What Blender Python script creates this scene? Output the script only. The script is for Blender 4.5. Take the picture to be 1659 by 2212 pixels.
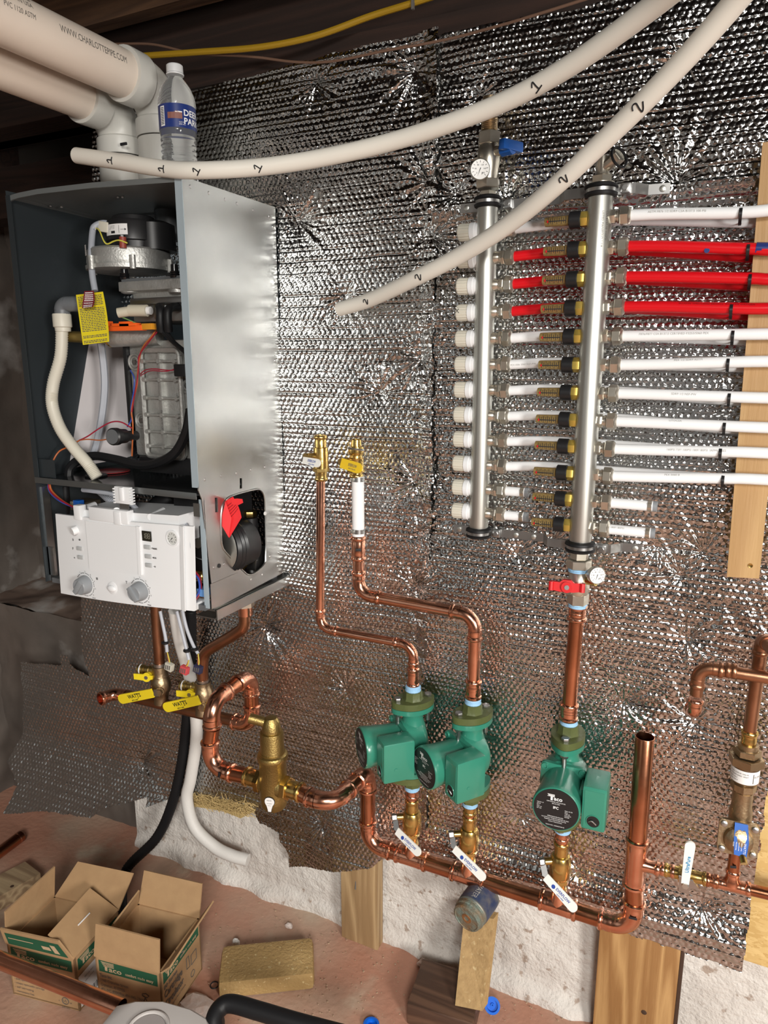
import bpy, bmesh, math, random
import numpy as np
from mathutils import Vector, Matrix
random.seed(7); rng = np.random.default_rng(7)
for o in list(bpy.data.objects): bpy.data.objects.remove(o)
scene = bpy.context.scene
col = scene.collection

# ---------------------------------------------------------------- camera, world, lights, exposure
FPX, IW, IH = 1534.0, 1659.0, 2212.0
PITCH, YAW = math.radians(12.05), math.radians(25.7)
CAM = Vector((0.0, -1.45, 1.51))
cam_d = bpy.data.cameras.new('camera'); cam = bpy.data.objects.new('camera', cam_d); col.objects.link(cam)
cam.location = CAM
cam.rotation_euler = (math.pi/2 - PITCH, 0, YAW)
cam_d.sensor_fit = 'VERTICAL'; cam_d.sensor_height = 24.0; cam_d.lens = 24.0*FPX/IH
cam_d.clip_start = 0.02
scene.camera = cam
world = bpy.data.worlds.new('world'); scene.world = world; world.use_nodes = True
world.node_tree.nodes['Background'].inputs[0].default_value = (0.75, 0.82, 1.0, 1)
world.node_tree.nodes['Background'].inputs[1].default_value = 0.02
vs = scene.view_settings
vs.view_transform = 'Standard'; vs.look = 'None'; vs.gamma = 1.0; vs.use_curve_mapping = False
vs.exposure = 0.45

def area_light(name, loc, target, size, power, color, sizey=None, spread=180):
    d = bpy.data.lights.new(name, 'AREA'); d.energy = power; d.color = color
    d.shape = 'RECTANGLE'; d.size = size; d.size_y = sizey or size; d.spread = math.radians(spread)
    o = bpy.data.objects.new(name, d); col.objects.link(o); o.location = loc
    v = Vector(target) - Vector(loc); o.rotation_euler = v.to_track_quat('-Z', 'Y').to_euler()
    return o
area_light('work_lamp_right', (1.8, -2.15, 1.38), (-0.3, 0.0, 0.3), 0.55, 27, (1.0, 0.965, 0.91), spread=125)
area_light('window_daylight', (-2.0, -2.8, 1.30), (-0.75, 0.0, 0.7), 1.8, 2.2, (0.95, 1.0, 0.98), 1.7, spread=150)
area_light('ceiling_lamp', (0.8, -2.9, 2.22), (-1.35, -0.3, 0.0), 0.7, 43, (1.0, 0.97, 0.92), spread=130)

# pixel of the photograph -> point of the room (F forward, R right, U up)
_sy, _cy, _sp, _cp = math.sin(YAW), math.cos(YAW), math.sin(PITCH), math.cos(PITCH)
_F = Vector((-_sy*_cp, _cy*_cp, -_sp)); _R = Vector((_cy, _sy, 0)); _U = Vector((-_sy*_sp, _cy*_sp, _cp))
def ray(u, v): return _F + _R*((u-829.5)/FPX) - _U*((v-1106.0)/FPX)
def A(u, v, off):                     # at distance off in front of the wall
    d = ray(u, v); return CAM + d*((-off - CAM.y)/d.y)
def Zp(u, v, z=0.0):                  # at height z
    d = ray(u, v); return CAM + d*((z - CAM.z)/d.z)
def Xp(u, v, x):
    d = ray(u, v); return CAM + d*((x - CAM.x)/d.x)

# ---------------------------------------------------------------- materials
MATS = {}
def mat(name, color, rough=0.5, metal=0.0, var=None, vscale=20.0, bump=0.0, bscale=80.0, trans=0.0, ior=1.45,
        sss=0.0, emit=None, spec=None, stretch=(1, 1, 1), coat=0.0, detail=4.0, rvar=0.0, vlo=0.35, vhi=0.7, spots=None, alpha=1.0):
    if name in MATS: return MATS[name]
    m = bpy.data.materials.new(name); m.use_nodes = True; nt = m.node_tree; N = nt.nodes; L = nt.links
    b = N['Principled BSDF']
    b.inputs['Base Color'].default_value = (*color, 1); b.inputs['Roughness'].default_value = rough
    b.inputs['Metallic'].default_value = metal; b.inputs['IOR'].default_value = ior
    if trans: b.inputs['Transmission Weight'].default_value = trans
    if alpha < 1: b.inputs['Alpha'].default_value = alpha
    if sss:
        b.inputs['Subsurface Weight'].default_value = sss; b.inputs['Subsurface Radius'].default_value = (0.01, 0.01, 0.01)
    if coat: b.inputs['Coat Weight'].default_value = coat; b.inputs['Coat Roughness'].default_value = 0.1
    if spec is not None: b.inputs['Specular IOR Level'].default_value = spec
    if emit: b.inputs['Emission Color'].default_value = (*emit[0], 1); b.inputs['Emission Strength'].default_value = emit[1]
    if var or bump or rvar or spots:
        tc = N.new('ShaderNodeTexCoord'); mp = N.new('ShaderNodeMapping'); mp.inputs['Scale'].default_value = stretch
        L.new(tc.outputs['Object'], mp.inputs['Vector'])
        def noise(sc, det=detail):
            n = N.new('ShaderNodeTexNoise'); n.inputs['Scale'].default_value = sc; n.inputs['Detail'].default_value = det
            L.new(mp.outputs[0], n.inputs['Vector']); return n
        if var:
            n = noise(vscale); r = N.new('ShaderNodeValToRGB'); r.color_ramp.elements[0].position = vlo; r.color_ramp.elements[1].position = vhi
            r.color_ramp.elements[0].color = (*color, 1); r.color_ramp.elements[1].color = (*var, 1)
            L.new(n.outputs['Fac'], r.inputs[0]); src = r.outputs[0]
            if spots:
                n2 = noise(spots[1], 6.0); r2 = N.new('ShaderNodeValToRGB'); r2.color_ramp.elements[0].position = spots[2]; r2.color_ramp.elements[1].position = spots[2]+spots[3]
                mx = N.new('ShaderNodeMix'); mx.data_type = 'RGBA'; L.new(n2.outputs['Fac'], r2.inputs[0]); L.new(r2.outputs[0], mx.inputs['Factor'])
                L.new(src, mx.inputs['A']); mx.inputs['B'].default_value = (*spots[0], 1); src = mx.outputs['Result']
            L.new(src, b.inputs['Base Color'])
        if rvar:
            n = noise(vscale*1.7); mr = N.new('ShaderNodeMapRange'); mr.inputs['To Min'].default_value = max(0.02, rough-rvar); mr.inputs['To Max'].default_value = rough+rvar
            L.new(n.outputs['Fac'], mr.inputs['Value']); L.new(mr.outputs[0], b.inputs['Roughness'])
        if bump:
            n = noise(bscale, 6.0); bp = N.new('ShaderNodeBump'); bp.inputs['Strength'].default_value = bump; bp.inputs['Distance'].default_value = 0.004
            L.new(n.outputs['Fac'], bp.inputs['Height']); L.new(bp.outputs[0], b.inputs['Normal'])
    MATS[name] = m; return m

def wood(name, light, dark, scale=7.0, axis=2, rough=0.65, knots=True):
    m = bpy.data.materials.new(name); m.use_nodes = True; nt = m.node_tree; N = nt.nodes; L = nt.links; b = N['Principled BSDF']
    tc = N.new('ShaderNodeTexCoord'); mp = N.new('ShaderNodeMapping'); s = [13.0, 13.0, 13.0]; s[axis] = 0.7; mp.inputs['Scale'].default_value = s
    L.new(tc.outputs['Object'], mp.inputs['Vector'])
    n1 = N.new('ShaderNodeTexNoise'); n1.inputs['Scale'].default_value = 1.2; n1.inputs['Detail'].default_value = 2; L.new(mp.outputs[0], n1.inputs['Vector'])
    mul = N.new('ShaderNodeMath'); mul.operation = 'MULTIPLY'; mul.inputs[1].default_value = scale*2.2; L.new(n1.outputs['Fac'], mul.inputs[0])
    fr = N.new('ShaderNodeMath'); fr.operation = 'PINGPONG'; fr.inputs[1].default_value = 1.0; L.new(mul.outputs[0], fr.inputs[0])
    n2 = N.new('ShaderNodeTexNoise'); n2.inputs['Scale'].default_value = 30; n2.inputs['Detail'].default_value = 5; L.new(mp.outputs[0], n2.inputs['Vector'])
    ad = N.new('ShaderNodeMath'); ad.operation = 'MULTIPLY_ADD'; ad.inputs[1].default_value = 0.5; L.new(n2.outputs['Fac'], ad.inputs[0]); L.new(fr.outputs[0], ad.inputs[2])
    r = N.new('ShaderNodeValToRGB'); r.color_ramp.elements[0].position = 0.3; r.color_ramp.elements[1].position = 1.25
    r.color_ramp.elements[0].color = (*light, 1); r.color_ramp.elements[1].color = (*dark, 1); L.new(ad.outputs[0], r.inputs[0]); L.new(r.outputs[0], b.inputs['Base Color'])
    b.inputs['Roughness'].default_value = rough
    bp = N.new('ShaderNodeBump'); bp.inputs['Strength'].default_value = 0.25; bp.inputs['Distance'].default_value = 0.003; L.new(ad.outputs[0], bp.inputs['Height']); L.new(bp.outputs[0], b.inputs['Normal'])
    MATS[name] = m; return m

M = {}
M['copper'] = mat('copper', (0.58, 0.25, 0.14), 0.24, 1.0, var=(0.40, 0.165, 0.085), vscale=14, bump=0.05, bscale=60, rvar=0.07)
M['copper_new'] = mat('copper_new', (0.80, 0.41, 0.28), 0.2, 1.0, var=(0.70, 0.33, 0.21), vscale=25, bump=0.06, bscale=70, rvar=0.05)
M['copper_dull'] = mat('copper_dull', (0.33, 0.155, 0.085), 0.36, 1.0, var=(0.44, 0.22, 0.13), vscale=16, bump=0.08, bscale=70)
M['copper_in'] = mat('copper_in', (0.30, 0.10, 0.06), 0.4, 1.0)
M['brass'] = mat('brass', (0.66, 0.46, 0.16), 0.25, 1.0, var=(0.55, 0.38, 0.13), vscale=30, bump=0.08, bscale=120)
M['brass_cast'] = mat('brass_cast', (0.40, 0.29, 0.105), 0.42, 1.0, var=(0.33, 0.24, 0.09), vscale=20, bump=0.25, bscale=260)
M['bronze'] = mat('bronze', (0.34, 0.25, 0.15), 0.4, 1.0, var=(0.42, 0.32, 0.2), vscale=24, bump=0.2, bscale=150)
M['nickel'] = mat('nickel', (0.64, 0.60, 0.52), 0.3, 0.9, var=(0.52, 0.48, 0.40), vscale=30)
M['steel'] = mat('steel', (0.60, 0.60, 0.56), 0.40, 1.0, stretch=(1, 1, 0.05), bump=0.05, bscale=200)
M['zinc'] = mat('zinc', (0.50, 0.50, 0.49), 0.32, 1.0, var=(0.42, 0.42, 0.42), vscale=30)
M['galv'] = mat('galv', (0.44, 0.445, 0.43), 0.32, 1.0, var=(0.39, 0.395, 0.39), vscale=9, bump=0.03, bscale=40, rvar=0.06)
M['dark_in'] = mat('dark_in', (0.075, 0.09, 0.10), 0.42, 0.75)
M['black'] = mat('black', (0.012, 0.012, 0.013), 0.38)
M['black_rubber'] = mat('black_rubber', (0.009, 0.009, 0.010), 0.5, spec=0.3)
M['black_gloss'] = mat('black_gloss', (0.008, 0.008, 0.009), 0.15)
M['white_plastic'] = mat('white_plastic', (0.74, 0.75, 0.76), 0.35, spec=0.4)
M['cream'] = mat('cream', (0.62, 0.59, 0.5), 0.42)
M['grey_plastic'] = mat('grey_plastic', (0.25, 0.265, 0.28), 0.4)
M['dark_grey'] = mat('dark_grey', (0.10, 0.105, 0.11), 0.45)
M['pvc'] = mat('pvc', (0.78, 0.68, 0.58), 0.4, var=(0.72, 0.62, 0.53), vscale=6)
M['pvc_white'] = mat('pvc_white', (0.56, 0.55, 0.51), 0.38)
M['pex'] = mat('pex', (0.72, 0.69, 0.62), 0.36, sss=0.0, spec=0.4)
M['pex_milk'] = mat('pex_milk', (0.82, 0.83, 0.84), 0.3, spec=0.4)
M['pex_red'] = mat('pex_red', (0.62, 0.006, 0.012), 0.28)
M['pex_blue'] = mat('pex_blue', (0.02, 0.035, 0.16), 0.3)
M['pump_green'] = mat('pump_green', (0.030, 0.20, 0.135), 0.3, var=(0.035, 0.215, 0.147), vscale=15, coat=0.3)
M['flange_green'] = mat('flange_green', (0.088, 0.105, 0.035), 0.4, var=(0.075, 0.092, 0.03), vscale=40, bump=0.15, bscale=140)
M['tape_blue'] = mat('tape_blue', (0.28, 0.50, 0.72), 0.55, bump=0.3, bscale=300)
M['yellow'] = mat('yellow', (0.80, 0.62, 0.02), 0.4)
M['lever_white'] = mat('lever_white', (0.78, 0.78, 0.74), 0.35)
M['lever_yellow'] = mat('lever_yellow', (0.75, 0.50, 0.02), 0.4)
M['red'] = mat('red', (0.55, 0.012, 0.015), 0.35)
M['red_tag'] = mat('red_tag', (0.75, 0.025, 0.03), 0.5)
M['blue'] = mat('blue', (0.01, 0.10, 0.42), 0.35)
M['orange'] = mat('orange', (0.85, 0.12, 0.015), 0.4)
M['ink'] = mat('ink', (0.012, 0.012, 0.014), 0.6)
M['ink_grey'] = mat('ink_grey', (0.12, 0.11, 0.10), 0.7)
M['ink_faint'] = mat('ink_faint', (0.36, 0.35, 0.33), 0.6)
M['ink_red'] = mat('ink_red', (0.22, 0.004, 0.006), 0.6)
M['ink_blue'] = mat('ink_blue', (0.02, 0.06, 0.32), 0.6)
M['ink_white'] = mat('ink_white', (0.8, 0.8, 0.8), 0.6)
M['ink_tan'] = mat('ink_tan', (0.50, 0.36, 0.22), 0.8)
M['paper'] = mat('paper', (0.72, 0.71, 0.70), 0.8)
M['cardboard'] = mat('cardboard', (0.40, 0.25, 0.125), 0.85, var=(0.36, 0.22, 0.11), vscale=30, bump=0.1, bscale=90)
M['box_green'] = mat('box_green', (0.012, 0.085, 0.04), 0.75)
M['cast_alu'] = mat('cast_alu', (0.50, 0.50, 0.48), 0.45, 0.7, var=(0.40, 0.40, 0.38), vscale=40, bump=0.25, bscale=200)
M['glass_meter'] = mat('glass_meter', (0.42, 0.30, 0.12), 0.12, trans=0.55, ior=1.3)
M['dial'] = mat('dial', (0.8, 0.8, 0.78), 0.5)

# ---------------------------------------------------------------- mesh builder
class MB:
    def __init__(s): s.v = []; s.f = []
    def add(s, vs_, fs_):
        n = len(s.v); s.v.extend([tuple(p) for p in vs_]); s.f.extend([tuple(i+n for i in f) for f in fs_]); return s
    def box(s, c, size, R=None, bev=0.0):
        c = Vector(c); hx, hy, hz = size[0]/2, size[1]/2, size[2]/2
        if bev <= 0:
            vs_ = [Vector((x, y, z)) for x in (-hx, hx) for y in (-hy, hy) for z in (-hz, hz)]
            fs_ = [(0,1,3,2), (4,6,7,5), (0,4,5,1), (2,3,7,6), (0,2,6,4), (1,5,7,3)]
        else:
            bm = bmesh.new(); bmesh.ops.create_cube(bm, size=1.0)
            for v in bm.verts: v.co = Vector((v.co.x*size[0], v.co.y*size[1], v.co.z*size[2]))
            bmesh.ops.bevel(bm, geom=list(bm.edges), offset=bev, segments=2, affect='EDGES', profile=0.6)
            bm.verts.index_update(); vs_ = [v.co.copy() for v in bm.verts]; fs_ = [[v.index for v in f.verts] for f in bm.faces]; bm.free()
        if R is not None: vs_ = [R @ v for v in vs_]
        return s.add([c+v for v in vs_], fs_)
    def frame(s, d):
        d = Vector(d).normalized(); a = Vector((0, 0, 1)) if abs(d.z) < 0.9 else Vector((1, 0, 0))
        x = a.cross(d).normalized(); y = d.cross(x); return x, y, d
    def lathe(s, p, d, prof, n=20, cap=True, rot=0.0, hole=False):
        """prof: list of (t along d, radius); closed rings, caps at both ends"""
        p = Vector(p); x, y, d = s.frame(d); vs_ = []; fs_ = []
        for (t, r) in prof:
            for k in range(n):
                a = 2*math.pi*k/n + rot; vs_.append(p + d*t + x*(r*math.cos(a)) + y*(r*math.sin(a)))
        for i in range(len(prof)-1):
            for k in range(n):
                k2 = (k+1) % n; fs_.append((i*n+k, i*n+k2, (i+1)*n+k2, (i+1)*n+k))
        if cap:
            fs_.append(tuple(reversed(range(n)))); m = (len(prof)-1)*n; fs_.append(tuple(range(m, m+n)))
        return s.add(vs_, fs_)
    def cyl(s, p0, p1, r, n=18, r1=None, cap=True, rot=0.0, bev=0.0):
        p0 = Vector(p0); d = Vector(p1)-p0; L_ = d.length; r1 = r if r1 is None else r1
        if bev > 0: prof = [(0, r-bev), (bev, r), (L_-bev, r1), (L_, r1-bev)]
        else: prof = [(0, r), (L_, r1)]
        return s.lathe(p0, d, prof, n, cap, rot)
    def tube(s, pts, r, n=12, cap=True):
        pts = [Vector(p) for p in pts]; m = len(pts); rr = r if isinstance(r, (list, tuple)) else [r]*m
        T = [(pts[min(i+1, m-1)]-pts[max(i-1, 0)]).normalized() for i in range(m)]
        x, y, _ = s.frame(T[0]); vs_ = []; fs_ = []
        for i in range(m):
            if i: x = (x - T[i]*x.dot(T[i])).normalized(); y = T[i].cross(x)
            for k in range(n):
                a = 2*math.pi*k/n; vs_.append(pts[i] + x*(rr[i]*math.cos(a)) + y*(rr[i]*math.sin(a)))
        for i in range(m-1):
            for k in range(n):
                k2 = (k+1) % n; fs_.append((i*n+k, i*n+k2, (i+1)*n+k2, (i+1)*n+k))
        if cap: fs_.append(tuple(reversed(range(n)))); fs_.append(tuple(range((m-1)*n, m*n)))
        return s.add(vs_, fs_)
    def torus(s, c, d, R, r, n=24, k=8):
        x, y, d = s.frame(d); c = Vector(c); vs_ = []; fs_ = []
        for i in range(n):
            a = 2*math.pi*i/n; e = x*math.cos(a)+y*math.sin(a)
            for j in range(k):
                b = 2*math.pi*j/k; vs_.append(c + e*(R+r*math.cos(b)) + d*(r*math.sin(b)))
        for i in range(n):
            for j in range(k):
                i2, j2 = (i+1) % n, (j+1) % k; fs_.append((i*k+j, i2*k+j, i2*k+j2, i*k+j2))
        return s.add(vs_, fs_)
    def sphere(s, c, r, n=12, sc=(1, 1, 1)):
        c = Vector(c); m = n//2; vs_ = [c+Vector((0, 0, r*sc[2]))]; fs_ = []
        for i in range(1, m):
            t = math.pi*i/m
            for k in range(n):
                a = 2*math.pi*k/n; vs_.append(c + Vector((r*sc[0]*math.sin(t)*math.cos(a), r*sc[1]*math.sin(t)*math.sin(a), r*sc[2]*math.cos(t))))
        vs_.append(c-Vector((0, 0, r*sc[2]))); last = len(vs_)-1
        for k in range(n): fs_.append((0, 1+k, 1+(k+1) % n)); fs_.append((last, 1+(m-2)*n+(k+1) % n, 1+(m-2)*n+k))
        for i in range(m-2):
            for k in range(n):
                k2 = (k+1) % n; fs_.append((1+i*n+k, 1+(i+1)*n+k, 1+(i+1)*n+k2, 1+i*n+k2))
        return s.add(vs_, fs_)
    def prism(s, pts, ext):
        """planar polygon pts extruded by vector ext"""
        pts = [Vector(p) for p in pts]; n = len(pts); e = Vector(ext)
        return s.add(pts+[p+e for p in pts], [tuple(reversed(range(n))), tuple(range(n, 2*n))]+[(i, (i+1) % n, n+(i+1) % n, n+i) for i in range(n)])
    def build(s, name, material, parent=None, local=False, smooth=True, angle=0.6):
        o0 = Vector((0, 0, 0)) if local else origin_of(parent)
        me = bpy.data.meshes.new(name)
        if local or o0.length == 0: me.from_pydata(s.v, [], s.f)
        else: me.from_pydata([(v[0]-o0.x, v[1]-o0.y, v[2]-o0.z) for v in s.v], [], s.f)
        me.update(); bm = bmesh.new(); bm.from_mesh(me); bmesh.ops.recalc_face_normals(bm, faces=bm.faces); bm.to_mesh(me); bm.free()
        if smooth:
            me.polygons.foreach_set('use_smooth', [True]*len(me.polygons))
            me.set_sharp_from_angle(angle=angle)
        me.materials.append(material if not isinstance(material, str) else M[material])
        o = bpy.data.objects.new(name, me); col.objects.link(o)
        if parent is not None: o.parent = parent
        return o
ORG = {}
def origin_of(p):
    if p is None: return Vector((0, 0, 0))
    q = p
    while q.parent is not None: q = q.parent
    return ORG.get(q.name, Vector((0, 0, 0)))
def tag(o, label=None, cat=None, group=None, kind=None):
    if label: o['label'] = label
    if cat: o['category'] = cat
    if group: o['group'] = group
    if kind: o['kind'] = kind
    return o
def thing(name, label, cat, loc=(0, 0, 0), rz=0.0, group=None):
    o = bpy.data.objects.new(name, None); col.objects.link(o); o.location = loc; o.rotation_euler = (0, 0, rz)
    o.empty_display_size = 0.05; ORG[o.name] = Vector(loc); return tag(o, label, cat, group)
def struct(o): o['kind'] = 'structure'; return o
def copy_tree(o, parent=None):
    c = o.copy(); col.objects.link(c); c.parent = parent
    for ch in list(o.children): copy_tree(ch, c)
    return c

# flat print: text as thin geometry, mapped by fn(x, y, h) -> point
_txt = {}
def text_polys(s, spacing=1.0, bold=False):
    key = (s, spacing, bold)
    if key in _txt: return _txt[key]
    cu = bpy.data.curves.new('t', 'FONT'); cu.body = s; cu.size = 1.0; cu.space_character = spacing; cu.resolution_u = 2; cu.fill_mode = 'FRONT'
    if bold: cu.offset = 0.02
    ob = bpy.data.objects.new('t', cu); col.objects.link(ob)
    me = bpy.data.meshes.new_from_object(ob.evaluated_get(bpy.context.evaluated_depsgraph_get()))
    vs_ = [v.co.copy() for v in me.vertices]; fs_ = [tuple(p.vertices) for p in me.polygons]
    bpy.data.objects.remove(ob); bpy.data.curves.remove(cu); bpy.data.meshes.remove(me)
    w = max((v.x for v in vs_), default=0.0); _txt[key] = (vs_, fs_, w); return _txt[key]
def text(mb, s, size, fn, x0=0.0, y0=0.0, align='L', width=None, spacing=1.0, bold=False):
    vs_, fs_, w = text_polys(s, spacing, bold)
    if not vs_: return mb
    sx = size if width is None else width/w
    dx = x0 - (w*sx/2 if align == 'C' else (w*sx if align == 'R' else 0))
    return mb.add([fn(v.x*sx+dx, v.y*size+y0) for v in vs_], fs_)
def planefn(o, ux, uy, lift=0.0006):
    o = Vector(o); ux = Vector(ux).normalized(); uy = Vector(uy); uy = (uy-ux*uy.dot(ux)).normalized(); n = ux.cross(uy)
    return lambda x, y: o + ux*x + uy*y + n*lift
def quad(mb, fn, x0, y0, x1, y1, nx=1, ny=1):
    vs_ = []; fs_ = []
    for j in range(ny+1):
        for i in range(nx+1): vs_.append(fn(x0+(x1-x0)*i/nx, y0+(y1-y0)*j/ny))
    for j in range(ny):
        for i in range(nx): a = j*(nx+1)+i; fs_.append((a, a+1, a+nx+2, a+nx+1))
    return mb.add(vs_, fs_)
def bez(p, n=24):
    """Catmull-Rom through points"""
    p = [Vector(q) for q in p]; P = [p[0]*2-p[1]]+p+[p[-1]*2-p[-2]]; out = []
    for i in range(1, len(P)-2):
        for k in range(n):
            t = k/n; a, b, c, d = P[i-1], P[i], P[i+1], P[i+2]
            out.append(0.5*((2*b)+(c-a)*t+(2*a-5*b+4*c-d)*t*t+(3*b-a-3*c+d)*t**3))
    out.append(P[-2]); return out
# ---------------------------------------------------------------- the room
def vnoise(shape_xy, seed):
    """smooth value noise sampler on arrays"""
    r = np.random.default_rng(seed); G = r.random((257, 257))
    def fn(x, y):
        xi = np.floor(x).astype(int); yi = np.floor(y).astype(int); fx = x-xi; fy = y-yi
        fx = fx*fx*(3-2*fx); fy = fy*fy*(3-2*fy); a = xi % 256; b = yi % 256; a1 = (a+1) % 256; b1 = (b+1) % 256
        return (G[b, a]*(1-fx)+G[b, a1]*fx)*(1-fy)+(G[b1, a]*(1-fx)+G[b1, a1]*fx)*fy - 0.5
    return fn
def grid_mesh(name, material, P, mask=None, parent=None, smooth=True):
    """P: (ny, nx, 3) array; mask: (ny-1, nx-1) kept cells"""
    ny, nx, _ = P.shape; idx = np.arange(ny*nx).reshape(ny, nx)
    q = np.stack([idx[:-1, :-1], idx[:-1, 1:], idx[1:, 1:], idx[1:, :-1]], -1)
    q = q[mask] if mask is not None else q.reshape(-1, 4)
    used = np.unique(q); remap = np.zeros(ny*nx, int); remap[used] = np.arange(len(used))
    co = P.reshape(-1, 3)[used].astype(np.float32); q = remap[q].astype(np.int32)
    if parent is not None: co = co - np.array(origin_of(parent), np.float32)
    me = bpy.data.meshes.new(name); me.vertices.add(len(co)); me.vertices.foreach_set('co', co.ravel())
    me.loops.add(q.size); me.loops.foreach_set('vertex_index', q.ravel())
    me.polygons.add(len(q)); me.polygons.foreach_set('loop_start', np.arange(0, q.size, 4, dtype=np.int32))
    me.polygons.foreach_set('use_smooth', np.ones(len(q), bool)); me.update(calc_edges=True); me.validate()
    me.materials.append(M[material] if isinstance(material, str) else material)
    o = bpy.data.objects.new(name, me); col.objects.link(o)
    if parent is not None: o.parent = parent
    return o

M['floor'] = mat('floor_paint', (0.43, 0.215, 0.145), 0.62, var=(0.44, 0.33, 0.245), vscale=2.6, bump=0.5, bscale=60, vlo=0.42, vhi=0.66, spots=((0.50, 0.40, 0.30), 7.0, 0.58, 0.16), rvar=0.1)
M['wall_white'] = mat('wall_white', (0.62, 0.59, 0.55), 0.8, var=(0.52, 0.48, 0.44), vscale=7, bump=1.0, bscale=130, spots=((0.34, 0.27, 0.22), 38.0, 0.62, 0.07))
M['wall_grey'] = mat('wall_grey', (0.085, 0.072, 0.062), 0.85, var=(0.13, 0.105, 0.088), vscale=4, bump=0.6, bscale=18, spots=((0.34, 0.32, 0.30), 3.2, 0.60, 0.1))
M['wall_brown'] = mat('wall_brown', (0.11, 0.068, 0.05), 0.85, var=(0.19, 0.14, 0.11), vscale=5, bump=0.6, bscale=20, spots=((0.32, 0.30, 0.28), 5.0, 0.58, 0.12))
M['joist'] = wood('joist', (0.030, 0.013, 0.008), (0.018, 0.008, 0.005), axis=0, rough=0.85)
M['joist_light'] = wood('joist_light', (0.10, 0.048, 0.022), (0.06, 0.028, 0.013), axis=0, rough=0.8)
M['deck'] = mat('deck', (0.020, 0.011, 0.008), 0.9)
M['room_wall'] = mat('room_wall', (0.30, 0.27, 0.235), 0.8, bump=0.3, bscale=30)

XL, XWE = -2.27, -1.575
# floor: fine undulating grid
nx, ny = 170, 150
gx = np.linspace(-2.9, 2.9, nx); gy = np.linspace(-4.4, 0.6, ny); GX, GY = np.meshgrid(gx, gy)
n1 = vnoise(None, 1); n2 = vnoise(None, 2)
GZ = n1(GX*5, GY*5)*0.006 + n2(GX*17, GY*17)*0.0035
struct(grid_mesh('floor', 'floor', np.stack([GX, GY, GZ], -1)))
# white parged back wall, its base stepping out in a low rough footing
zz = np.concatenate([np.linspace(-0.01, 0.42, 96), np.linspace(0.45, 2.13, 40)]); xx = np.linspace(XWE, 1.6, 500)
WX, WZ = np.meshgrid(xx, zz)
WX = np.where(WZ > 0.45, -1.42+(WX-XWE)*(1.6+1.42)/(1.6-XWE), WX)
n3, n4, n5 = vnoise(None, 3), vnoise(None, 4), vnoise(None, 5)
WY = 0.012 + n3(WX*9+3, WZ*9)*0.012 + n4(WX*60, WZ*60)*0.0035 + n5(WX*130, WZ*130)*0.002
foot = 1/(1+np.exp((WZ-0.03-0.03*n3(WX*7, WZ*0+4.2))/0.006)); WY -= foot*(0.022+0.02*n4(WX*14, WZ*3))
o = grid_mesh('wall_back', 'wall_white', np.stack([WX, WY, WZ], -1)); struct(o)
mb = MB(); mb.box((XWE+0.006, 0.17, 0.21), (0.012, 0.32, 0.44)); mb.build('wall_end', 'wall_white', o)
# dark foundation left of the white wall: set-back upper wall, bench, left wall with ledges
mb = MB(); mb.box((-1.92, 0.33, 1.2), (0.75, 0.06, 2.6)); wl = struct(mb.build('wall_recess', 'wall_grey'))
def rough_slab(name, material, P0, U_, V_, nu, nv, amp, sc, seed, parent=None):
    P0, U_, V_ = np.array(P0), np.array(U_), np.array(V_); n = np.cross(U_, V_); n = n/np.linalg.norm(n)
    uu, vv = np.meshgrid(np.linspace(0, 1, nu), np.linspace(0, 1, nv)); a = vnoise(None, seed); b = vnoise(None, seed+50)
    lu, lv = np.linalg.norm(U_), np.linalg.norm(V_)
    d = a(uu*lu*sc, vv*lv*sc)*amp + b(uu*lu*sc*4, vv*lv*sc*4)*amp*0.35
    return grid_mesh(name, material, P0+uu[..., None]*U_+vv[..., None]*V_+d[..., None]*n, parent=parent)
ZB = 0.70
rough_slab('bench_top', 'wall_brown', (XL-0.02, 0.06, ZB), (0.72, 0, 0), (0, 0.27, 0.012), 40, 20, 0.025, 9, 11, wl)
rough_slab('bench_face', 'wall_grey', (XL-0.02, 0.06, -0.02), (0.72, 0, 0), (0, 0, ZB+0.02), 40, 40, 0.025, 8, 12, wl)
w2 = struct(rough_slab('wall_left', 'wall_grey', (XL, -4.4, 0.63), (0, 4.75, 0), (0, 0, 1.6), 240, 90, 0.035, 6, 13))
rough_slab('ledge_top', 'wall_brown', (XL-0.03, -4.4, 0.46), (0, 4.75, 0), (0.07, 0, 0.19), 200, 8, 0.02, 7, 14, w2)
rough_slab('ledge_face', 'wall_grey', (XL+0.05, -4.4, -0.02), (0, 4.75, 0), (0, 0, 0.50), 240, 40, 0.03, 6, 15, w2)
# rear and right walls of the basement, behind the camera
mb = MB(); mb.box((0, -4.42, 1.2), (6, 0.06, 2.5)); struct(mb.build('wall_rear', 'room_wall'))
mb = MB(); mb.box((2.75, -2, 1.2), (0.06, 5, 2.5)); struct(mb.build('wall_right', 'room_wall'))
# ceiling: subfloor, rim and sill over the wall, joists parallel to it
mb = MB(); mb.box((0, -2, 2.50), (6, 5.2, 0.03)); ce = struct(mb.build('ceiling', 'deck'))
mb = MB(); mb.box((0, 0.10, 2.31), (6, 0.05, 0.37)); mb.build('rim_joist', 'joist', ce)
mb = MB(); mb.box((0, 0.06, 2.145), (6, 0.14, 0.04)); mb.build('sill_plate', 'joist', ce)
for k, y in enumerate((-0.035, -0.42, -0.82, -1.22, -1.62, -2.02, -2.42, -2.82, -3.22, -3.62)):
    mb = MB(); mb.box((0, y, 2.385), (6, 0.042, 0.20)); mb.build('joist', 'joist' if k else 'joist_light', ce)
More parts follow.
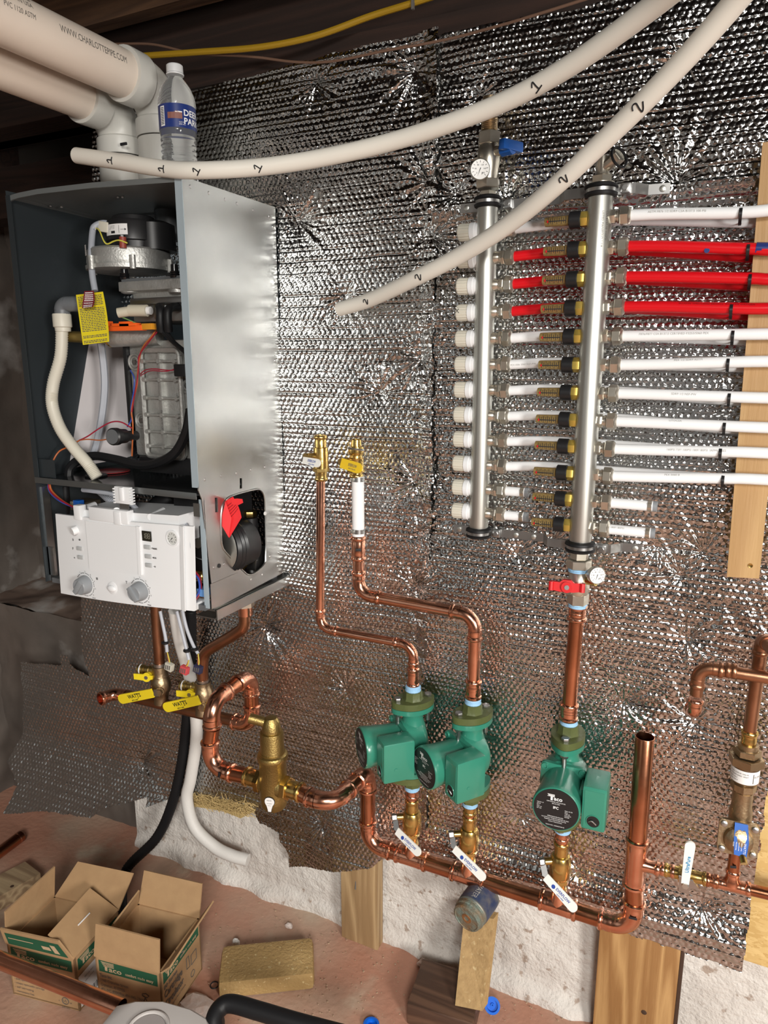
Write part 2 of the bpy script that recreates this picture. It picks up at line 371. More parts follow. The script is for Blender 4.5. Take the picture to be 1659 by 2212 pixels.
# left end: header beam over the left wall and dark blocking above the boiler
mb = MB(); mb.box((XL+0.02, -1.9, 2.20), (0.16, 4.9, 0.20)); mb.build('beam', 'joist', ce)
mb = MB(); mb.box((-1.88, 0.16, 2.0), (0.62, 0.10, 0.14)); mb.build('blocking', 'joist', ce)

# ---------------------------------------------------------------- bubble foil
def foil_material():
    m = bpy.data.materials.new('foil'); m.use_nodes = True; N = m.node_tree.nodes; L = m.node_tree.links; b = N['Principled BSDF']
    b.inputs['Base Color'].default_value = (0.57, 0.57, 0.565, 1); b.inputs['Metallic'].default_value = 1.0; b.inputs['Roughness'].default_value = 0.15
    tc = N.new('ShaderNodeTexCoord'); n = N.new('ShaderNodeTexNoise'); n.inputs['Scale'].default_value = 170; n.inputs['Detail'].default_value = 3
    L.new(tc.outputs['Object'], n.inputs['Vector']); bp = N.new('ShaderNodeBump'); bp.inputs['Strength'].default_value = 0.32; bp.inputs['Distance'].default_value = 0.002
    L.new(n.outputs['Fac'], bp.inputs['Height']); L.new(bp.outputs[0], b.inputs['Normal']); return m
M['foil'] = foil_material()
PITCHB, ROWB = 0.0125, 0.0108
PUCK = [(893,150,1.4),(680,180,1),(637,475,1.3),(905,775,1.2),(815,850,1),(742,640,1),(925,390,1.2),(930,510,1.2),(1010,560,.8),(895,1040,1),(905,1150,1.1),(892,1270,1.3),
        (575,1350,1.3),(750,1490,.9),(700,1780,1),(1118,1195,1),(1190,1170,1),(1420,1178,1),(1520,1195,1),(1470,1245,1),(1482,1385,1),(1345,1520,1),(1500,1565,1.2),
        (1515,1960,1.1),(1460,395,1.4),(1310,400,.8),(310,1645,1.1),(930,1010,.8),(1090,440,1),(990,420,1.1),(1480,130,1),(1030,210,1),(1250,1880,.8),(960,1700,.8),(1120,1760,.7)]
PUCK = [(A(u, v, 0.02).x, A(u, v, 0.02).z, s) for (u, v, s) in PUCK]
def in_poly(x, y, poly):
    c = np.zeros(x.shape, bool); n = len(poly)
    for i in range(n):
        x0, y0 = poly[i]; x1, y1 = poly[(i+1) % n]
        if y0 == y1: continue
        c ^= ((y0 > y) != (y1 > y)) & (x < (x1-x0)*(y-y0)/(y1-y0)+x0)
    return c
def foil(name, label, poly, off, seed, res=0.00185, extra=None, rowphase=0.0, crumple=None):
    px = [p[0] for p in poly]; pz = [p[1] for p in poly]
    x = np.arange(min(px), max(px)+res, res); z = np.arange(min(pz), max(pz)+res, res); GX, GZ = np.meshgrid(x, z)
    na, nb, nc, nd, ne, nf = [vnoise(None, seed*10+i) for i in range(6)]
    h = np.full(GX.shape, off)
    h += na(GX*2.3+9, GZ*3.1)*0.030 + nb(GX*6, GZ*9)*0.011 + nc(GX*17, GZ*23)*0.0032
    h = 0.018+np.logaddexp(0, (h-0.018)/0.004)*0.004
    # horizontal folds, a bubble row or two apart; wavy, some fade out
    zw = GZ + nd(GX*5, GZ*1.5)*0.010 + nc(GX*26, GZ*3)*0.0022
    line = zw/(ROWB*2.25)+rowphase; k = np.floor(line+0.5); fr = (line-k)*ROWB*2.25
    rr = np.random.default_rng(seed+5).random(4000); amp = rr[(k.astype(int)+1000) % 4000]
    strength = np.clip(0.62+0.5*amp + 0.8*nb(GX*7+k*13.7, k*0.37), 0.0, 1.5)
    h -= 0.0024*strength*np.where(fr < 0, np.clip(1+fr/0.0018, 0, 1), np.clip(1-fr/0.0036, 0, 1)**1.3)
    h += 0.0009*strength*(1-np.abs(fr)/(ROWB*1.125))**2
    h += 0.0020*strength*np.exp(-((fr-0.001)/0.0022)**2)*np.clip((0.85-GZ)/0.35, 0, 1)
    # puckers where the sheet is pinned
    for (qx, qz, s) in PUCK:
        dx = GX-qx; dz = GZ-qz; r = np.sqrt(dx*dx+dz*dz); w = r < 0.24*s
        if not w.any(): continue
        rw = r[w]; th = np.arctan2(dz[w], dx[w]); ph = (qx*37+qz*91) % 6.28
        fold = 0.8*np.abs(np.cos(th*6.5+ph+0.6*np.sin(th*2+ph)))**2.5 + 0.7*np.abs(np.cos(th*11+2*ph+0.8*np.sin(th*3)))**3
        rad = np.clip(rw/0.016, 0, 1)*np.exp(-rw/(0.036*s)) * (0.55+0.45*np.cos(th+ph))
        h[w] += 0.0090*s*(fold-0.6)*rad - 0.010*s*np.exp(-(rw/(0.03*s))**1.2)
    # bubbles, flattened where the sheet is pulled tight or crumpled
    row = np.floor(GZ/ROWB); bx = (GX/PITCHB + 0.5*(row % 2)); fx = (bx-np.floor(bx)-0.5)*PITCHB; fz = GZ-(row+0.5)*ROWB
    rb = np.sqrt(fx*fx+fz*fz)/0.0053; hid = (np.floor(bx).astype(int)*73+row.astype(int)*151) % 4000
    ba = 0.55+0.6*rr[hid]
    h += 0.0015*ba*np.clip((1-rb)/0.32, 0, 1)**1.0
    h += (nf(GX*75, GZ*75))*0.0011 + ne(GX*160, GZ*160)*0.0005
    if crumple is not None:
        c = crumple(GX, GZ); h += c*(np.abs(nf(GX*34, GZ*34))*0.013 + np.abs(ne(GX*70+3, GZ*70))*0.008)
    if extra is not None: h += extra(GX, GZ, nb)
    P = np.stack([GX, -h, GZ], -1)
    cxm = (GX[:-1, :-1]+GX[1:, 1:])/2; czm = (GZ[:-1, :-1]+GZ[1:, 1:])/2
    wob = nf(cxm*40, czm*40)*0.008
    o = grid_mesh(name, 'foil', P, in_poly(cxm+wob, czm+wob*0.7, poly))
    return tag(o, label, 'insulation', 'foil bubble sheets pinned over the wall')
def pp(L_, off=0.02): return [(A(u, v, off).x, A(u, v, off).z) for (u, v) in L_]
XS = A(940, 700, 0.02).x
ZS = 1.795
left_poly = pp([(207, 255), (180, 1330), (186, 1400), (200, 1458), (160, 1432), (156, 1412), (140, 1410), (143, 1432), (58, 1424), (66, 1500), (68, 1580), (62, 1620)])+pp([(44, 1690), (48, 1732), (120, 1742), (200, 1764), (215, 1752), (288, 1744)], 0.115)+pp([
     (345, 1722), (420, 1708), (500, 1728), (548, 1742), (566, 1775), (608, 1796), (612, 1812), (628, 1842), (632, 1866)])+pp([(735, 1884), (800, 1878), (822, 1860)], 0.05) + [(XS, 0.303), (XS, 2.135), (A(640, 165, 0.02).x, 2.125)]
left_poly[0] = (left_poly[0][0], 2.10)
def curl_left(GX, GZ, nb):
    w = np.clip((-1.22-GX)/0.25, 0, 1); t = np.clip((0.34-GZ)/0.20, 0, 1.2)
    flap = np.clip((0.36-GZ)/0.3, 0, 1)*np.clip((-0.9-GX)/0.1, 0, 1)*0.012
    return w*(t**1.6)*0.115 + flap + np.clip((-1.62-GX)/0.4, 0, 1)*0.02 + 0.009*np.clip((GX-(XS-0.035))/0.03, 0, 1) + 0.024*np.clip((0.42-GZ)/0.07, 0, 1)*np.clip(1.6-np.abs(GX+0.76)/0.1, 0, 1)
foil('foil_sheet', 'large silver bubble foil sheet behind the boiler, left of the vertical seam', left_poly, 0.022, 1, extra=curl_left,
     crumple=lambda x, z: np.clip((x-(XS-0.075))/0.05, 0, 1)*0.8)
XR = 0.128
foil('foil_sheet', 'dark upper strip of bubble foil under the ceiling, right of the seam', [(XS-0.006, ZS-0.06), (0.33, ZS-0.06), (0.33, 2.115), (XS-0.006, 2.125)], 0.018, 2, rowphase=0.3)
foil('foil_sheet', 'tall silver bubble foil sheet behind the manifold and the three pumps', [(XS-0.006, 0.303), (XR, 0.300), (XR+0.012, 1.0), (XR+0.03, ZS+0.012), (XS-0.006, ZS+0.02)], 0.024, 3, rowphase=0.6,
     extra=lambda x, z, nb: 0.024*np.clip((0.42-z)/0.07, 0, 1) + 0.014*np.clip((z-(ZS-0.02))/0.03, 0, 1),
     crumple=lambda x, z: np.clip((x+0.06)/0.1, 0, 1)*np.clip((z-0.9)/0.1, 0, 1)*0.5 + 0.6*np.clip((0.31-z)/0.03, 0, 1)*np.clip((x+0.1)/0.2, 0, 1) + 0.4*np.clip((XS+0.05-x)/0.04, 0, 1)*np.clip((z-1.0)/0.2, 0, 1))
# ---------------------------------------------------------------- copper piping
def press_prof(L_, r):
    b = 0.0075
    return [(0, r*1.10), (0.001, r*1.16), (0.0025, r*1.24), (0.005, r*1.26), (b, r*1.22), (b+0.0015, r*1.10), (b+0.006, r*1.08), (b+0.0085, r*1.12), (max(L_, b+0.010), r*1.09)]
def sleeve(mb, p_open, p_in, r, n=22):
    p_open, p_in = Vector(p_open), Vector(p_in); d = p_in-p_open
    return mb.lathe(p_open, d, press_prof(d.length, r), n)
def arc_pts(corner, dA, dB, R, n=10):
    corner = Vector(corner); dA = Vector(dA).normalized(); dB = Vector(dB).normalized()
    phi = dA.angle(dB); tl = R/math.tan(phi/2); c = corner + (dA+dB).normalized()*(R/math.sin(phi/2))
    a = corner+dA*tl; b = corner+dB*tl; va, vb = a-c, b-c; tot = va.angle(vb); ax = va.cross(vb).normalized()
    return [c + Matrix.Rotation(tot*k/n, 3, ax) @ va for k in range(n+1)], tl
def elbow(root, corner, dA, dB, r, mt, k=2.5, sl=1.7, name='elbow'):
    dA = Vector(dA).normalized(); dB = Vector(dB).normalized()
    pts, tl = arc_pts(corner, dA, dB, r*k); mb = MB(); mb.tube(pts, r*1.07, 22)
    eA = pts[0]+dA*r*sl; eB = pts[-1]+dB*r*sl
    sleeve(mb, eA, pts[0], r); sleeve(mb, eB, pts[-1], r)
    o = mb.build(name, mt, root); return eA, eB, o
def pipe(root, a, b, r, mt, name='pipe', n=24):
    return MB().cyl(a, b, r, n).build(name, mt, root)
def run(root, pts, r, pm, fm, k=2.5, skip_elbow=()):
    pts = [Vector(p) for p in pts]; cur = pts[0]
    for i in range(1, len(pts)-1):
        eA, eB, o = elbow(root, pts[i], pts[i-1]-pts[i], pts[i+1]-pts[i], r, fm, k)
        d = (pts[i]-cur).normalized(); pipe(root, cur, eA+d*0.004, r, pm); cur = eB - (pts[i+1]-pts[i]).normalized()*0.004
    pipe(root, cur, pts[-1], r, pm)
def coupling(root, a, b, r, mt, name='coupling', hexcol=False):
    a, b = Vector(a), Vector(b); m = (a+b)/2; mb = MB(); sleeve(mb, a, m, r); sleeve(mb, b, m, r); return mb.build(name, mt, root)
def tee(root, c, dm, db, r, rb, mt, half=None, bl=None):
    c = Vector(c); dm = Vector(dm).normalized(); db = Vector(db).normalized(); half = half or r*2.4; bl = bl or r*2.3
    mb = MB(); sleeve(mb, c-dm*half, c-dm*half*0.45, r); sleeve(mb, c+dm*half, c+dm*half*0.45, r); mb.cyl(c-dm*half*0.46, c+dm*half*0.46, r*1.09, 24)
    mb.lathe(c+db*bl, -db, [(0, rb*1.1), (0.0025, rb*1.24), (0.005, rb*1.26), (0.0075, rb*1.2), (0.009, rb*1.08), (bl*0.45, rb*1.10), (bl*0.62, rb*1.3), (bl*0.9, rb*1.4)], 20)
    return mb.build('tee', mt, root)
def rim(root, p, d, r, mt='copper_in'):
    """open pipe end: bore seen as a dark inner tube"""
    p = Vector(p); d = Vector(d).normalized(); mb = MB(); x, y, d = mb.frame(d); n = 24; vs_ = []; fs_ = []
    prof = [(0.0, 1.0), (0.0, 0.93), (-0.05, 0.93), (-0.05, 0.01)]
    for (t, q) in prof:
        for k in range(n): a = 2*math.pi*k/n; vs_.append(p + d*(t+0.0006) + x*(r*q*math.cos(a)) + y*(r*q*math.sin(a)))
    for i in range(3):
        for k in range(n): fs_.append((i*n+k, i*n+(k+1) % n, (i+1)*n+(k+1) % n, (i+1)*n+k))
    return mb.add(vs_, fs_).build('open_end', mt, root)
def open_pipe(root, a, b, r, mt, depth=0.10, name='pipe', n=28):
    """pipe from a to b, hollow at the b end"""
    a, b = Vector(a), Vector(b); L_ = (b-a).length; mb = MB()
    mb.lathe(a, b-a, [(0, r), (L_-0.0004, r), (L_, r*0.985), (L_, r*0.93), (L_-min(depth, L_*0.9), r*0.92), (L_-min(depth, L_*0.9)-0.0002, 0.0005)], n, cap=False)
    return mb.build(name, mt, root)
def tape(root, c, r, h, d=(0, 0, 1), name='thread_seal'):
    d = Vector(d).normalized(); c = Vector(c)-d*h/2
    MB().lathe(c, d, [(0, r*0.96), (h*0.15, r*1.03), (h*0.4, r*0.99), (h*0.6, r*1.05), (h*0.85, r), (h, r*0.95)], 18).build(name, 'tape_blue', root)
def mark(root, c, n_, right, w=0.012, h=0.006):
    """little black stamp on a press fitting"""
    n_ = Vector(n_).normalized(); right = Vector(right).normalized(); up = n_.cross(right); R = Matrix((right, up, n_)).transposed()
    MB().box(Vector(c), (w, h, 0.0012), R, 0.0004).build('stamp', 'ink', root)

OH = 0.09
ZH, ZT, ZBt = 0.356, 0.788, 0.545          # header, pump tape top, pump tape bottom
XP1, XP2, XP3 = -0.582, -0.441, -0.236
def V(x, y, z): return Vector((x, y, z))
# 1: thin riser from the left ball valve down and across to the first pump
t = thing('copper_riser', 'thin bright copper riser running down and across to the leftmost green pump', 'copper pipe', (-0.812, -OH, 0.9))
r1 = 0.0102
run(t, [V(-0.812, -OH, 1.262), V(-0.822, -OH, 0.892), V(XP1, -OH, 0.892), V(XP1, -OH, ZT+0.028)], r1, 'copper_new', 'copper_new', 2.9)
coupling(t, V(XP1, -OH, ZT+0.006), V(XP1, -OH, ZT+0.052), r1*1.12, M['copper_new'], 'male_adapter')
# 2: PEX piece, then wider copper to the second pump
t = thing('copper_riser', 'wider bright copper riser dropping from the short white tube to the middle pump', 'copper pipe', (-0.718, -OH, 1.0))
r2 = 0.0134
run(t, [V(-0.718, -OH, 1.072), V(-0.718, -OH, 0.992), V(XP2, -OH, 0.985), V(XP2, -OH, ZT+0.03)], r2, 'copper_new', 'copper_new', 2.5)
coupling(t, V(-0.718, -OH, 1.128), V(-0.718, -OH, 1.072), r2*1.06, M['copper_new'])
mark(t, A(774, 1188, OH+r2*1.2), (0.42, -0.9, 0), (1, 0.45, 0))
coupling(t, V(XP2, -OH, ZT+0.008), V(XP2, -OH, ZT+0.052), r2*1.1, M['copper_new'], 'male_adapter')
tp = thing('plastic_tube', 'short upright milky plastic tube clamped under the yellow-lever valve', 'plastic tube', (-0.718, -OH, 1.14))
MB().cyl(V(-0.718, -OH, 1.128), V(-0.718, -OH, 1.262), 0.0138, 24).build('tube', 'pex_milk', tp)
for z in (1.139, 1.256):
    c = V(-0.718, -OH, z); mb = MB(); mb.cyl(c-V(0, 0, 0.005), c+V(0, 0, 0.005), 0.0147, 24)
    o = mb.build('clamp_ring', 'zinc', tp); MB().box(c+V(-0.006, -0.0158, 0), (0.007, 0.004, 0.008), None, 0.001).build('clamp_ear', 'steel', o)
# 3: straight drop from the red-handled valve to the right pump
t = thing('copper_riser', 'straight upright copper pipe between the red-handled valve and the rightmost pump', 'copper pipe', (XP3, -0.095, 0.8))
r3 = 0.0145
z3a, z3b = 0.816, 1.02
pipe(t, V(XP3, -0.097, 0.81), V(-0.230, -0.102, 1.045), r3, 'copper')
coupling(t, V(XP3, -0.096, ZT+0.008), V(XP3, -0.096, ZT+0.046), r3*1.06, M['copper_new'], 'male_adapter')
coupling(t, V(-0.2305, -0.102, 1.012), V(-0.230, -0.102, 1.047), r3*1.06, M['copper_new'], 'male_adapter')
# header along the foot of the foil, riser at its left, standpipe at its right
t = thing('copper_header', 'long copper header pipe with three tees, turning up into a tall open standpipe', 'copper pipe', (-0.4, -OH, ZH))
rh = 0.0183
XRi, ZRi, OS = -0.698, 0.556, 0.25
XE = -0.083
x1 = XRi
eA, eB, _ = elbow(t, V(XRi, -OH, ZH), (0, 0, 1), (1, 0, 0), rh, 'copper_new', 2.2, 1.3)
eC, eD, _ = elbow(t, V(XRi, -OH, ZRi), (0, -1, 0), (0, 0, -1), rh, 'copper_new', 2.0, 1.2)
pipe(t, eD, eA, rh, 'copper')
prev = eB
for xp in (XP1, XP2, XP3):
    tee(t, V(xp, -OH, ZH), (1, 0, 0), (0, 0, 1), rh, 0.0135, 'copper_new', 0.040, 0.044)
    pipe(t, prev-V(0.003, 0, 0), V(xp-0.036, -OH, ZH), rh, 'copper'); prev = V(xp+0.038, -OH, ZH)
eA, eB, _ = elbow(t, V(XE, -OH, ZH), (-1, 0, 0), (0, 0, 1), rh, 'copper_new', 2.2, 1.5)
pipe(t, prev, eA+V(0.003, 0, 0), rh, 'copper')
XSt = -0.087
tee(t, V(XSt, -OH, 0.512), (0, 0, 1), (1, 0, 0), rh, 0.0112, 'copper_new', 0.056, 0.046)
pipe(t, eB-V(0, 0, 0.003), V(XSt, -OH, 0.462), rh, 'copper')
open_pipe(t, V(XSt, -OH, 0.562), V(-0.089, -OH, 0.792), rh, 'copper')
mark(t, A(1367, 1984, OH+rh*1.2), (0.1, -1, 0), (1, 0.1, 0), 0.016, 0.005)
# elbow run from the separator back to the riser
t = thing('copper_elbow_run', 'short wide copper bend linking the brass separator to the header riser', 'copper pipe', (-0.75, -OS, ZRi))
ZSep = 0.566
eA2, eB2, _ = elbow(t, V(XRi, -OS, ZRi+0.004), (-1, 0, 0), (0, 1, 0), rh, 'copper_new', 2.4, 1.4)
pipe(t, V(-0.795, -OS, ZSep), eA2, rh, 'copper'); pipe(t, eB2-V(0, 0.003, 0), V(XRi, -OH-0.045, ZRi), rh, 'copper')
# loop between boiler header and separator
t = thing('copper_loop', 'copper pipe loop rising off the boiler header and coming forward to the brass separator', 'copper pipe', (-1.02, -0.18, 0.6))
O2, Z2 = 0.10, 0.590
XLp, ZLp = -1.022, 0.738
eL, eM, _ = elbow(t, V(XLp, -O2, 0.597), (-1, 0, -0.02), (0, 0, 1), rh, 'copper_new', 2.1, 1.2)
eN, eO, _ = elbow(t, V(XLp, -O2, ZLp), (0, 0, -1), (0, -1, -0.03), rh, 'copper_new', 1.9, 1.1)
eP, eQ, _ = elbow(t, V(XLp-0.003, -OS, ZLp-0.008), (0, 1, 0.03), (0, 0, -1), rh, 'copper_new', 2.3, 1.2)
eR, eS, _ = elbow(t, V(-1.038, -OS, ZSep-0.004), (0.06, 0, 1), (1, 0, 0), rh, 'copper_new', 2.3, 1.3)
pipe(t, eM, eN, rh, 'copper'); pipe(t, eO, eP, rh, 'copper'); pipe(t, eQ, eR, rh, 'copper'); pipe(t, eS, V(-0.925, -OS, ZSep), rh, 'copper')
mark(t, A(553, 1547, O2+rh*1.2), (0.4, -0.9, 0.1), (1, 0.4, 0)); mark(t, A(473, 1674, OS+rh*1.15), (-0.2, -0.95, 0), (0.2, 0, 1), 0.014, 0.007)
# boiler header with its open elbow
t = thing('boiler_header', 'dull copper header under the boiler with an open elbow at its left end', 'copper pipe', (-1.3, -O2, Z2))
rb = 0.0158
XOp, ZOp = -1.497, 0.585
pipe(t, V(-1.455, -O2, Z2-0.002), V(-1.068, -O2, 0.597), rb, 'copper_dull')
pts, tl = arc_pts(V(XOp, -O2, ZOp), (1, 0, 0), (-0.25, -1, 0), rb*2.0); mb = MB(); mb.tube(pts, rb*1.07, 22); sleeve(mb, pts[0]+V(rb*1.5, 0, 0), pts[0], rb); mb.build('elbow', 'copper_new', t)
d = Vector((-0.25, -1, 0)).normalized(); q = pts[-1]; mb = MB()
mb.lathe(q, d, [(0, rb*1.09), (0.008, rb*1.08), (0.011, rb*1.22), (0.017, rb*1.27), (0.021, rb*1.18), (0.022, rb*1.04), (0.0, rb*0.98), (-0.004, 0.001)], 26, cap=False); mb.build('open_socket', 'copper_new', t)
for (x, s) in ((-1.325, 1), (-1.182, 1)):
    MB().lathe(V(x, -O2, Z2+0.004), (0, 0, 1), [(0, rb*1.3), (0.012, rb*1.22), (0.02, rb*1.15), (0.05, rb*1.15)], 20).build('branch_stub', 'bronze', t)
# two copper drops out of the boiler
t = thing('copper_drop', 'straight brown copper drop from the boiler to the left yellow-lever valve', 'copper pipe', (-1.322, -O2, 0.8))
pipe(t, V(-1.322, -O2, 0.706), V(-1.322, -O2, 1.03), 0.0143, 'copper_dull'); MB().cyl(V(-1.322, -O2, 0.700), V(-1.322, -O2, 0.712), 0.0168, 20).build('solder_joint', 'zinc', t)
t = thing('copper_drop', 'bent brown copper drop offset from the boiler side to the right yellow-lever valve', 'copper pipe', (-1.17, -O2, 0.8))
pts = bez([V(-1.176, -O2, 0.690), V(-1.174, -O2, 0.735), V(-1.160, -O2, 0.772), V(-1.115, -O2, 0.805), V(-1.066, -O2, 0.838), V(-1.036, -O2, 0.865), V(-1.031, -O2, 0.905)], 8)
MB().tube(pts, 0.0147, 20).build('pipe', 'copper_dull', t)
MB().cyl(V(-1.176, -O2, 0.684), V(-1.176, -O2, 0.694), 0.0172, 20).build('solder_joint', 'zinc', t)
MB().cyl(V(-1.030, -O2, 0.895), V(-1.030, -O2, 0.920), 0.018, 20).build('sleeve', 'copper_new', t)
MB().cyl(V(-1.030, -O2, 0.918), V(-1.030, -O2, 0.944), 0.0235, 6, rot=0.3).build('union_nut', 'nickel', t)

# ---------------------------------------------------------------- make-up water line at the right
t = thing('makeup_line', 'copper fill line leaving the standpipe to the right through the lever valve', 'copper pipe', (0.03, -OH, 0.52))
rm = 0.0112
P0 = V(XSt+0.046, -OH, 0.514); P1 = V(0.30, -OH, 0.5345); dl = (P1-P0).normalized()
def ml(x): return P0+dl*((x-P0.x)/dl.x)
pipe(t, ml(XSt+0.03), ml(-0.020), rm, 'copper_new'); coupling(t, ml(-0.040), ml(-0.012), rm*0.95, M['copper_new'])
tee(t, ml(0.088), dl, (0, 0, 1), rm, rm*0.95, 'copper_new', 0.033, 0.034)
pipe(t, ml(0.044), ml(0.06), rm, 'copper_new'); pipe(t, ml(0.115), ml(0.30), rm, 'copper'); coupling(t, ml(0.042), ml(0.066), rm*1.0, M['copper'])
pipe(t, ml(0.088)+V(0, 0, 0.03), V(0.089, -OH, 0.612), rm, 'copper'); mark(t, A(1584, 1873, OH+rm*1.25), (0.3, -1, 0), (1, 0.3, 0), 0.011, 0.005)
t = thing('fill_riser', 'brown copper fill pipe rising above the check valve and bending forward at its top', 'copper pipe', (0.09, -OH, 0.9))
Ft = V(0.0905, -OH, 1.03)
eA, eB, _ = elbow(t, Ft, (0, 0, -1), (0.25, -1, 0), rm, 'copper_dull', 1.8, 1.2)
pipe(t, V(0.088, -OH, 0.832), eA, rm, 'copper_dull'); ff = Ft+Vector((0.25, -1, 0)).normalized()*0.12
pipe(t, eB, ff, rm, 'copper_dull')
t = thing('copper_dropper', 'brown copper crosspipe turning down into a short capped elbow at the far right', 'copper pipe', (0.0, -0.13, 0.95))
oD = 0.13
c1 = A(1510, 1440, oD); c0 = V(0.32, -oD, c1.z+0.004)
eA, eB, _ = elbow(t, c1, (1, 0, 0), (0, 0, -1), rm, 'copper_dull', 2.0, 1.6)
pipe(t, c0, eA, rm, 'copper_dull'); pipe(t, eB, V(c1.x, -oD, c1.z-0.055), rm, 'copper_dull')
coupling(t, A(1592, 1450, oD), A(1566, 1447, oD), rm, M['copper_dull'])
elbow(t, V(c1.x, -oD, c1.z-0.094), (0, 0, 1), (-0.15, 1, 0.05), rm, 'copper_new', 1.5, 1.2)
# ---------------------------------------------------------------- valves
def lever(mb, p0, p1, n_, w, th=0.003, w0=None, k=8):
    """flat bar from p0 to p1 with a rounded far end; n_: face normal"""
    p0, p1 = Vector(p0), Vector(p1); d = (p1-p0).normalized(); n_ = Vector(n_); n_ = (n_-d*n_.dot(d)).normalized(); s = n_.cross(d); w0 = w0 or w*0.8
    pts = [p0-s*w0/2]; c = p1-d*w/2
    for i in range(k+1): a = -math.pi/2+math.pi*i/k; pts.append(c + d*(w/2*math.cos(a)) + s*(w/2*math.sin(a)))
    pts.append(p0+s*w0/2); pts = [p-n_*th/2 for p in pts]; mb.prism(pts, n_*th); return mb
def lever_text(root, txt, p0, p1, n_, size, mt, a=0.25, lift=0.0022, flip=False, width=None, dy=0.0):
    p0, p1 = Vector(p0), Vector(p1); d = (p1-p0).normalized()
    if flip: d = -d; p0, p1 = p1, p0
    n_ = Vector(n_); n_ = (n_-d*n_.dot(d)).normalized(); up = n_.cross(d)
    o_ = p0+d*((p1-p0).length*a)+up*(dy-size*0.36)
    mb = MB(); text(mb, txt, size, lambda x, y: o_+d*x+up*y+n_*lift, width=width, bold=True); return mb.build('lettering', mt, root, smooth=False)
def hexnut(mb, p0, p1, r, rot=0.0): return mb.lathe(p0, Vector(p1)-Vector(p0), [(0, r*0.94), (0.0012, r), ((Vector(p1)-Vector(p0)).length-0.0012, r), ((Vector(p1)-Vector(p0)).length, r*0.94)], 6, rot=rot)
def ball_valve(label, x, y, z0, z1, r, mt='brass', ends='brass', name='ball_valve', stem=None, loc=None, ball=1.7):
    """vertical valve from z0 to z1; returns root"""
    t = thing(name, label, 'valve', (x, y, z0)); c = (z0+z1)/2; L_ = z1-z0; mb = MB()
    mb.lathe(V(x, y, c-L_*0.24), (0, 0, 1), [(0, r*1.15), (0.002, r*1.35), (L_*0.08, r*ball*0.97), (L_*0.24, r*ball), (L_*0.40, r*ball*0.97), (L_*0.47, r*1.35), (L_*0.48, r*1.15)], 24); mb.build('body', mt, t)
    for (a, b) in ((z0, c-L_*0.22), (z1, c+L_*0.22)):
        mb = MB(); sleeve(mb, V(x, y, a), V(x, y, b), r*0.98); mb.build('press_end', ends, t)
    mb = MB(); hexnut(mb, V(x, y, c-L_*0.30), V(x, y, c-L_*0.20), r*1.5); mb.build('hex_collar', mt, t)
    return t, c
WT = (0.42, -0.88, 0.2)
# valves under the pumps, white levers hanging down to the right
specs = [(XP1, (861, 1778), (908, 1846), 'brass ball valve with hanging white lever under the leftmost pump'),
         (XP2, (984, 1814), (1048, 1900), 'brass ball valve with hanging white lever under the middle pump'),
         (XP3, (1170, 1878), (1245, 1968), 'brass ball valve with hanging white lever under the rightmost pump')]
for (xp, s0, e0, lab) in specs:
    t, c = ball_valve(lab, xp, -OH, ZH+0.036, ZBt-0.034, 0.0135)
    pz = 0.466
    sp = V(xp-0.022, -OH-0.014, pz); mb = MB(); mb.cyl(V(xp, -OH, pz), V(xp-0.030, -OH-0.018, pz), 0.0078, 14); mb.build('stem', 'brass', t)
    tip = V(xp-0.034, -OH-0.021, pz); mb = MB(); hexnut(mb, tip+V(0.003, 0.002, 0), tip+V(-0.006, -0.004, 0), 0.0085); mb.build('stem_nut', 'zinc', t)
    a = tip+V(0.002, -0.002, -0.004); b = a+V(0.010, -0.012, -0.022); e = A(e0[0], e0[1], OH+0.062)
    nrm = Vector((0.15, -0.95, 0.35)); mb = MB(); lever(mb, a, b, nrm, 0.012, 0.0025, 0.012, 2); h = mb.build('lever_neck', 'zinc', t)
    mb = MB(); lever(mb, b+(a-b)*0.1, e, nrm, 0.0195, 0.0036, 0.0165); h = mb.build('lever', 'lever_white', t)
    lever_text(h, 'EVERFLOW', b, e, nrm, 0.0085, 'ink_blue', 0.34, width=0.036, dy=0.002); lever_text(h, 'LEAD FREE', b, e, nrm, 0.0038, 'ink_blue', 0.42, dy=-0.0052)
    n2 = (nrm-(e-b).normalized()*nrm.dot((e-b).normalized())).normalized(); MB().cyl(b+(e-b)*0.26+n2*0.0018, b+(e-b)*0.26+n2*0.0024, 0.0042, 14).build('logo_dot', 'ink_blue', h)
    pipe(t, V(xp, -OH, ZBt-0.036), V(xp, -OH, ZBt-0.008), 0.0132, 'copper_new', 'nipple'); coupling(t, V(xp, -OH, ZBt-0.03), V(xp, -OH, ZBt-0.004), 0.0125, M['copper_new'] if xp != XP2 else M['brass'], 'adapter')
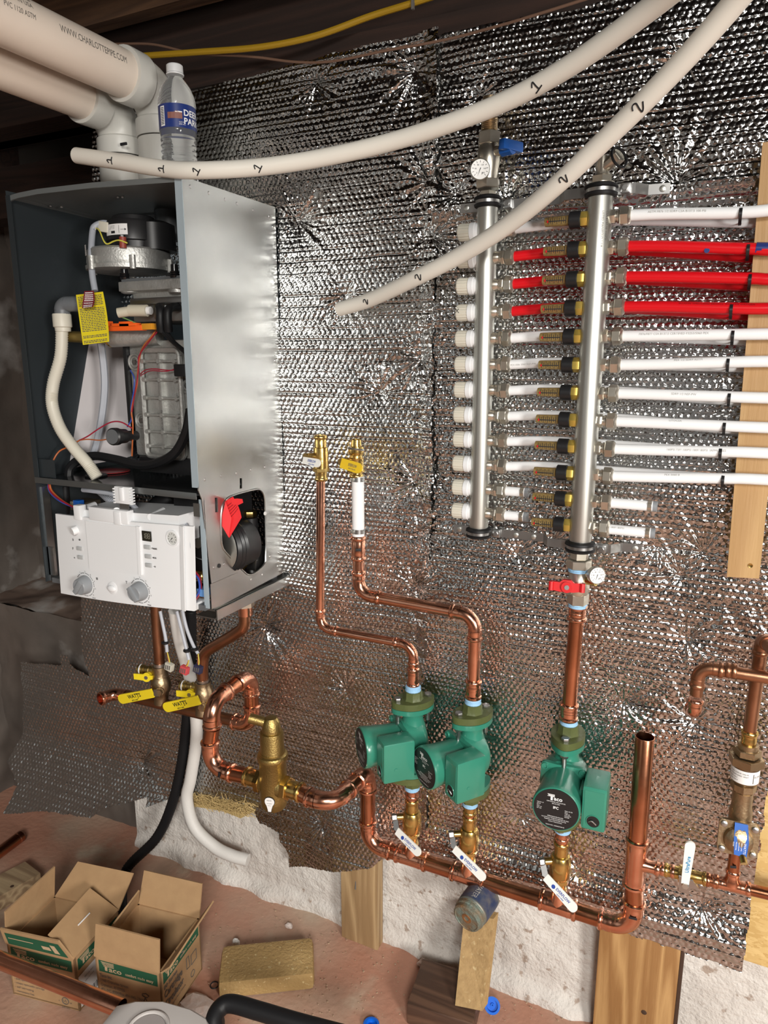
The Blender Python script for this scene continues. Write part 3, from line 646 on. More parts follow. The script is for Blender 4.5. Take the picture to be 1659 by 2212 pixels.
# two valves at the tops of the risers
t, c = ball_valve('brass ball valve with white lever on top of the thin copper riser', -0.811, -OH, 1.245, 1.348, 0.0124, ball=1.4)
e0, e1 = A(655, 994, OH+0.045), A(692, 1002, OH+0.055); mb = MB(); mb.cyl(V(-0.811, -OH, 1.300), V(-0.832, -OH-0.035, 1.302), 0.0085, 14); mb.build('stem', 'brass', t)
nrm = Vector((0.25, -0.95, 0.15)); mb = MB(); lever(mb, e0, e1, nrm, 0.0185, 0.0036); h = mb.build('lever', 'lever_white', t)
lever_text(h, 'EVERFLOW', e0, e1, nrm, 0.008, 'ink_blue', 0.30, width=0.023, dy=0.002); lever_text(h, 'LEAD FREE', e0, e1, nrm, 0.0036, 'ink_blue', 0.36, dy=-0.0052)
rim(t, V(-0.811, -OH, 1.348), (0, 0, 1), 0.0115, 'brass')
t, c = ball_valve('brass ball valve with yellow lever on top of the short milky tube', -0.722, -OH, 1.258, 1.318, 0.0128, ball=1.3)
MB().lathe(V(-0.722, -OH, 1.312), (0.02, 0, 1), [(0, 0.0165), (0.004, 0.0175), (0.015, 0.0168), (0.016, 0.012), (0.030, 0.0112), (0.031, 0.0095), (0.012, 0.0092), (0.011, 0.001)], 22, cap=False).build('threaded_end', 'brass', t)
MB().torus(V(-0.722, -OH, 1.322), (0.1, 0.1, 1), 0.0165, 0.0028).build('clamp_ring', 'zinc', t)
mb = MB(); mb.cyl(V(-0.722, -OH, 1.295), V(-0.742, -OH-0.036, 1.296), 0.0085, 14); mb.build('stem', 'brass', t)
e0, e1 = A(737, 1000, OH+0.045), A(782, 1014, OH+0.055); mb = MB(); lever(mb, e0, e1, nrm, 0.0225, 0.0036, 0.021); h = mb.build('lever', 'lever_yellow', t)
lever_text(h, 'EVERFLOW', e0, e1, nrm, 0.009, 'ink_grey', 0.36, width=0.023, dy=0.002); lever_text(h, 'GAS VALVE', e0, e1, nrm, 0.0038, 'ink_grey', 0.40, dy=-0.0055)
# boiler isolation valves with yellow levers and purge cocks
for i, (xv, lv0, lv1, lab) in enumerate(((-1.323, (330, 1497), (257, 1511), 'bronze boiler valve with long yellow lever under the left copper drop'), (-1.177, (430, 1512), (354, 1529), 'bronze boiler valve with long yellow lever under the bent copper drop'))):
    t = thing('purge_valve', lab, 'valve', (xv, -O2, 0.6)); dz = 0.0 if i == 0 else -0.018
    MB().lathe(V(xv, -O2, 0.612), (0, 0, 1), [(0, 0.019), (0.012, 0.0205), (0.02, 0.0255), (0.035, 0.0275), (0.052, 0.0255), (0.06, 0.021), (0.075, 0.0205), (0.09+dz, 0.0195), (0.092+dz, 0.0165)], 24).build('body', 'bronze', t)
    mb = MB(); mb.torus(V(xv, -O2, 0.675+dz), (0, 0, 1), 0.0205, 0.0022); mb.build('ridge', 'bronze', t)
    d = Vector((-1, -0.25, 0.0)).normalized(); s0 = V(xv, -O2, 0.688+dz); mb = MB(); mb.cyl(s0, s0+d*0.045, 0.010, 16); mb.torus(s0+d*0.03, d, 0.0105, 0.0018); mb.cyl(s0+d*0.045, s0+d*0.064, 0.0125, 16); mb.torus(s0+d*0.053, d, 0.0125, 0.0013); b = mb.build('drain_cock', 'brass_cast', t)
    mb = MB(); mb.torus(s0+d*0.056, d, 0.0128, 0.0016); mb.build('retainer', 'white_plastic', b)
    hc = s0+d*0.028+V(0.004, -0.019, -0.012); n_ = Vector((0.35, -0.93, 0.1)); mb = MB(); mb.cyl(hc+n_*-0.012, hc+n_*0.003, 0.0125, 18); mb.prism([hc+V(-0.034, -0.010, 0.009), hc+V(0, 0, 0.009), hc+V(0.017, 0.006, 0.006), hc+V(0.017, 0.006, -0.004), hc+V(0, 0, -0.009), hc+V(-0.034, -0.010, -0.007)], n_*0.005)
    k = mb.build('cock_handle', 'yellow', t); MB().cyl(hc+n_*0.003, hc+n_*0.006, 0.0055, 6).build('handle_screw', 'zinc', k)
    sc = V(xv+0.018, -O2-0.026, 0.642+dz*0.6); mb = MB(); mb.cyl(V(xv, -O2, 0.642+dz*0.6), sc, 0.012, 16); hexnut(mb, sc, sc+V(0.003, -0.008, 0), 0.011); mb.build('stem', 'bronze', t)
    a = A(lv0[0], lv0[1], O2+0.048); b = A(lv1[0], lv1[1], O2+0.05); n_ = Vector((0.3, -0.95, 0.05)); mb = MB(); lever(mb, a, b, n_, 0.0275, 0.005, 0.0245); h = mb.build('lever', 'yellow', t)
    mb = MB(); mb.prism([sc+V(0, -0.006, 0.010), sc+V(0.003, -0.006, -0.011), a+V(0.002, 0.002, -0.009), a+V(0.002, 0.002, 0.009)], V(0.001, -0.002, 0)); mb.build('lever_arm', 'zinc', t)
    lever_text(h, 'WATTS', a, b, n_, 0.0155, 'ink', 0.30, lift=0.003, flip=True, width=0.049, dy=0.003); lever_text(h, 'RPV-9-M1', a, b, n_, 0.0058, 'ink', 0.38, lift=0.003, flip=True, dy=-0.009)
    dd = (a-b).normalized(); upv = n_.cross(dd).normalized(); fn = planefn(b+dd*0.076+n_*0.0026, dd, upv); mb = MB(); quad(mb, fn, 0, -0.006, 0.0014, 0.006); quad(mb, fn, -0.004, 0.005, 0, 0.006); quad(mb, fn, -0.004, -0.006, 0, -0.005); mb.build('bracket_mark', 'ink', h)
# fill valve with upright white lever
t = thing('ball_valve', 'brass fill valve with an upright white lever right of the standpipe', 'valve', ml(0.0))
mb = MB(); mb.lathe(ml(-0.034), dl, press_prof(0.02, rm*0.98), 20); mb.cyl(ml(-0.016), ml(-0.006), 0.0125, 20); mb.cyl(ml(-0.006), ml(0.016), 0.0165, 8); mb.lathe(ml(0.046), -dl, press_prof(0.03, rm*0.98), 20); mb.build('body', 'brass', t)
sp = ml(0.008)+V(0, -0.028, 0.0); mb = MB(); mb.cyl(ml(0.008), sp, 0.008, 14); mb.build('stem', 'brass', t)
mb = MB(); mb.prism([sp+V(-0.013, 0.001, 0.014), sp+V(0.012, 0.001, 0.012), sp+V(0.026, 0.001, -0.002), sp+V(0.010, 0.001, -0.006), sp+V(0.006, 0.001, -0.020), sp+V(-0.010, 0.001, -0.018)], V(0, -0.003, 0)); k = mb.build('lever_hub', 'zinc', t)
mb = MB(); hexnut(mb, sp+V(0, -0.002, 0), sp+V(0, -0.009, 0), 0.0065); mb.build('stem_nut', 'steel', k)
a = sp+V(-0.001, -0.004, 0.004); b = A(1492, 1818, OH+0.046); n_ = Vector((0.1, -1, 0.12)); mb = MB(); lever(mb, a, b, n_, 0.0185, 0.004, 0.014); h = mb.build('lever', 'lever_white', t)
lever_text(h, 'UltraPure', a, b, n_, 0.0098, mat('ink_cyan', (0.02, 0.25, 0.5), 0.5), 0.28, lift=0.0026, width=0.040)
# check valve and backflow body
t = thing('backflow_preventer', 'square bronze backflow preventer with blue label on the fill riser', 'valve', (0.09, -OH, 0.62))
mb = MB(); mb.lathe(V(0.089, -OH, 0.600), (0, 0, 1), [(0, 0.0125), (0.006, 0.0148), (0.014, 0.0152), (0.02, 0.0135), (0.035, 0.016), (0.06, 0.02), (0.085, 0.02), (0.095, 0.0175), (0.125, 0.0175)], 20); mb.build('body', 'bronze', t)
fc = A(1595, 1812, OH+0.030); fx = Vector((0.94, 0.0, 0.0)).normalized(); n_ = Vector((0.10, -0.98, 0.15)).normalized(); fx = (fx-n_*fx.dot(n_)).normalized(); fz = n_.cross(fx)*-1
if fz.z < 0: fz = -fz
def fp(a, b, c): return fc+fx*a+fz*b+n_*c
mb = MB(); pts = []
for (sx, sz) in ((1, 1), (-1, 1), (-1, -1), (1, -1)):
    for k in range(4):
        an = math.atan2(sz, sx)-math.pi/4+math.pi/2*k/3; pts.append(fp(sx*0.027+0.007*math.cos(an), sz*0.025+0.007*math.sin(an), 0))
mb.prism(pts, n_*-0.009); pl = mb.build('cover_plate', 'bronze', t)
mb = MB(); mb.lathe(fp(0, -0.002, 0), n_, [(0, 0.026), (0.008, 0.024), (0.014, 0.016), (0.016, 0.004)], 20); mb.build('dome', 'bronze', pl)
for (sx, sz) in ((1, 1), (-1, 1), (-1, -1), (1, -1)): MB().lathe(fp(sx*0.026, sz*0.024, 0), n_, [(0, 0.0062), (0.004, 0.0055), (0.005, 0.003)], 12).build('screw', 'zinc', pl)
mb = MB(); mb.prism([fp(-0.009, 0.031, 0.002), fp(0.013, 0.031, 0.002), fp(0.015, 0.004, 0.0165), fp(0.014, -0.026, 0.014), fp(-0.007, -0.024, 0.014), fp(-0.010, 0.004, 0.0165)], n_*0.0012); lb = mb.build('label', 'blue', t)
mb = MB(); fn = planefn(fp(0.010, 0.010, 0.0182), -fz, fx, 0.0)
for k, (s, sz) in enumerate((('WATTS', 0.006), ('SERIES LF9D', 0.003), ('BACKFLOW', 0.003), ('PREVENTER', 0.003), ('175 PSI', 0.003))): text(mb, s, sz, lambda x, y: fp(0.011-0.0, 0.004, 0.0186)+fz*(-x+0.0)+fx*(y), 0.002, -0.004-k*0.0045)
mb.build('lettering', 'ink_white', lb, smooth=False)
mb = MB(); mb.cyl(fp(0.006, -0.020, 0.006), fp(0.010, -0.034, 0.022), 0.0062, 14); mb.build('vent_nipple', 'brass', t)
t = thing('check_valve', 'bronze dual check valve with white label above the blue-labelled preventer', 'valve', (0.089, -OH, 0.72))
mb = MB(); mb.lathe(V(0.0885, -OH, 0.722), (0, 0, 1), [(0, 0.0165), (0.006, 0.0175), (0.008, 0.022), (0.02, 0.022), (0.022, 0.0185), (0.026, 0.0185)], 8); mb.build('lower_union', 'bronze', t)
mb = MB(); mb.lathe(V(0.0885, -OH, 0.746), (0, 0, 1), [(0, 0.0205), (0.004, 0.0238), (0.034, 0.0238), (0.036, 0.025)], 24); mb.build('body', 'bronze', t)
LO = V(0.0885, -OH, 0.0)
def lab_fn(r_, z_): return lambda x, y: LO+V(math.sin(x/r_)*r_, -math.cos(x/r_)*r_, z_+y)
mb = MB(); quad(mb, lab_fn(0.0242, 0.751), -0.037, 0, 0.037, 0.026, 18, 1); lb = mb.build('label', 'paper', t)
mb = MB(); fn = lab_fn(0.0246, 0.751)
for k, s in enumerate(('DUAL CHECK VALVE', 'ATMOSPHERIC VENT', 'ASSE 1012', 'MAX 250 F')): text(mb, s, 0.0038, fn, -0.030, 0.019-k*0.005)
text(mb, 'FLOW', 0.005, fn, 0.016, 0.014); quad(mb, fn, 0.0135, 0.003, 0.015, 0.022); mb.build('lettering', 'ink_grey', lb, smooth=False)
mb = MB(); hexnut(mb, V(0.0885, -OH, 0.781), V(0.0885, -OH, 0.797), 0.031, 0.2); mb.build('union_nut', 'bronze', t)
mb = MB(); hexnut(mb, V(0.0885, -OH, 0.799), V(0.0885, -OH, 0.812), 0.0235, 0.5); mb.cyl(V(0.0885, -OH, 0.81), V(0.0885, -OH, 0.822), 0.0175, 20); mb.build('upper_nut', 'bronze', t)
mb = MB(); mb.lathe(V(0.0885, -OH, 0.848), (0, 0, -1), press_prof(0.028, 0.0118), 20); mb.build('press_end', 'brass', t)
# ---------------------------------------------------------------- brass air separator
t = thing('air_separator', 'tall cast brass air separator between the copper loop and the wide bend', 'air separator', (-0.857, -OS, 0.51))
cs = V(-0.857, -OS, 0)
mb = MB(); mb.lathe(cs+V(0, 0, 0.507), (0, 0, 1), [(0, 0.018), (0.003, 0.026), (0.012, 0.0305), (0.03, 0.0315), (0.118, 0.0305), (0.124, 0.0345), (0.131, 0.0355), (0.136, 0.0335), (0.139, 0.0285), (0.142, 0.0285)], 32); body = mb.build('body', 'brass_cast', t)
mb = MB(); mb.lathe(cs+V(0, 0, 0.648), (0, 0, 1), [(0, 0.0275), (0.002, 0.027), (0.045, 0.0265), (0.049, 0.0255), (0.050, 0.022)], 32); mb.build('upper_chamber', 'brass_cast', t)
mb = MB(); mb.lathe(cs+V(0, 0, 0.697), (0, 0, 1), [(0, 0.0215), (0.006, 0.0215), (0.026, 0.0185), (0.034, 0.013), (0.036, 0.004)], 24); mb.cyl(cs+V(0, 0, 0.715), cs+V(-0.046, -0.018, 0.728), 0.0115, 16); mb.build('vent_cap', 'brass_cast', t)
for s in (-1, 1):
    mb = MB(); c = V(-0.857, -OS, ZSep); mb.lathe(c+V(s*0.020, 0, 0), (s, 0, 0), [(0, 0.026), (0.008, 0.024), (0.012, 0.0235)], 20); mb.build('port', 'brass_cast', t)
    mb = MB(); hexnut(mb, c+V(s*0.029, 0, 0), c+V(s*0.043, 0, 0), 0.0275, 0.3); mb.build('port_nut', 'brass', t)
    mb = MB(); mb.lathe(c+V(s*0.076, 0, 0), (-s, 0, 0), press_prof(0.034, 0.0186), 22); mb.build('press_adapter', 'brass', t)
# bulb-shaped sticker
def cyl_fn(r_, z_, a0): return lambda x, y: cs+V(math.sin(a0+x/r_)*r_, -math.cos(a0+x/r_)*r_, z_+y)
fn = cyl_fn(0.0322, 0.535, 0.28); mb = MB(); pts = [(0.0115*math.cos(a), 0.006+0.0115*math.sin(a)) for a in [(-50+k*280/16)*math.pi/180 for k in range(17)]]+[(-0.0045, -0.012), (-0.0035, -0.018), (0.0035, -0.018), (0.0045, -0.012)]
mb.add([fn(p[0]*1.12, p[1]*1.08) for p in pts], [tuple(range(len(pts)))]); st = mb.build('sticker', 'ink', t)
fn = cyl_fn(0.0325, 0.535, 0.28); mb = MB(); mb.add([fn(*p) for p in pts], [tuple(range(len(pts)))]); mb.build('sticker_face', 'paper', st)
mb = MB(); fn = cyl_fn(0.0328, 0.535, 0.28); text(mb, 'DISCAL', 0.0035, fn, 0, 0.009, 'C'); quad(mb, fn, -0.006, 0.002, 0.006, 0.0026); quad(mb, fn, -0.004, -0.003, 0.004, -0.0026); mb.build('sticker_print', 'ink', st, smooth=False)
# ---------------------------------------------------------------- circulator pumps
def make_pump(label, loc, rz):
    t = thing('circulator_pump', label, 'pump', loc, rz, 'green circulator pumps'); K = dict(local=True)
    # volute: upper and lower necks flowing into a flat drum, axis along -y
    mb = MB(); mb.lathe((0, 0, 0.082), (0, 0, -1), [(0, 0.030), (0.008, 0.029), (0.018, 0.0235), (0.03, 0.0235), (0.045, 0.028), (0.07, 0.034)], 22)
    mb.lathe((0, 0, -0.082), (0, 0, 1), [(0, 0.030), (0.008, 0.028), (0.02, 0.026), (0.04, 0.032), (0.06, 0.036)], 22)
    mb.lathe((0, 0.027, 0), (0, -1, 0), [(0, 0.030), (0.006, 0.042), (0.016, 0.049), (0.040, 0.0495), (0.056, 0.048)], 28); mb.build('volute', 'pump_green', t, **K)
    for s in (1, -1):
        for (nm, a, b, mt) in (('pump_flange', 0.072, 0.083, 'pump_green'), ('pipe_flange', 0.084, 0.099, 'flange_green')):
            pts = []
            for k in range(32):
                an = 2*math.pi*k/32; c_, s_ = math.cos(an), math.sin(an); e = 0.031*c_; f_ = 0.0465*s_
                w = 1.0 + 0.10*abs(s_)**6; pts.append(Vector((e*(1.0+0.10*abs(c_)), f_*w, s*a)))
            mb = MB(); mb.prism(pts, (0, 0, s*(b-a))); o = mb.build(nm, mt, t, **K)
        mb = MB(); mb.lathe((0, 0, s*0.098), (0, 0, s), [(0, 0.0245), (0.005, 0.0215), (0.02, 0.0205), (0.021, 0.017)], 8, rot=0.39); mb.build('flange_neck', 'flange_green', t, **K)
        mb = MB(); mb.lathe((0, 0, s*0.117), (0, 0, s), [(0, 0.0172), (0.003, 0.0183), (0.006, 0.0172), (0.011, 0.0176), (0.014, 0.0155)], 18); mb.build('thread_seal', 'tape_blue', t, **K)
        for q in (1, -1):
            if s == 1:
                mb = MB(); hexnut(mb, (0, q*0.0365, 0.099), (0, q*0.0365, 0.106), 0.0088, 0.2*q); o = mb.build('bolt_head', 'zinc', t, **K)
                MB().cyl((0, q*0.0365, 0.100), (0, q*0.0365, 0.040), 0.0048, 10).build('bolt_shank', 'zinc', t, **K); mb = MB(); hexnut(mb, (0, q*0.0365, 0.071), (0, q*0.0365, 0.063), 0.0088); mb.build('bolt_nut', 'zinc', t, **K)
            else:
                mb = MB(); hexnut(mb, (0, q*0.0365, -0.099), (0, q*0.0365, -0.106), 0.0088); mb.build('bolt_head', 'zinc', t, **K)
    # motor plate with four ears, motor can, label face
    pts = []
    for (sx, sz) in ((1, 1), (-1, 1), (-1, -1), (1, -1)):
        for k in range(5):
            an = math.atan2(sz, sx)-math.pi/4+math.pi/2*k/4; pts.append(Vector((sx*0.037+0.0085*math.cos(an), -0.029, sz*0.037+0.0085*math.sin(an))))
        pts.append(Vector((0 if sx*sz < 0 else -sx*0.041*0+(-sx*0.0), -0.029, 0)) if False else Vector((-sx*0.012 if sx*sz > 0 else sx*0.044, -0.029, sz*0.044 if sx*sz > 0 else -sz*0.012)))
    mb = MB(); mb.prism(pts, (0, -0.009, 0)); mp_ = mb.build('motor_plate', 'pump_green', t, **K)
    for (sx, sz) in ((1, 1), (-1, 1), (-1, -1), (1, -1)):
        mb = MB(); mb.lathe((sx*0.037, -0.037, sz*0.037), (0, -1, 0), [(0, 0.0075), (0.005, 0.007), (0.0051, 0.0045), (0.003, 0.004)], 14); mb.build('cap_screw', 'pump_green', mp_, **K)
    mb = MB(); mb.lathe((0, -0.036, 0), (0, -1, 0), [(0, 0.041), (0.02, 0.0415), (0.06, 0.0438), (0.074, 0.0455), (0.082, 0.0462), (0.086, 0.0452), (0.0875, 0.0435), (0.0865, 0.0425)], 40); mb.build('motor_can', 'pump_green', t, **K)
    MB().lathe((0, -0.1222, 0), (0, -1, 0), [(0, 0.0428), (0.0012, 0.0425)], 40).build('name_plate', 'black', t, **K)
    fn = planefn((0, -0.1236, 0), (1, 0, 0), (0, 0, 1), 0.0002); mb = MB()
    text(mb, 'aco', 0.0115, fn, -0.0045, 0.0195, bold=True)
    for k in range(3): quad(mb, fn, -0.0165+k*0.0012, 0.0302-k*0.0016, -0.003, 0.0312-k*0.0016)
    quad(mb, fn, -0.0105, 0.0185, -0.0065, 0.0290); quad(mb, fn, -0.0165, 0.0262, -0.003, 0.0272)
    text(mb, 'CARTRIDGE CIRCULATOR', 0.0030, fn, 0, 0.0148, 'C'); text(mb, '007-F5-7IFC', 0.0030, fn, 0, 0.0110, 'C'); text(mb, 'IFC', 0.0075, fn, 0, 0.0015, 'C', bold=True)
    for k, s in enumerate(('VOLTS 115', 'HZ 60', 'PH 1', 'AMP .79', 'HP 1/25')): text(mb, s, 0.0027, fn, -0.036, 0.0085-k*0.0033)
    for k, s in enumerate(('MAX 125 PSI', '230 F', 'TYPE 3R', 'USE WITH', 'WATER')): text(mb, s, 0.0027, fn, 0.017, 0.001-k*0.0033)
    for k, (s, w) in enumerate((('IMPEDANCE PROTECTED', 0.030), ('ACOUSTICALLY TESTED FOR INDOOR USE ONLY', 0.052), ('THERMALLY PROTECTED MOTOR', 0.042), ('CLASS F INSULATION', 0.026))): text(mb, s, 0.0028, fn, 0, -0.0165-k*0.0037, 'C', width=w)
    text(mb, 'TACO INC. CRANSTON RI', 0.0030, fn, 0, -0.0355, 'C'); mb.build('plate_print', 'ink_white', t, local=True, smooth=False)
    # terminal box on the motor's right side
    mb = MB(); mb.box((0.068, -0.066, 0.004), (0.046, 0.072, 0.092), None, 0.006); tb = mb.build('terminal_box', 'pump_green', t, **K)
    mb = MB(); mb.box((0.044, -0.060, 0.002), (0.012, 0.040, 0.05)); mb.build('box_neck', 'pump_green', t, **K)
    MB().lathe((0.068, -0.1022, -0.021), (0, -1, 0), [(0, 0.0128), (0.0008, 0.0126)], 20).build('knockout', 'black', tb, **K)
    mb = MB(); mb.torus((0.068, -0.1028, -0.021), (0, 1, 0), 0.0128, 0.0011, 22, 6); mb.build('knockout_rim', 'pump_green', tb, **K)
    MB().tube(bez([(0.060, -0.1035, -0.0225), (0.066, -0.105, -0.019), (0.074, -0.1035, -0.026)], 5), 0.0015, 8).build('wire_end', 'zinc', tb, **K)
    MB().lathe((0.0908, -0.074, -0.012), (1, 0, 0), [(0, 0.004), (0.0012, 0.0036)], 12).build('cover_screw', 'pump_green', tb, **K)
    fn2 = planefn((0.0862, -0.050, 0.020), (0, 1, 0), (0, 0, 1), 0.0003); fn3 = planefn((0.048, -0.084, 0.0474), (1, 0, 0), (0, 1, 0), 0.0003)
    mb = MB(); mb.prism([(0.050, -0.1024, 0.042), (0.086, -0.1024, 0.042), (0.086, -0.1024, -0.036), (0.050, -0.1024, -0.036)], (0, 0.0006, 0)); mb.build('box_cover_edge', 'pump_green', tb, **K)
    return t
ZC = (ZT+ZBt)/2
make_pump('leftmost green circulator pump, motor turned to the left', (XP1, -OH, ZC), math.radians(-45))
make_pump('middle green circulator pump, motor turned left and overlapping its neighbour', (XP2, -OH, ZC), math.radians(-35))
make_pump('rightmost green circulator pump with its black name plate facing front', (XP3, -OH, ZC), math.radians(3))
# ---------------------------------------------------------------- radiant manifold
XML, OML, RML = -0.446, 0.070, 0.0195
XMR, OMR, RMR = -0.232, 0.105, 0.0210
ROWZ = [1.752-0.05*i for i in range(12)]
def gauge(root, c, n_, r, dial_txt=True):
    c = Vector(c); n_ = Vector(n_).normalized(); mb = MB(); mb.lathe(c-n_*0.010, n_, [(0, r*0.9), (0.002, r), (0.012, r*1.0), (0.0135, r*0.93), (0.012, r*0.9)], 28); g = mb.build('gauge', 'steel', root)
    MB().cyl(c+n_*0.0005, c+n_*0.0022, r*0.9, 28).build('dial', 'dial', g)
    x = Vector((0, 0, 1)).cross(n_).normalized() if abs(n_.z) < 0.9 else Vector((1, 0, 0)); y = n_.cross(x); mb = MB()
    for k in range(11):
        a = math.radians(225-27*k); d = x*math.cos(a)+y*math.sin(a); q = x*-math.sin(a)+y*math.cos(a); p = c+n_*0.0026
        mb.add([p+d*r*0.62-q*r*0.02, p+d*r*0.8-q*r*0.02, p+d*r*0.8+q*r*0.02, p+d*r*0.62+q*r*0.02], [(0, 1, 2, 3)])
        if k % 2 == 0: text(mb, str(k*20), r*0.2, lambda u, v: p+d*r*0.45+x*u+y*v, 0, -r*0.07, 'C')
    a = math.radians(250); d = x*math.cos(a)+y*math.sin(a); q = x*-math.sin(a)+y*math.cos(a); p = c+n_*0.003
    mb.add([p-d*r*0.15-q*r*0.04, p+d*r*0.7, p-d*r*0.15+q*r*0.04], [(0, 1, 2)]); text(mb, 'F', r*0.3, lambda u, v: p+x*u+y*v, r*0.15, -r*0.5)
    mb.build('dial_print', 'ink', g, smooth=False); return g
def butterfly(root, c, n_, axis, L_, mt, nm='handle'):
    c = Vector(c); n_ = Vector(n_).normalized(); ax = Vector(axis).normalized(); up = n_.cross(ax); mb = MB()
    pts = [(-L_, 0.009), (-L_*0.45, 0.008), (-L_*0.25, 0.013), (L_*0.25, 0.013), (L_*0.45, 0.008), (L_, 0.009), (L_, -0.007), (L_*0.4, -0.010), (-L_*0.4, -0.010), (-L_, -0.007)]
    mb.prism([c+ax*a+up*b-n_*0.003 for a, b in pts], n_*0.012); mb.cyl(c-n_*0.006, c+n_*0.014, 0.0105, 16); mb.cyl(c-ax*L_*0.95-up*0.008+n_*0.009, c-ax*L_*0.95+up*0.009+n_*0.009, 0.005, 8); mb.cyl(c+ax*L_*0.95-up*0.008+n_*0.009, c+ax*L_*0.95+up*0.009+n_*0.009, 0.005, 8)
    h = mb.build(nm, mt, root); MB().cyl(c+n_*0.014, c+n_*0.0155, 0.0045, 12).build('handle_screw', 'zinc', h); return h
def clamp_ring(root, x, off, z, r):
    c = V(x, -off, z); mb = MB(); mb.lathe(c-V(0, 0, 0.011), (0, 0, 1), [(0, r*1.02), (0.002, r*1.28), (0.006, r*1.34), (0.008, r*1.18), (0.013, r*1.18), (0.015, r*1.36), (0.019, r*1.32), (0.022, r*1.04)], 28); o = mb.build('rubber_clamp', 'black_rubber', root)
    MB().lathe(c-V(0, 0, 0.004), (0, 0, 1), [(0, r*1.2), (0.008, r*1.2)], 28).build('clamp_band', 'zinc', o)
# left (return) bar
t = thing('manifold_bar', 'stainless manifold bar with twelve white caps, nearer the boiler', 'manifold', (XML, -OML, 1.15))
z0, z1 = 1.166, 1.806; ML = t
MB().lathe(V(XML, -OML, z0), (0, 0, 1), [(0, RML*0.75), (0.004, RML*0.95), (0.010, RML), (z1-z0-0.010, RML), (z1-z0-0.004, RML*0.95), (z1-z0, RML*0.75)], 36).build('bar', 'steel', t)
for z in (1.160, 1.803): clamp_ring(t, XML, OML, z, RML)
for i, z in enumerate(ROWZ):
    c = V(XML, -OML, z); L1 = c-V(RML, 0, 0)
    mb = MB(); mb.lathe(L1+V(0.004, 0, 0), (-1, 0, 0), [(0, 0.0150), (0.006, 0.0160), (0.007, 0.0172), (0.016, 0.0172), (0.0165, 0.0150)], 24); cp = mb.build('cap_collar', 'white_plastic', t)
    n = 48; mb = MB(); vs_ = []; fs_ = []
    for (tt, rr) in ((0.0125, 0.0150), (0.0130, 0.0160), (0.030, 0.0164), (0.0345, 0.0160), (0.0365, 0.0145)):
        for k in range(n): a = 2*math.pi*k/n; q = rr*(1.0 if k % 3 else 0.955); vs_.append(L1+V(-tt, q*math.cos(a), q*math.sin(a)))
    for a in range(4):
        for k in range(n): fs_.append((a*n+k, a*n+(k+1) % n, (a+1)*n+(k+1) % n, (a+1)*n+k))
    fs_.append(tuple(range(4*n, 5*n))); mb.add(vs_, fs_).build('cap', 'cream', t, angle=0.25)
    R1 = c+V(RML-0.003, 0, 0); mb = MB(); mb.lathe(R1, (1, 0, 0), [(0, 0.0125), (0.006, 0.0115), (0.010, 0.0100), (0.011, 0.0118), (0.016, 0.0118)], 18); hexnut(mb, R1+V(0.014, 0, 0), R1+V(0.021, 0, 0), 0.0135, 0.2*i); o = mb.build('outlet', 'nickel', t)
    mb = MB(); hexnut(mb, R1+V(0.0225, 0, 0), R1+V(0.036, 0, 0), 0.0158, 0.35*i); mb.lathe(R1+V(0.036, 0, 0), (1, 0, 0), [(0, 0.0148), (0.003, 0.012), (0.004, 0.009)], 18); mb.build('compression_nut', 'nickel', t)
mb = MB(); x0 = A(983, 660, OML+0.016); text(mb, 'X', 0.012, lambda u, v: V(XML-RML-0.036+u, -OML-0.0166+abs(v)*0.1, ROWZ[3]-0.001+v), 0, 0); mb.build('pen_mark', 'ink', ML, smooth=False)
# valve, gauge and blue handle on top of the left bar
t = thing('ball_valve', 'nickel ball valve with round gauge and blue butterfly handle atop the manifold', 'valve', (XML, -OML, 1.81))
b = V(XML-0.001, -OML, 1.806); mb = MB(); hexnut(mb, b+V(0, 0, 0.002), b+V(0, 0, 0.016), 0.0165, 0.5); hexnut(mb, b+V(0, 0, 0.020), b+V(0, 0, 0.036), 0.023, 0.2); mb.build('union_nut', 'nickel', t)
mb = MB(); mb.lathe(b+V(0, 0, 0.036), (0, 0, 1), [(0, 0.0165), (0.010, 0.0175), (0.022, 0.020), (0.035, 0.0215), (0.052, 0.0205), (0.058, 0.0185), (0.062, 0.0185)], 24); mb.build('body', 'nickel', t)
mb = MB(); hexnut(mb, b+V(0, 0, 0.096), b+V(0, 0, 0.118), 0.022, 0.4); mb.build('hex_end', 'nickel', t)
MB().lathe(b+V(0, 0, 0.118), (0, 0, 1), [(0, 0.0155)]+[(0.001+0.0016*k, 0.0155 if k % 2 else 0.0142) for k in range(14)]+[(0.026, 0.014), (0.06, 0.0135)], 20).build('threaded_nipple', 'bronze', t)
MB().cyl(b+V(0, 0, 0.065), b+V(-0.014, -0.030, 0.062), 0.008, 14).build('gauge_well', 'nickel', t); gauge(t, A(1037, 366, OML+0.036), (0.35, -0.92, -0.08), 0.0185)
MB().cyl(b+V(0, 0, 0.082), b+V(0.030, -0.012, 0.082), 0.009, 14).build('stem', 'nickel', t); hc = b+V(0.034, -0.014, 0.082)
mb = MB(); mb.cyl(hc-V(0.004, 0, 0), hc+V(0.018, -0.007, 0), 0.0125, 8); mb.box(hc+V(0.014, -0.004, 0.003), (0.014, 0.05, 0.018), Matrix.Rotation(-0.5, 3, 'Z'), 0.003); mb.build('handle', 'blue', t)
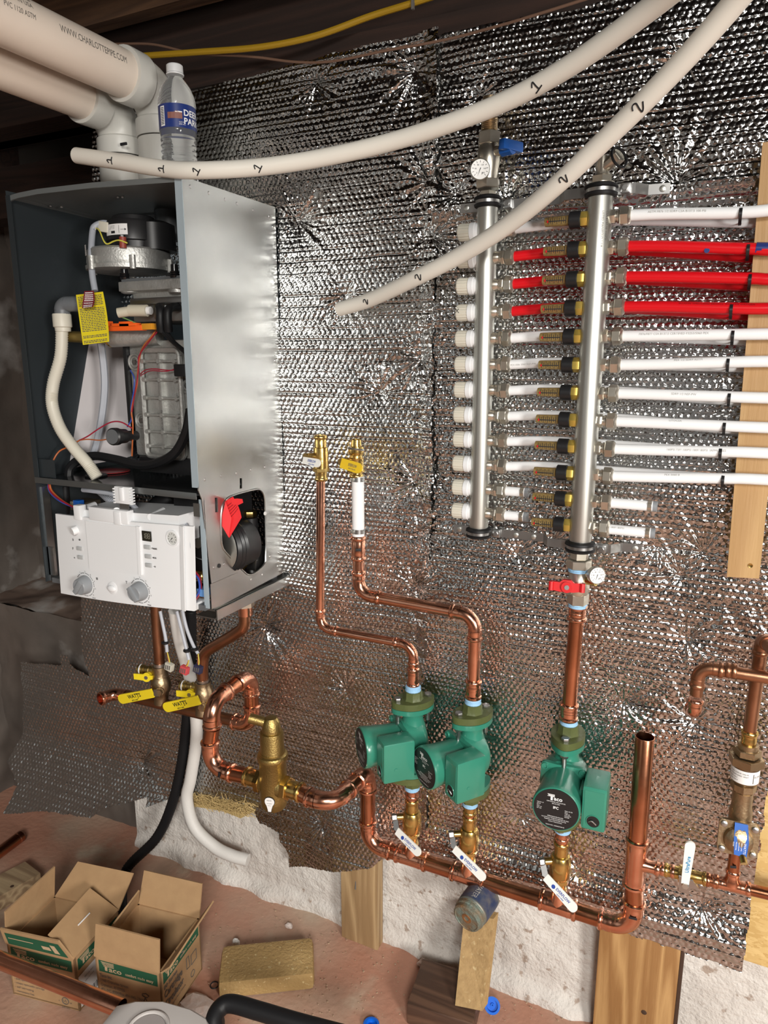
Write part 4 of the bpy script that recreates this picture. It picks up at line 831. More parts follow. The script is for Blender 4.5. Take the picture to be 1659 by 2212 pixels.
# right (supply) bar with flow meters
t = thing('manifold_bar', 'stainless manifold bar with twelve flow meters, beside the wooden strip', 'manifold', (XMR, -OMR, 1.16)); MR = t
z0, z1 = 1.168, 1.795
MB().lathe(V(XMR, -OMR, z0), (0, 0, 1), [(0, RMR*0.75), (0.004, RMR*0.95), (0.010, RMR), (z1-z0-0.010, RMR), (z1-z0-0.004, RMR*0.95), (z1-z0, RMR*0.75)], 36).build('bar', 'steel', t)
for z in (1.163, 1.796): clamp_ring(t, XMR, OMR, z, RMR)
for i, z in enumerate(ROWZ):
    c = V(XMR, -OMR, z); L1 = c-V(RMR-0.002, 0, 0)
    mb = MB(); hexnut(mb, L1, L1-V(0.0125, 0, 0), 0.0135, 0.3*i); mb.build('meter_base', mat('brass_yellow', (0.60, 0.44, 0.10), 0.35, 0.7), t)
    mb = MB(); mb.lathe(L1-V(0.012, 0, 0), (-1, 0, 0), [(0, 0.0140), (0.001, 0.0150), (0.019, 0.0150), (0.020, 0.0135)], 12); mb.build('meter_cap', 'black', t)
    mb = MB(); mb.lathe(L1-V(0.031, 0, 0), (-1, 0, 0), [(0, 0.0088), (0.040, 0.0082), (0.044, 0.0078), (0.045, 0.006)], 16); g = mb.build('meter_glass', 'glass_meter', t)
    mb = MB(); s = L1-V(0.034, 0.0091, 0)
    for k in range(9): mb.box(s+V(-0.003-0.0038*k, -0.0002, 0.0), (0.0007, 0.0006, 0.0085 if k % 2 else 0.012))
    mb.box(s+V(-0.020, -0.0002, -0.001), (0.034, 0.0005, 0.0016)); mb.build('meter_scale', 'ink', g, smooth=False)
    mb = MB(); mb.box(s+V(-0.035, -0.0002, -0.001), (0.0025, 0.0008, 0.004)); mb.build('meter_float', 'red', g)
    R1 = c+V(RMR-0.003, 0, 0); mb = MB(); hexnut(mb, R1, R1+V(0.009, 0, 0), 0.0125, 0.2*i); mb.lathe(R1+V(0.009, 0, 0), (1, 0, 0), [(0, 0.0095), (0.003, 0.0092), (0.0035, 0.0112), (0.006, 0.0112), (0.0065, 0.0095), (0.009, 0.0095)], 18); mb.build('outlet', 'nickel', t)
    mb = MB(); hexnut(mb, R1+V(0.017, 0, 0), R1+V(0.031, 0, 0), 0.0160, 0.4*i); mb.lathe(R1+V(0.031, 0, 0), (1, 0, 0), [(0, 0.0150), (0.003, 0.012), (0.004, 0.009)], 18); mb.build('compression_nut', 'nickel', t)
mb = MB()
for k, s in enumerate(('LISTED MANIFOLD 1 1/4', 'CSA B137.10  100PSI')): text(mb, s, 0.0055, lambda u, v: V(XMR+math.sin((0.35+k*0.35)+v/RMR)*(RMR+0.0004), -OMR-math.cos((0.35+k*0.35)+v/RMR)*(RMR+0.0004), 1.76-u))
mb.build('stamped_text', 'ink_grey', MR, smooth=False)
# air vent on top, valve with red handle below
t = thing('air_vent', 'small nickel air vent with black retaining loop atop the flow-meter bar', 'vent valve', (XMR, -OMR, 1.80))
b = V(XMR, -OMR, 1.796); mb = MB(); mb.cyl(b+V(0, 0, 0.006), b+V(0, 0, 0.012), 0.022, 24); hexnut(mb, b+V(0, 0, 0.012), b+V(0, 0, 0.024), 0.018, 0.2); mb.lathe(b+V(0, 0, 0.024), (0, 0, 1), [(0, 0.013), (0.008, 0.011), (0.016, 0.0125), (0.03, 0.011)], 18); mb.build('body', 'nickel', t)
mb = MB(); d = Vector((0.75, -0.35, 0.45)).normalized(); s0 = b+V(0.002, 0, 0.036); mb.cyl(s0, s0+d*0.022, 0.0105, 18); hexnut(mb, s0+d*0.022, s0+d*0.034, 0.0135); mb.build('drain_spout', 'nickel', t)
MB().torus(s0+d*0.030+V(0.004, -0.012, -0.006), (0.75, -0.5, 0.3), 0.017, 0.0022).build('retaining_loop', 'black_rubber', t)
t = thing('ball_valve', 'nickel ball valve with red butterfly handle and gauge below the flow-meter bar', 'valve', (XMR, -OMR, 1.05))
b = V(XMR, -OMR, 0); mb = MB(); hexnut(mb, b+V(0, 0, 1.153), b+V(0, 0, 1.138), 0.0175, 0.1); hexnut(mb, b+V(0, 0, 1.137), b+V(0, 0, 1.120), 0.0235, 0.3); mb.build('union_nut', 'nickel', t)
tape(t, b+V(0, 0, 1.116), 0.0195, 0.007); mb = MB(); mb.lathe(b+V(0.001, 0, 1.113), (0, 0, -1), [(0, 0.0185), (0.012, 0.0185), (0.018, 0.0205), (0.030, 0.0215), (0.042, 0.020), (0.045, 0.0185)], 24); mb.build('body', 'nickel', t)
mb = MB(); hexnut(mb, b+V(0.002, 0, 1.069), b+V(0.002, 0, 1.048), 0.0205, 0.3); mb.build('hex_end', 'nickel', t); tape(t, b+V(0.002, 0, 1.046), 0.0178, 0.010)
MB().cyl(b+V(0, 0, 1.098), b+V(0.036, -0.014, 1.100), 0.0075, 14).build('gauge_well', 'brass', t); gauge(t, A(1289, 1243, OMR+0.024), (0.55, -0.8, 0.1), 0.0165)
MB().cyl(b+V(0, 0, 1.082), b+V(-0.012, -0.034, 1.082), 0.008, 14).build('stem', 'nickel', t); butterfly(t, A(1224, 1266, OMR+0.036), (0.2, -0.95, 0.1), (1, 0.25, -0.02), 0.030, 'red')
# mounting strips
for (zz, lab) in ((1.800, 'zinc mounting strip behind the tops of both manifold bars'), (1.158, 'zinc mounting strip behind the bottoms of both manifold bars')):
    t = thing('mounting_strip', lab, 'bracket', (-0.33, -0.045, zz)); prof = [(-0.508, 0.050), (-0.475, 0.050), (-0.40, 0.050), (-0.315, 0.050), (-0.300, 0.082), (-0.272, 0.084), (-0.195, 0.084), (-0.178, 0.084), (-0.160, 0.058), (-0.125, 0.056)]
    vs_ = []; fs_ = []
    for (x, o_) in prof: vs_ += [V(x, -o_, zz-0.0085), V(x, -o_, zz+0.0085), V(x, -o_+0.003, zz+0.0085), V(x, -o_+0.003, zz-0.0085)]
    for k in range(len(prof)-1):
        for j in range(4): fs_.append((k*4+j, k*4+(j+1) % 4, (k+1)*4+(j+1) % 4, (k+1)*4+j))
    fs_ += [(3, 2, 1, 0), tuple(len(vs_)-4+j for j in range(4))]; MB().add(vs_, fs_).build('strip', 'zinc', t, smooth=False)
    for x, o_ in ((-0.495, 0.050), (-0.372, 0.050), (-0.335, 0.050), (-0.137, 0.0565)): mb = MB(); mb.lathe(V(x, -o_, zz), (0, -1, 0), [(0, 0.0058), (0.0022, 0.0052), (0.003, 0.003)], 14); mb.build('screw', 'steel', t)
    for x, o_ in ((XML+0.034, 0.052), (XMR+0.038, 0.086)): mb = MB(); mb.box(V(x, -o_-0.003, zz), (0.016, 0.008, 0.016), None, 0.002); mb.cyl(V(x, -o_-0.006, zz), V(x, -o_-0.011, zz), 0.005, 6); mb.build('clamp_bolt', 'zinc', t)
# tubes
def tube_text(root, pts, r, s, size, x_from, mt, up=0.35):
    """print along a tube running in +x"""
    P = [Vector(p) for p in pts]
    def fn(u, v):
        x = x_from+u; k = max(0, min(len(P)-2, next((i for i in range(len(P)-1) if P[i+1].x >= x), len(P)-2))); f_ = (x-P[k].x)/max(1e-6, P[k+1].x-P[k].x); c = P[k].lerp(P[k+1], f_); a = up+v/r
        return c+V(0, -math.cos(a)*(r+0.0003), math.sin(a)*(r+0.0003))
    mb = MB(); text(mb, s, size, fn); return mb.build('print', mt, root, smooth=False)
ZEND = [1.742, 1.686, 1.640, 1.594, 1.552, 1.507, 1.450, 1.401, 1.357, 1.311]
TIEX = [-0.011, 0.005, 0.012, -0.011, -0.005, -0.008, -0.001, -0.004, -0.006, 0.002]
TXT = ['ASTM F876 1/2 SDR9 CSA B137.5 100 PSI', '', '', 'BLUEFIN 10401C2050 20241C2  0425 PEX OXYGEN', 'F876/F877 CSA B137.5 CERTIFIED F3253/5060 PEX', 'PEX 1/2 SDR9 ASTM', 'SDR9 1/2 NSF-PW', 'LITOCSA', '160PSI 73F/ 100PSI 180F/ 80PSI  IAPMO RES', 'PEX 5060 B']
ordn = ['first', 'second', 'third', 'fourth', 'fifth', 'sixth', 'seventh', 'eighth', 'ninth', 'tenth']
for i in range(10):
    red = i in (1, 2, 3); cn = 'red' if red else 'white'; mt = 'pex_red' if red else 'pex_milk'
    xs = XMR+RMR+0.029; zr = ROWZ[i]; ze = ZEND[i]; zt = ze+(ze-zr)*0.5+(0.012 if i == 0 else 0)
    pts = bez([V(xs, -OMR, zr), V(xs+0.06, -OMR, zr+(ze-zr)*0.25), V(TIEX[i], -OMR-0.002, ze), V(0.07, -OMR-0.003, ze+(ze-zr)*0.3+(0.004 if i == 0 else 0)), V(0.36, -OMR-0.003, zt)], 7)
    t = thing('heating_tube', '%s loop tube, %s from the top, leaving the flow-meter bar to the right' % (cn, ordn[i]), 'plastic tube', (xs, -OMR, zr), group='loop tubes on the flow-meter bar')
    MB().tube(pts, 0.0095, 16).build('tube', mt, t)
    c = V(TIEX[i], -OMR-0.002+0.012, ze-0.003); mb = MB(); vs_ = []; fs_ = []
    for k in range(20):
        a = 2*math.pi*k/20; y, z = 0.0235*math.cos(a), 0.0130*math.sin(a)
        vs_ += [c+V(-0.0024, y, z), c+V(0.0024, y, z), c+V(0.0024, y*1.07, z*1.1), c+V(-0.0024, y*1.07, z*1.1)]
    for k in range(20):
        k2 = (k+1) % 20
        for j in range(4): fs_.append((k*4+j, k*4+(j+1) % 4, k2*4+(j+1) % 4, k2*4+j))
    mb.add(vs_, fs_).build('cable_tie', 'black', t)
    if TXT[i]: tube_text(t, pts, 0.0095, TXT[i], 0.0052, xs+0.03 if i in (0, 4) else xs+0.09, 'ink_red' if red else 'ink_faint', 0.5 if i % 2 else 0.1)
    if i == 1:
        MB().tube([V(0.016, -OMR-0.0024, ze-0.0005), V(0.07, -OMR-0.003, ze+(ze-zr)*0.3), V(0.36, -OMR-0.003, zt)], 0.0098, 16).build('blue_sleeve', 'pex_blue', t); p = A(1527, 541, OMR+0.0088); MB().cyl(p, p+V(0, -0.0012, 0), 0.0042, 12).build('blue_dot', 'pex_blue', t)
    # return tube passing behind the flow-meter bar and the wooden strip
    xs = XML+RML+0.034; zl = zr
    pts = bez([V(xs, -OML, zl), V(xs+0.08, -OML+0.006, zl+0.004), V(-0.20, -0.058, zl+0.002), V(TIEX[i]-0.004, -OMR+0.026+0.012, ze-0.007), V(0.06, -0.054, ze-0.010), V(0.34, -0.054, ze-0.03)], 7)
    t = thing('heating_tube', '%s loop tube, %s from the top, leaving the capped bar and passing behind' % (cn, ordn[i]), 'plastic tube', (xs, -OML, zl), group='loop tubes on the capped bar')
    MB().tube(pts, 0.0095, 16).build('tube', mt, t)
    if i == 5: tube_text(t, pts, 0.0095, 'PEX1006 5060 NSF-PW', 0.005, xs+0.004, 'ink_faint', -0.3)
for (xs, xe, off, rows, lab) in ((XML+RML+0.034, -0.350, OML, (10, 11), 'capped bar'), (XMR+RMR+0.029, -0.106, OMR, (10, 11), 'flow-meter bar')):
    for i in rows:
        z = ROWZ[i]; t = thing('tube_stub', 'short plugged white tube stub on the %s, %s row' % (lab, 'second lowest' if i == 10 else 'lowest'), 'plastic tube', (xs, -off, z), group='plugged tube stubs')
        MB().cyl(V(xs, -off, z), V(xe, -off, z), 0.0095, 16).build('tube', 'pex_milk', t); mb = MB(); mb.cyl(V(xe-0.010, -off, z), V(xe-0.003, -off, z), 0.0106, 16); mb.box(V(xe-0.0065, -off-0.0095, z+0.004), (0.006, 0.003, 0.005)); mb.build('crimp_ring', 'nickel', t); MB().cyl(V(xe-0.001, -off, z), V(xe+0.006, -off, z), 0.0098, 16).build('plug', 'grey_plastic', t)
        if i == 11 and xs > -0.3: tube_text(t, [V(xs, -off, z), V(xe, -off, z)], 0.0095, '180F/ 80PSI', 0.0052, xs+0.004, 'ink_faint', 0.45)
# wooden strip the tubes run over
t = thing('wooden_strip', 'upright pale wooden strip behind the tube ends at the right edge', 'board', (0.06, -0.078, 1.1))
xl, xr = A(1645, 310, 0.089).x, 0.0; a = A(1570, 1246, 0.089); b = A(1640, 1250, 0.089); top = A(1645, 308, 0.089)
MB().prism([V(a.x, -0.089, a.z), V(b.x, -0.089, b.z), V(b.x-0.006, -0.089, top.z), V(a.x-0.014, -0.089, top.z)], V(0, 0.022, 0)).build('board', wood('strip_wood', (0.48, 0.30, 0.13), (0.40, 0.235, 0.095), 3.0, 2, 0.55), t, smooth=False)
s_ = A(1621, 1222, 0.0895); MB().lathe(s_, (0, -1, 0), [(0, 0.0042), (0.001, 0.0038), (0.0005, 0.0015)], 12).build('screw', 'brass', t)
mb = MB(); mb.box(V(0.06, -0.045, 1.25), (0.02, 0.044, 0.03)); mb.box(V(0.06, -0.045, 1.74+0.035), (0.02, 0.044, 0.03)); mb.build('spacer_block', 'joist_light', t)
# loose white tubes
def pen(root, pts, r, marks, m_):
    """hand-drawn digits around a tube: marks = (index along path, digit strokes)"""
    for (k, ch, sz, ang) in marks:
        c = Vector(pts[k]); d = (Vector(pts[k+1])-c).normalized(); toc = (CAM-c).normalized(); n_ = (toc-d*toc.dot(d)).normalized(); s = n_.cross(d)
        strokes = {'1': [[(-0.6, 0.2), (-0.1, 0.7), (0.15, -0.7)], [(-0.7, -0.75), (0.8, -0.55)]], '2': [[(-0.75, 0.35), (-0.3, 0.75), (0.15, 0.45), (-0.2, -0.35), (-0.35, -0.7), (0.1, -0.6), (0.8, -0.15)]]}[ch]
        mb = MB(); ca, sa = math.cos(ang), math.sin(ang)
        for st in strokes:
            pl = []
            for q in (bez([V(a, b, 0) for a, b in st], 5)):
                u = (q.x*ca-q.y*sa)*sz; v = (q.x*sa+q.y*ca)*sz; pl.append(c+d*u+(n_*math.cos(v/r)+s*math.sin(v/r))*(r+0.0004))
            mb.tube(pl, 0.0011, 6)
        mb.build('pen_mark', m_, root)
def near(pts, u, v):
    best = None
    for k in range(len(pts)-1):
        q = Vector(pts[k])-CAM; z = q.dot(_F); x = 829.5+FPX*q.dot(_R)/z; y = 1106-FPX*q.dot(_U)/z; e = (x-u)**2+(y-v)**2
        if best is None or e < best[0]: best = (e, k)
    return best[1]
RP = 0.0150
pts = bez([A(166, 336, .33), A(250, 348, .335), A(350, 364, .34), A(430, 368, .335), A(560, 361, .29), A(700, 340, .25), A(850, 305, .23), A(1000, 256, .24), A(1120, 205, .26), A(1250, 130, .30), A(1400, 22, .36), A(1520, -75, .42)], 8)
t = thing('loose_tube', 'long loose white tube pen-marked 1 sweeping from the boiler top to the ceiling', 'plastic tube', tuple(pts[24]))
MB().tube(pts, RP, 22).build('tube', 'pex', t)
pen(t, pts, RP, [(near(pts, 255, 345), '1', 0.0085, 1.45), (near(pts, 362, 360), '1', 0.0085, 1.4), (near(pts, 436, 365), '1', 0.0085, 0.8), (near(pts, 558, 365), '1', 0.009, 0.8), (near(pts, 1175, 190), '1', 0.0105, 0.3)], 'ink')
pts = bez([A(733, 668, .058), A(800, 647, .075), A(900, 600, .12), A(1000, 548, .15), A(1100, 484, .19), A(1200, 402, .24), A(1300, 308, .28), A(1400, 210, .32), A(1500, 105, .36), A(1600, -10, .40), A(1680, -110, .44)], 8)
t = thing('loose_tube', 'loose white tube pen-marked 2 crossing in front of the manifold', 'plastic tube', tuple(pts[0]))
MB().tube(pts, RP, 22).build('tube', 'pex', t)
pen(t, pts, RP, [(near(pts, 803, 645), '2', 0.008, 0.5), (near(pts, 917, 590), '2', 0.009, 0.5), (near(pts, 1235, 385), '2', 0.009, 0.6), (near(pts, 1400, 245), '2', 0.011, 0.3)], 'ink')
# ---------------------------------------------------------------- boiler with its front cover off
BXL, BXR, BF, BB = -1.441, -0.957, 0.330, 0.024
BZ0, BZ1, BZT = 0.990, 1.846, 1.244
B = thing('gas_boiler', 'open galvanised wall-hung boiler with its front cover off and white control box', 'boiler', (-1.2, -0.04, 1.0))
TH = 0.0022
def xp(u, v): return Xp(u, v, BXR)
# right side panel with the rounded cut-out
outer = [V(BXR, -BF, BZ1), V(BXR, -BB, BZ1), V(BXR, -BB, BZ0+0.006), xp(463, 1316), xp(436, 1078), xp(428, 1058), V(BXR, -BF, 1.262)]
cut = [(477, 1150), (479, 1182), (490, 1196), (530, 1239), (540, 1242), (552, 1238), (570, 1222), (575, 1208), (573, 1085), (570, 1066), (562, 1057), (553, 1056), (500, 1070), (486, 1080), (478, 1098)]
bm = bmesh.new()
def loop(ps):
    vv = [bm.verts.new(p) for p in ps]; return [bm.edges.new((vv[i], vv[(i+1) % len(vv)])) for i in range(len(vv))]
def rloop(ps, it=2):
    for _ in range(it): ps = [q for i in range(len(ps)) for q in (ps[i].lerp(ps[(i+1) % len(ps)], 0.25), ps[i].lerp(ps[(i+1) % len(ps)], 0.75))]
    return ps
cl = rloop([xp(*p) for p in cut], 1); ed = loop(outer)+loop(cl)
for sl in ([(464, 1075), (470, 1075), (471, 1106), (465, 1107)], [(518, 1033), (523, 1033), (523, 1055), (518, 1056)]): ed += loop([xp(*p) for p in sl])
bmesh.ops.triangle_fill(bm, edges=ed, use_beauty=True); fs_ = [f for f in bm.faces]; ex = bmesh.ops.extrude_face_region(bm, geom=fs_)
for g in ex['geom']:
    if isinstance(g, bmesh.types.BMVert): g.co.x -= TH
bmesh.ops.recalc_face_normals(bm, faces=bm.faces); mb = MB(); bm.verts.index_update(); mb.v = [tuple(v.co) for v in bm.verts]; mb.f = [tuple(v.index for v in f.verts) for f in bm.faces]; bm.free()
side = mb.build('side_panel', 'galv', B, smooth=False)
mb = MB(); mb.tube(cl+[cl[0]], 0.0022, 6, cap=False); mb.build('cutout_rim', 'galv', side)
mb = MB(); mb.box(V(BXR-0.0085, -BF-0.0006, (BZ1+1.256)/2), (0.017, 0.0016, BZ1-1.256)); mb.box(V(BXR-0.0065, -0.317, (1.232+BZ0)/2), (0.013, 0.0016, 1.226-BZ0)); mb.build('front_flange', mat('flange_blue', (0.42, 0.50, 0.55), 0.4, 0.35), side, smooth=False)
mb = MB(); mb.box(V(BXR-0.017, -0.321, 1.207), (0.016, 0.0016, 0.028)); mb.build('screw_tab', 'galv', side, smooth=False)
mb = MB()
for (u, v) in [(411, 403), (451, 417), (486, 431), (512, 440), (547, 454), (582, 467), (590, 490), (443, 1036), (478, 1028), (511, 1022), (542, 1015), (572, 1009), (462, 1226), (484, 1219), (466, 1268), (484, 1258), (471, 1294), (485, 1288), (473, 1305), (487, 1298), (583, 1202), (602, 1193), (602, 1212), (543, 1252), (567, 1241), (600, 1223), (594, 779)]:
    p = xp(u, v); mb.lathe(p, (1, 0, 0), [(0, 0.0036), (0.0010, 0.0028), (0.0013, 0.001)], 10)
mb.build('rivet', 'zinc', side)
for (u, v) in [(473, 1222), (572, 1109)]: MB().lathe(xp(u, v), (1, 0, 0), [(0, 0.0048), (0.002, 0.0045), (0.0025, 0.002)], 12).build('side_screw', 'black' if u < 500 else 'paper', side)
MB().box(V(BXR+0.0006, -0.265, 1.018), (0.0016, 0.095, 0.056)).build('lap_plate', 'galv', side, smooth=False)
# left side, back, top, bottom rails
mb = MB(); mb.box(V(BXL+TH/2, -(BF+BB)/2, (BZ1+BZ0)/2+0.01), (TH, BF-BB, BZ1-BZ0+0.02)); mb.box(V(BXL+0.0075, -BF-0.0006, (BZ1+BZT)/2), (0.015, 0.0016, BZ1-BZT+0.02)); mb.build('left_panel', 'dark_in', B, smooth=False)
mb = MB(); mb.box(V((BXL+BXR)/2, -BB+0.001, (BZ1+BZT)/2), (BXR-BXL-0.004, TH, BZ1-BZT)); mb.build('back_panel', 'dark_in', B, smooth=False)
tp = [(-1.441, 1.852), (-1.42, 1.856), (-1.40, 1.858), (-1.342, 1.860), (-1.184, 1.857), (-1.06, 1.851), (-0.957, 1.846)]
vs_ = []; fs_ = []
for (x, z) in tp: vs_ += [V(x, -BF-0.001, z), V(x, -BB, 1.846+(z-1.846)*0.2), V(x, -BB, 1.844+(z-1.846)*0.2), V(x, -BF-0.001, z-0.010), V(x, -BF+0.004, z-0.010), V(x, -BF+0.004, z-0.002)]
for k in range(len(tp)-1):
    for (a, b_) in ((0, 1), (1, 2), (2, 5), (5, 4), (4, 3), (3, 0)): fs_.append((k*6+a, k*6+b_, (k+1)*6+b_, (k+1)*6+a))
MB().add(vs_, fs_).build('top_panel', mat('top_steel', (0.26, 0.28, 0.28), 0.4, 0.6), B, smooth=False)
for (u, v) in [(255, 426), (265, 426), (109, 445), (133, 447)]: MB().sphere(A(u, v, 0.24), 0.0032, 8).build('top_screw', 'zinc', B)
# shelf tray across the lower third
mb = MB(); mb.box(V((BXL+BXR)/2, -(BF+BB)/2, BZT-0.003), (BXR-BXL-0.006, BF-BB, 0.003)); mb.build('shelf', mat('shelf_black', (0.02, 0.021, 0.022), 0.12), B, smooth=False)
mb = MB(); mb.box(V((BXL+BXR)/2-0.003, -BF-0.001, BZT-0.006), (BXR-BXL-0.008, 0.003, 0.014), None, 0.001); mb.build('shelf_lip', mat('lip_grey', (0.20, 0.21, 0.21), 0.35, 0.8), B)
MB().box(V(BXL+0.032, -BF+0.006, BZT+0.022), (0.06, 0.002, 0.042)).build('corner_bracket', 'dark_in', B, smooth=False)
# grommet and red label ring on the shelf
MB().lathe(Zp(240, 1018, BZT), (0, 0, 1), [(0, 0.045), (0.002, 0.044), (0.004, 0.03)], 24).build('red_ring_label', mat('shelf_red', (0.16, 0.012, 0.014), 0.25), B)
# bottom frame rails
mb = MB(); mb.box(V(BXR-0.006, -0.17, BZ0-0.004), (0.024, 0.275, 0.004)); mb.box(V(BXR+0.010, -0.17, BZ0-0.014), (0.003, 0.275, 0.022)); mb.box(V(BXR-0.02, -0.17, BZ0-0.022), (0.05, 0.28, 0.003)); mb.build('bottom_rail', 'galv', B, smooth=False)
mb = MB(); mb.box(V((BXL+BXR)/2, -0.305, BZ0+0.003), (BXR-BXL-0.02, 0.03, 0.012)); mb.box(V((BXL+BXR)/2, -0.06, BZ0+0.003), (BXR-BXL-0.02, 0.02, 0.012)); mb.build('cross_rail', 'dark_grey', B, smooth=False)
mb = MB(); mb.box(V(BXL+0.004, -0.31, 1.105), (0.006, 0.02, 0.23)); mb.box(V(BXL+0.012, -0.318, 1.04), (0.022, 0.004, 0.07)); mb.build('left_bracket', 'zinc', B, smooth=False)
# ---- fan
f0 = A(281, 575, 0.19); F = lambda z: V(f0.x, f0.y, z)
zc = f0.z; rF = 0.091
mb = MB(); mb.lathe(F(zc-0.014), (0, 0, 1), [(0, rF*0.9), (0.002, rF*1.02), (0.010, rF*1.03), (0.011, rF*0.98), (0.018, rF), (0.042, rF*0.97), (0.046, rF*0.93), (0.047, rF*0.6)], 48); fan = mb.build('fan_housing', 'cast_alu', B)
for k in range(6):
    mb = MB(); a = math.radians(-100+k*58); mb.cyl(F(zc-0.016)+V(math.cos(a)*rF*1.05, math.sin(a)*rF*1.05, 0), F(zc+0.012)+V(math.cos(a)*rF*1.05, math.sin(a)*rF*1.05, 0), 0.0065, 10); mb.build('housing_lug', 'cast_alu', fan)
F0_ = F; F = lambda z: V(f0.x+0.020, f0.y, z)
mb = MB(); mb.lathe(F(zc+0.030), (0, 0, 1), [(0, 0.054), (0.016, 0.056), (0.018, 0.0605), (0.054, 0.0600), (0.060, 0.056), (0.061, 0.046), (0.070, 0.044), (0.072, 0.040)], 40); mb.lathe(F(zc+0.03)+V(0.036, 0.02, 0), (0, 0, 1), [(0, 0.048), (0.055, 0.046), (0.062, 0.03)], 24); mo = mb.build('fan_motor', 'black', B)
def wrap(c, r_, a0): return lambda x, y: V(c.x+math.sin(a0+x/r_)*r_, c.y-math.cos(a0+x/r_)*r_, c.z+y)
mb = MB(); quad(mb, wrap(F(zc+0.056), 0.0611, 0.05), -0.03, 0, 0.03, 0.022, 10, 1); s = mb.build('motor_sticker', 'paper', mo)
fn = wrap(F(zc+0.056), 0.0615, 0.05); mb = MB(); quad(mb, fn, -0.010, 0.003, 0.001, 0.008); quad(mb, fn, 0.011, 0.003, 0.0118, 0.019); quad(mb, fn, 0.015, 0.010, 0.025, 0.0108); mb.add([fn(0.024, 0.008), fn(0.028, 0.0104), fn(0.024, 0.0128)], [(0, 1, 2)])
for k in range(4): quad(mb, fn, -0.016+k*0.002, 0.012+k*0.002, 0.0+k*0.0005, 0.0124+k*0.002)
mb.build('sticker_print', 'ink', s, smooth=False)
F = F0_; mb = MB(); quad(mb, wrap(F(zc+0.016), rF*1.004, -0.72), -0.020, 0, 0.020, 0.022, 10, 1); s = mb.build('housing_sticker', 'paper', fan)
fn = wrap(F(zc+0.016), rF*1.008, -0.72); mb = MB()
for k in range(4): quad(mb, fn, -0.018, 0.004+k*0.0042, -0.010, 0.0052+k*0.0042); quad(mb, fn, 0.009, 0.008+k*0.0035, 0.016, 0.0088+k*0.0035)
mb.build('sticker_print', 'ink_grey', s, smooth=False)
mb = MB(); mb.box(A(233, 492, 0.235), (0.028, 0.03, 0.022), Matrix.Rotation(0.2, 3, 'Y'), 0.003); mb.build('connector', 'cream', mo)
MB().cyl(A(266, 536, 0.262), A(265, 512, 0.262), 0.0075, 12).build('terminal', mat('terra', (0.25, 0.045, 0.03), 0.5), mo); MB().cyl(A(265, 512, 0.262), A(265, 508, 0.262), 0.005, 6).build('terminal_nut', 'zinc', mo)
MB().tube(bez([A(204, 492, .25), A(214, 497, .26), A(224, 520, .27), A(232, 527, .27), A(246, 521, .27), A(258, 519, .27), A(275, 525, .265)], 6), 0.0016, 6).build('earth_wire', mat('wire_yellow', (0.6, 0.55, 0.08), 0.4), B)
MB().tube(bez([A(238, 484, .23), A(222, 482, .24), A(206, 488, .25), A(200, 500, .255), A(197, 545, .27), A(199, 590, .28), A(205, 628, .285)], 6), 0.0068, 12).build('motor_cable', mat('cable_grey', (0.32, 0.34, 0.38), 0.45), B)
for k, c in enumerate(((0.5, 0.02, 0.02), (0.04, 0.06, 0.3), (0.5, 0.5, 0.5))): MB().tube(bez([A(201+k*2, 497, .256), A(203+k*3, 486, .25), A(220, 482+k*2, .24)], 5), 0.0018, 6).build('motor_wire', mat('wire%d' % k, c, 0.4), B)
# dark air duct behind
mb = MB(); mb.cyl(A(365, 455, 0.08), A(368, 520, 0.08), 0.034, 24, r1=0.026); mb.box(A(310, 455, 0.07), (0.13, 0.03, 0.03)); mb.build('air_duct', 'dark_grey', B)
# ---- burner stack
def slab(name, u0, v0, u1, v1, o0, o1, mt, bev=0.002):
    a, b_ = A(u0, v0, o1), A(u1, v1, o1); mb = MB(); mb.box(V((a.x+b_.x)/2, -(o0+o1)/2, (a.z+b_.z)/2), (abs(b_.x-a.x), o1-o0, abs(b_.z-a.z)), None, bev); return mb.build(name, mt, B)
slab('burner_plate', 255, 609, 420, 621, 0.08, 0.255, 'cast_alu'); slab('burner_gasket', 262, 603, 420, 609, 0.09, 0.25, 'dark_grey', 0)
for (u, v) in ((270, 592), (378, 588)):
    mb = MB(); c = A(u, v+12, 0.245); mb.lathe(c, (0, 0, 1), [(0, 0.0095), (0.004, 0.011), (0.005, 0.0085), (0.008, 0.0108), (0.009, 0.0085), (0.012, 0.0105), (0.013, 0.008), (0.026, 0.0075)], 16); mb.build('spring_bolt', 'black_gloss', B)
slab('burner_door', 285, 622, 430, 640, 0.09, 0.235, 'cast_alu', 0.004)
for (u0, u1) in ((262, 300), (369, 400)): mb = MB(); a, b_ = A(u0, 629, 0.235), A(u1, 629, 0.235); mb.lathe(V((a.x+b_.x)/2, -0.235, a.z-0.007), (0, 0, 1), [(0, 0.014), (0.003, 0.019), (0.013, 0.0195), (0.015, 0.017)], 20); mb.build('clamp_lug', 'cast_alu', B)
slab('collar_plate', 280, 645, 420, 652, 0.09, 0.24, 'zinc', 0.001); slab('sensor_plate', 286, 654, 430, 692, 0.09, 0.225, mat('plate_alu', (0.40, 0.41, 0.41), 0.45, 0.9), 0.003)
mb = MB(); p = A(345, 670, 0.2262); mb.box(p, (0.032, 0.003, 0.036), None, 0.002); mb.cyl(p, p+V(0, -0.004, 0), 0.0125, 20); mb.build('igniter_flange', 'zinc', B)
mb = MB(); mb.cyl(A(255, 676, .275), A(282, 672, .262), 0.0105, 16); mb.cyl(A(280, 671, .262), A(318, 671, .25), 0.0125, 16); mb.build('spark_lead_boot', mat('boot', (0.50, 0.46, 0.36), 0.5), B); MB().cyl(A(316, 671, .25), A(326, 671, .248), 0.0085, 14).build('ceramic_tip', 'paper', B)
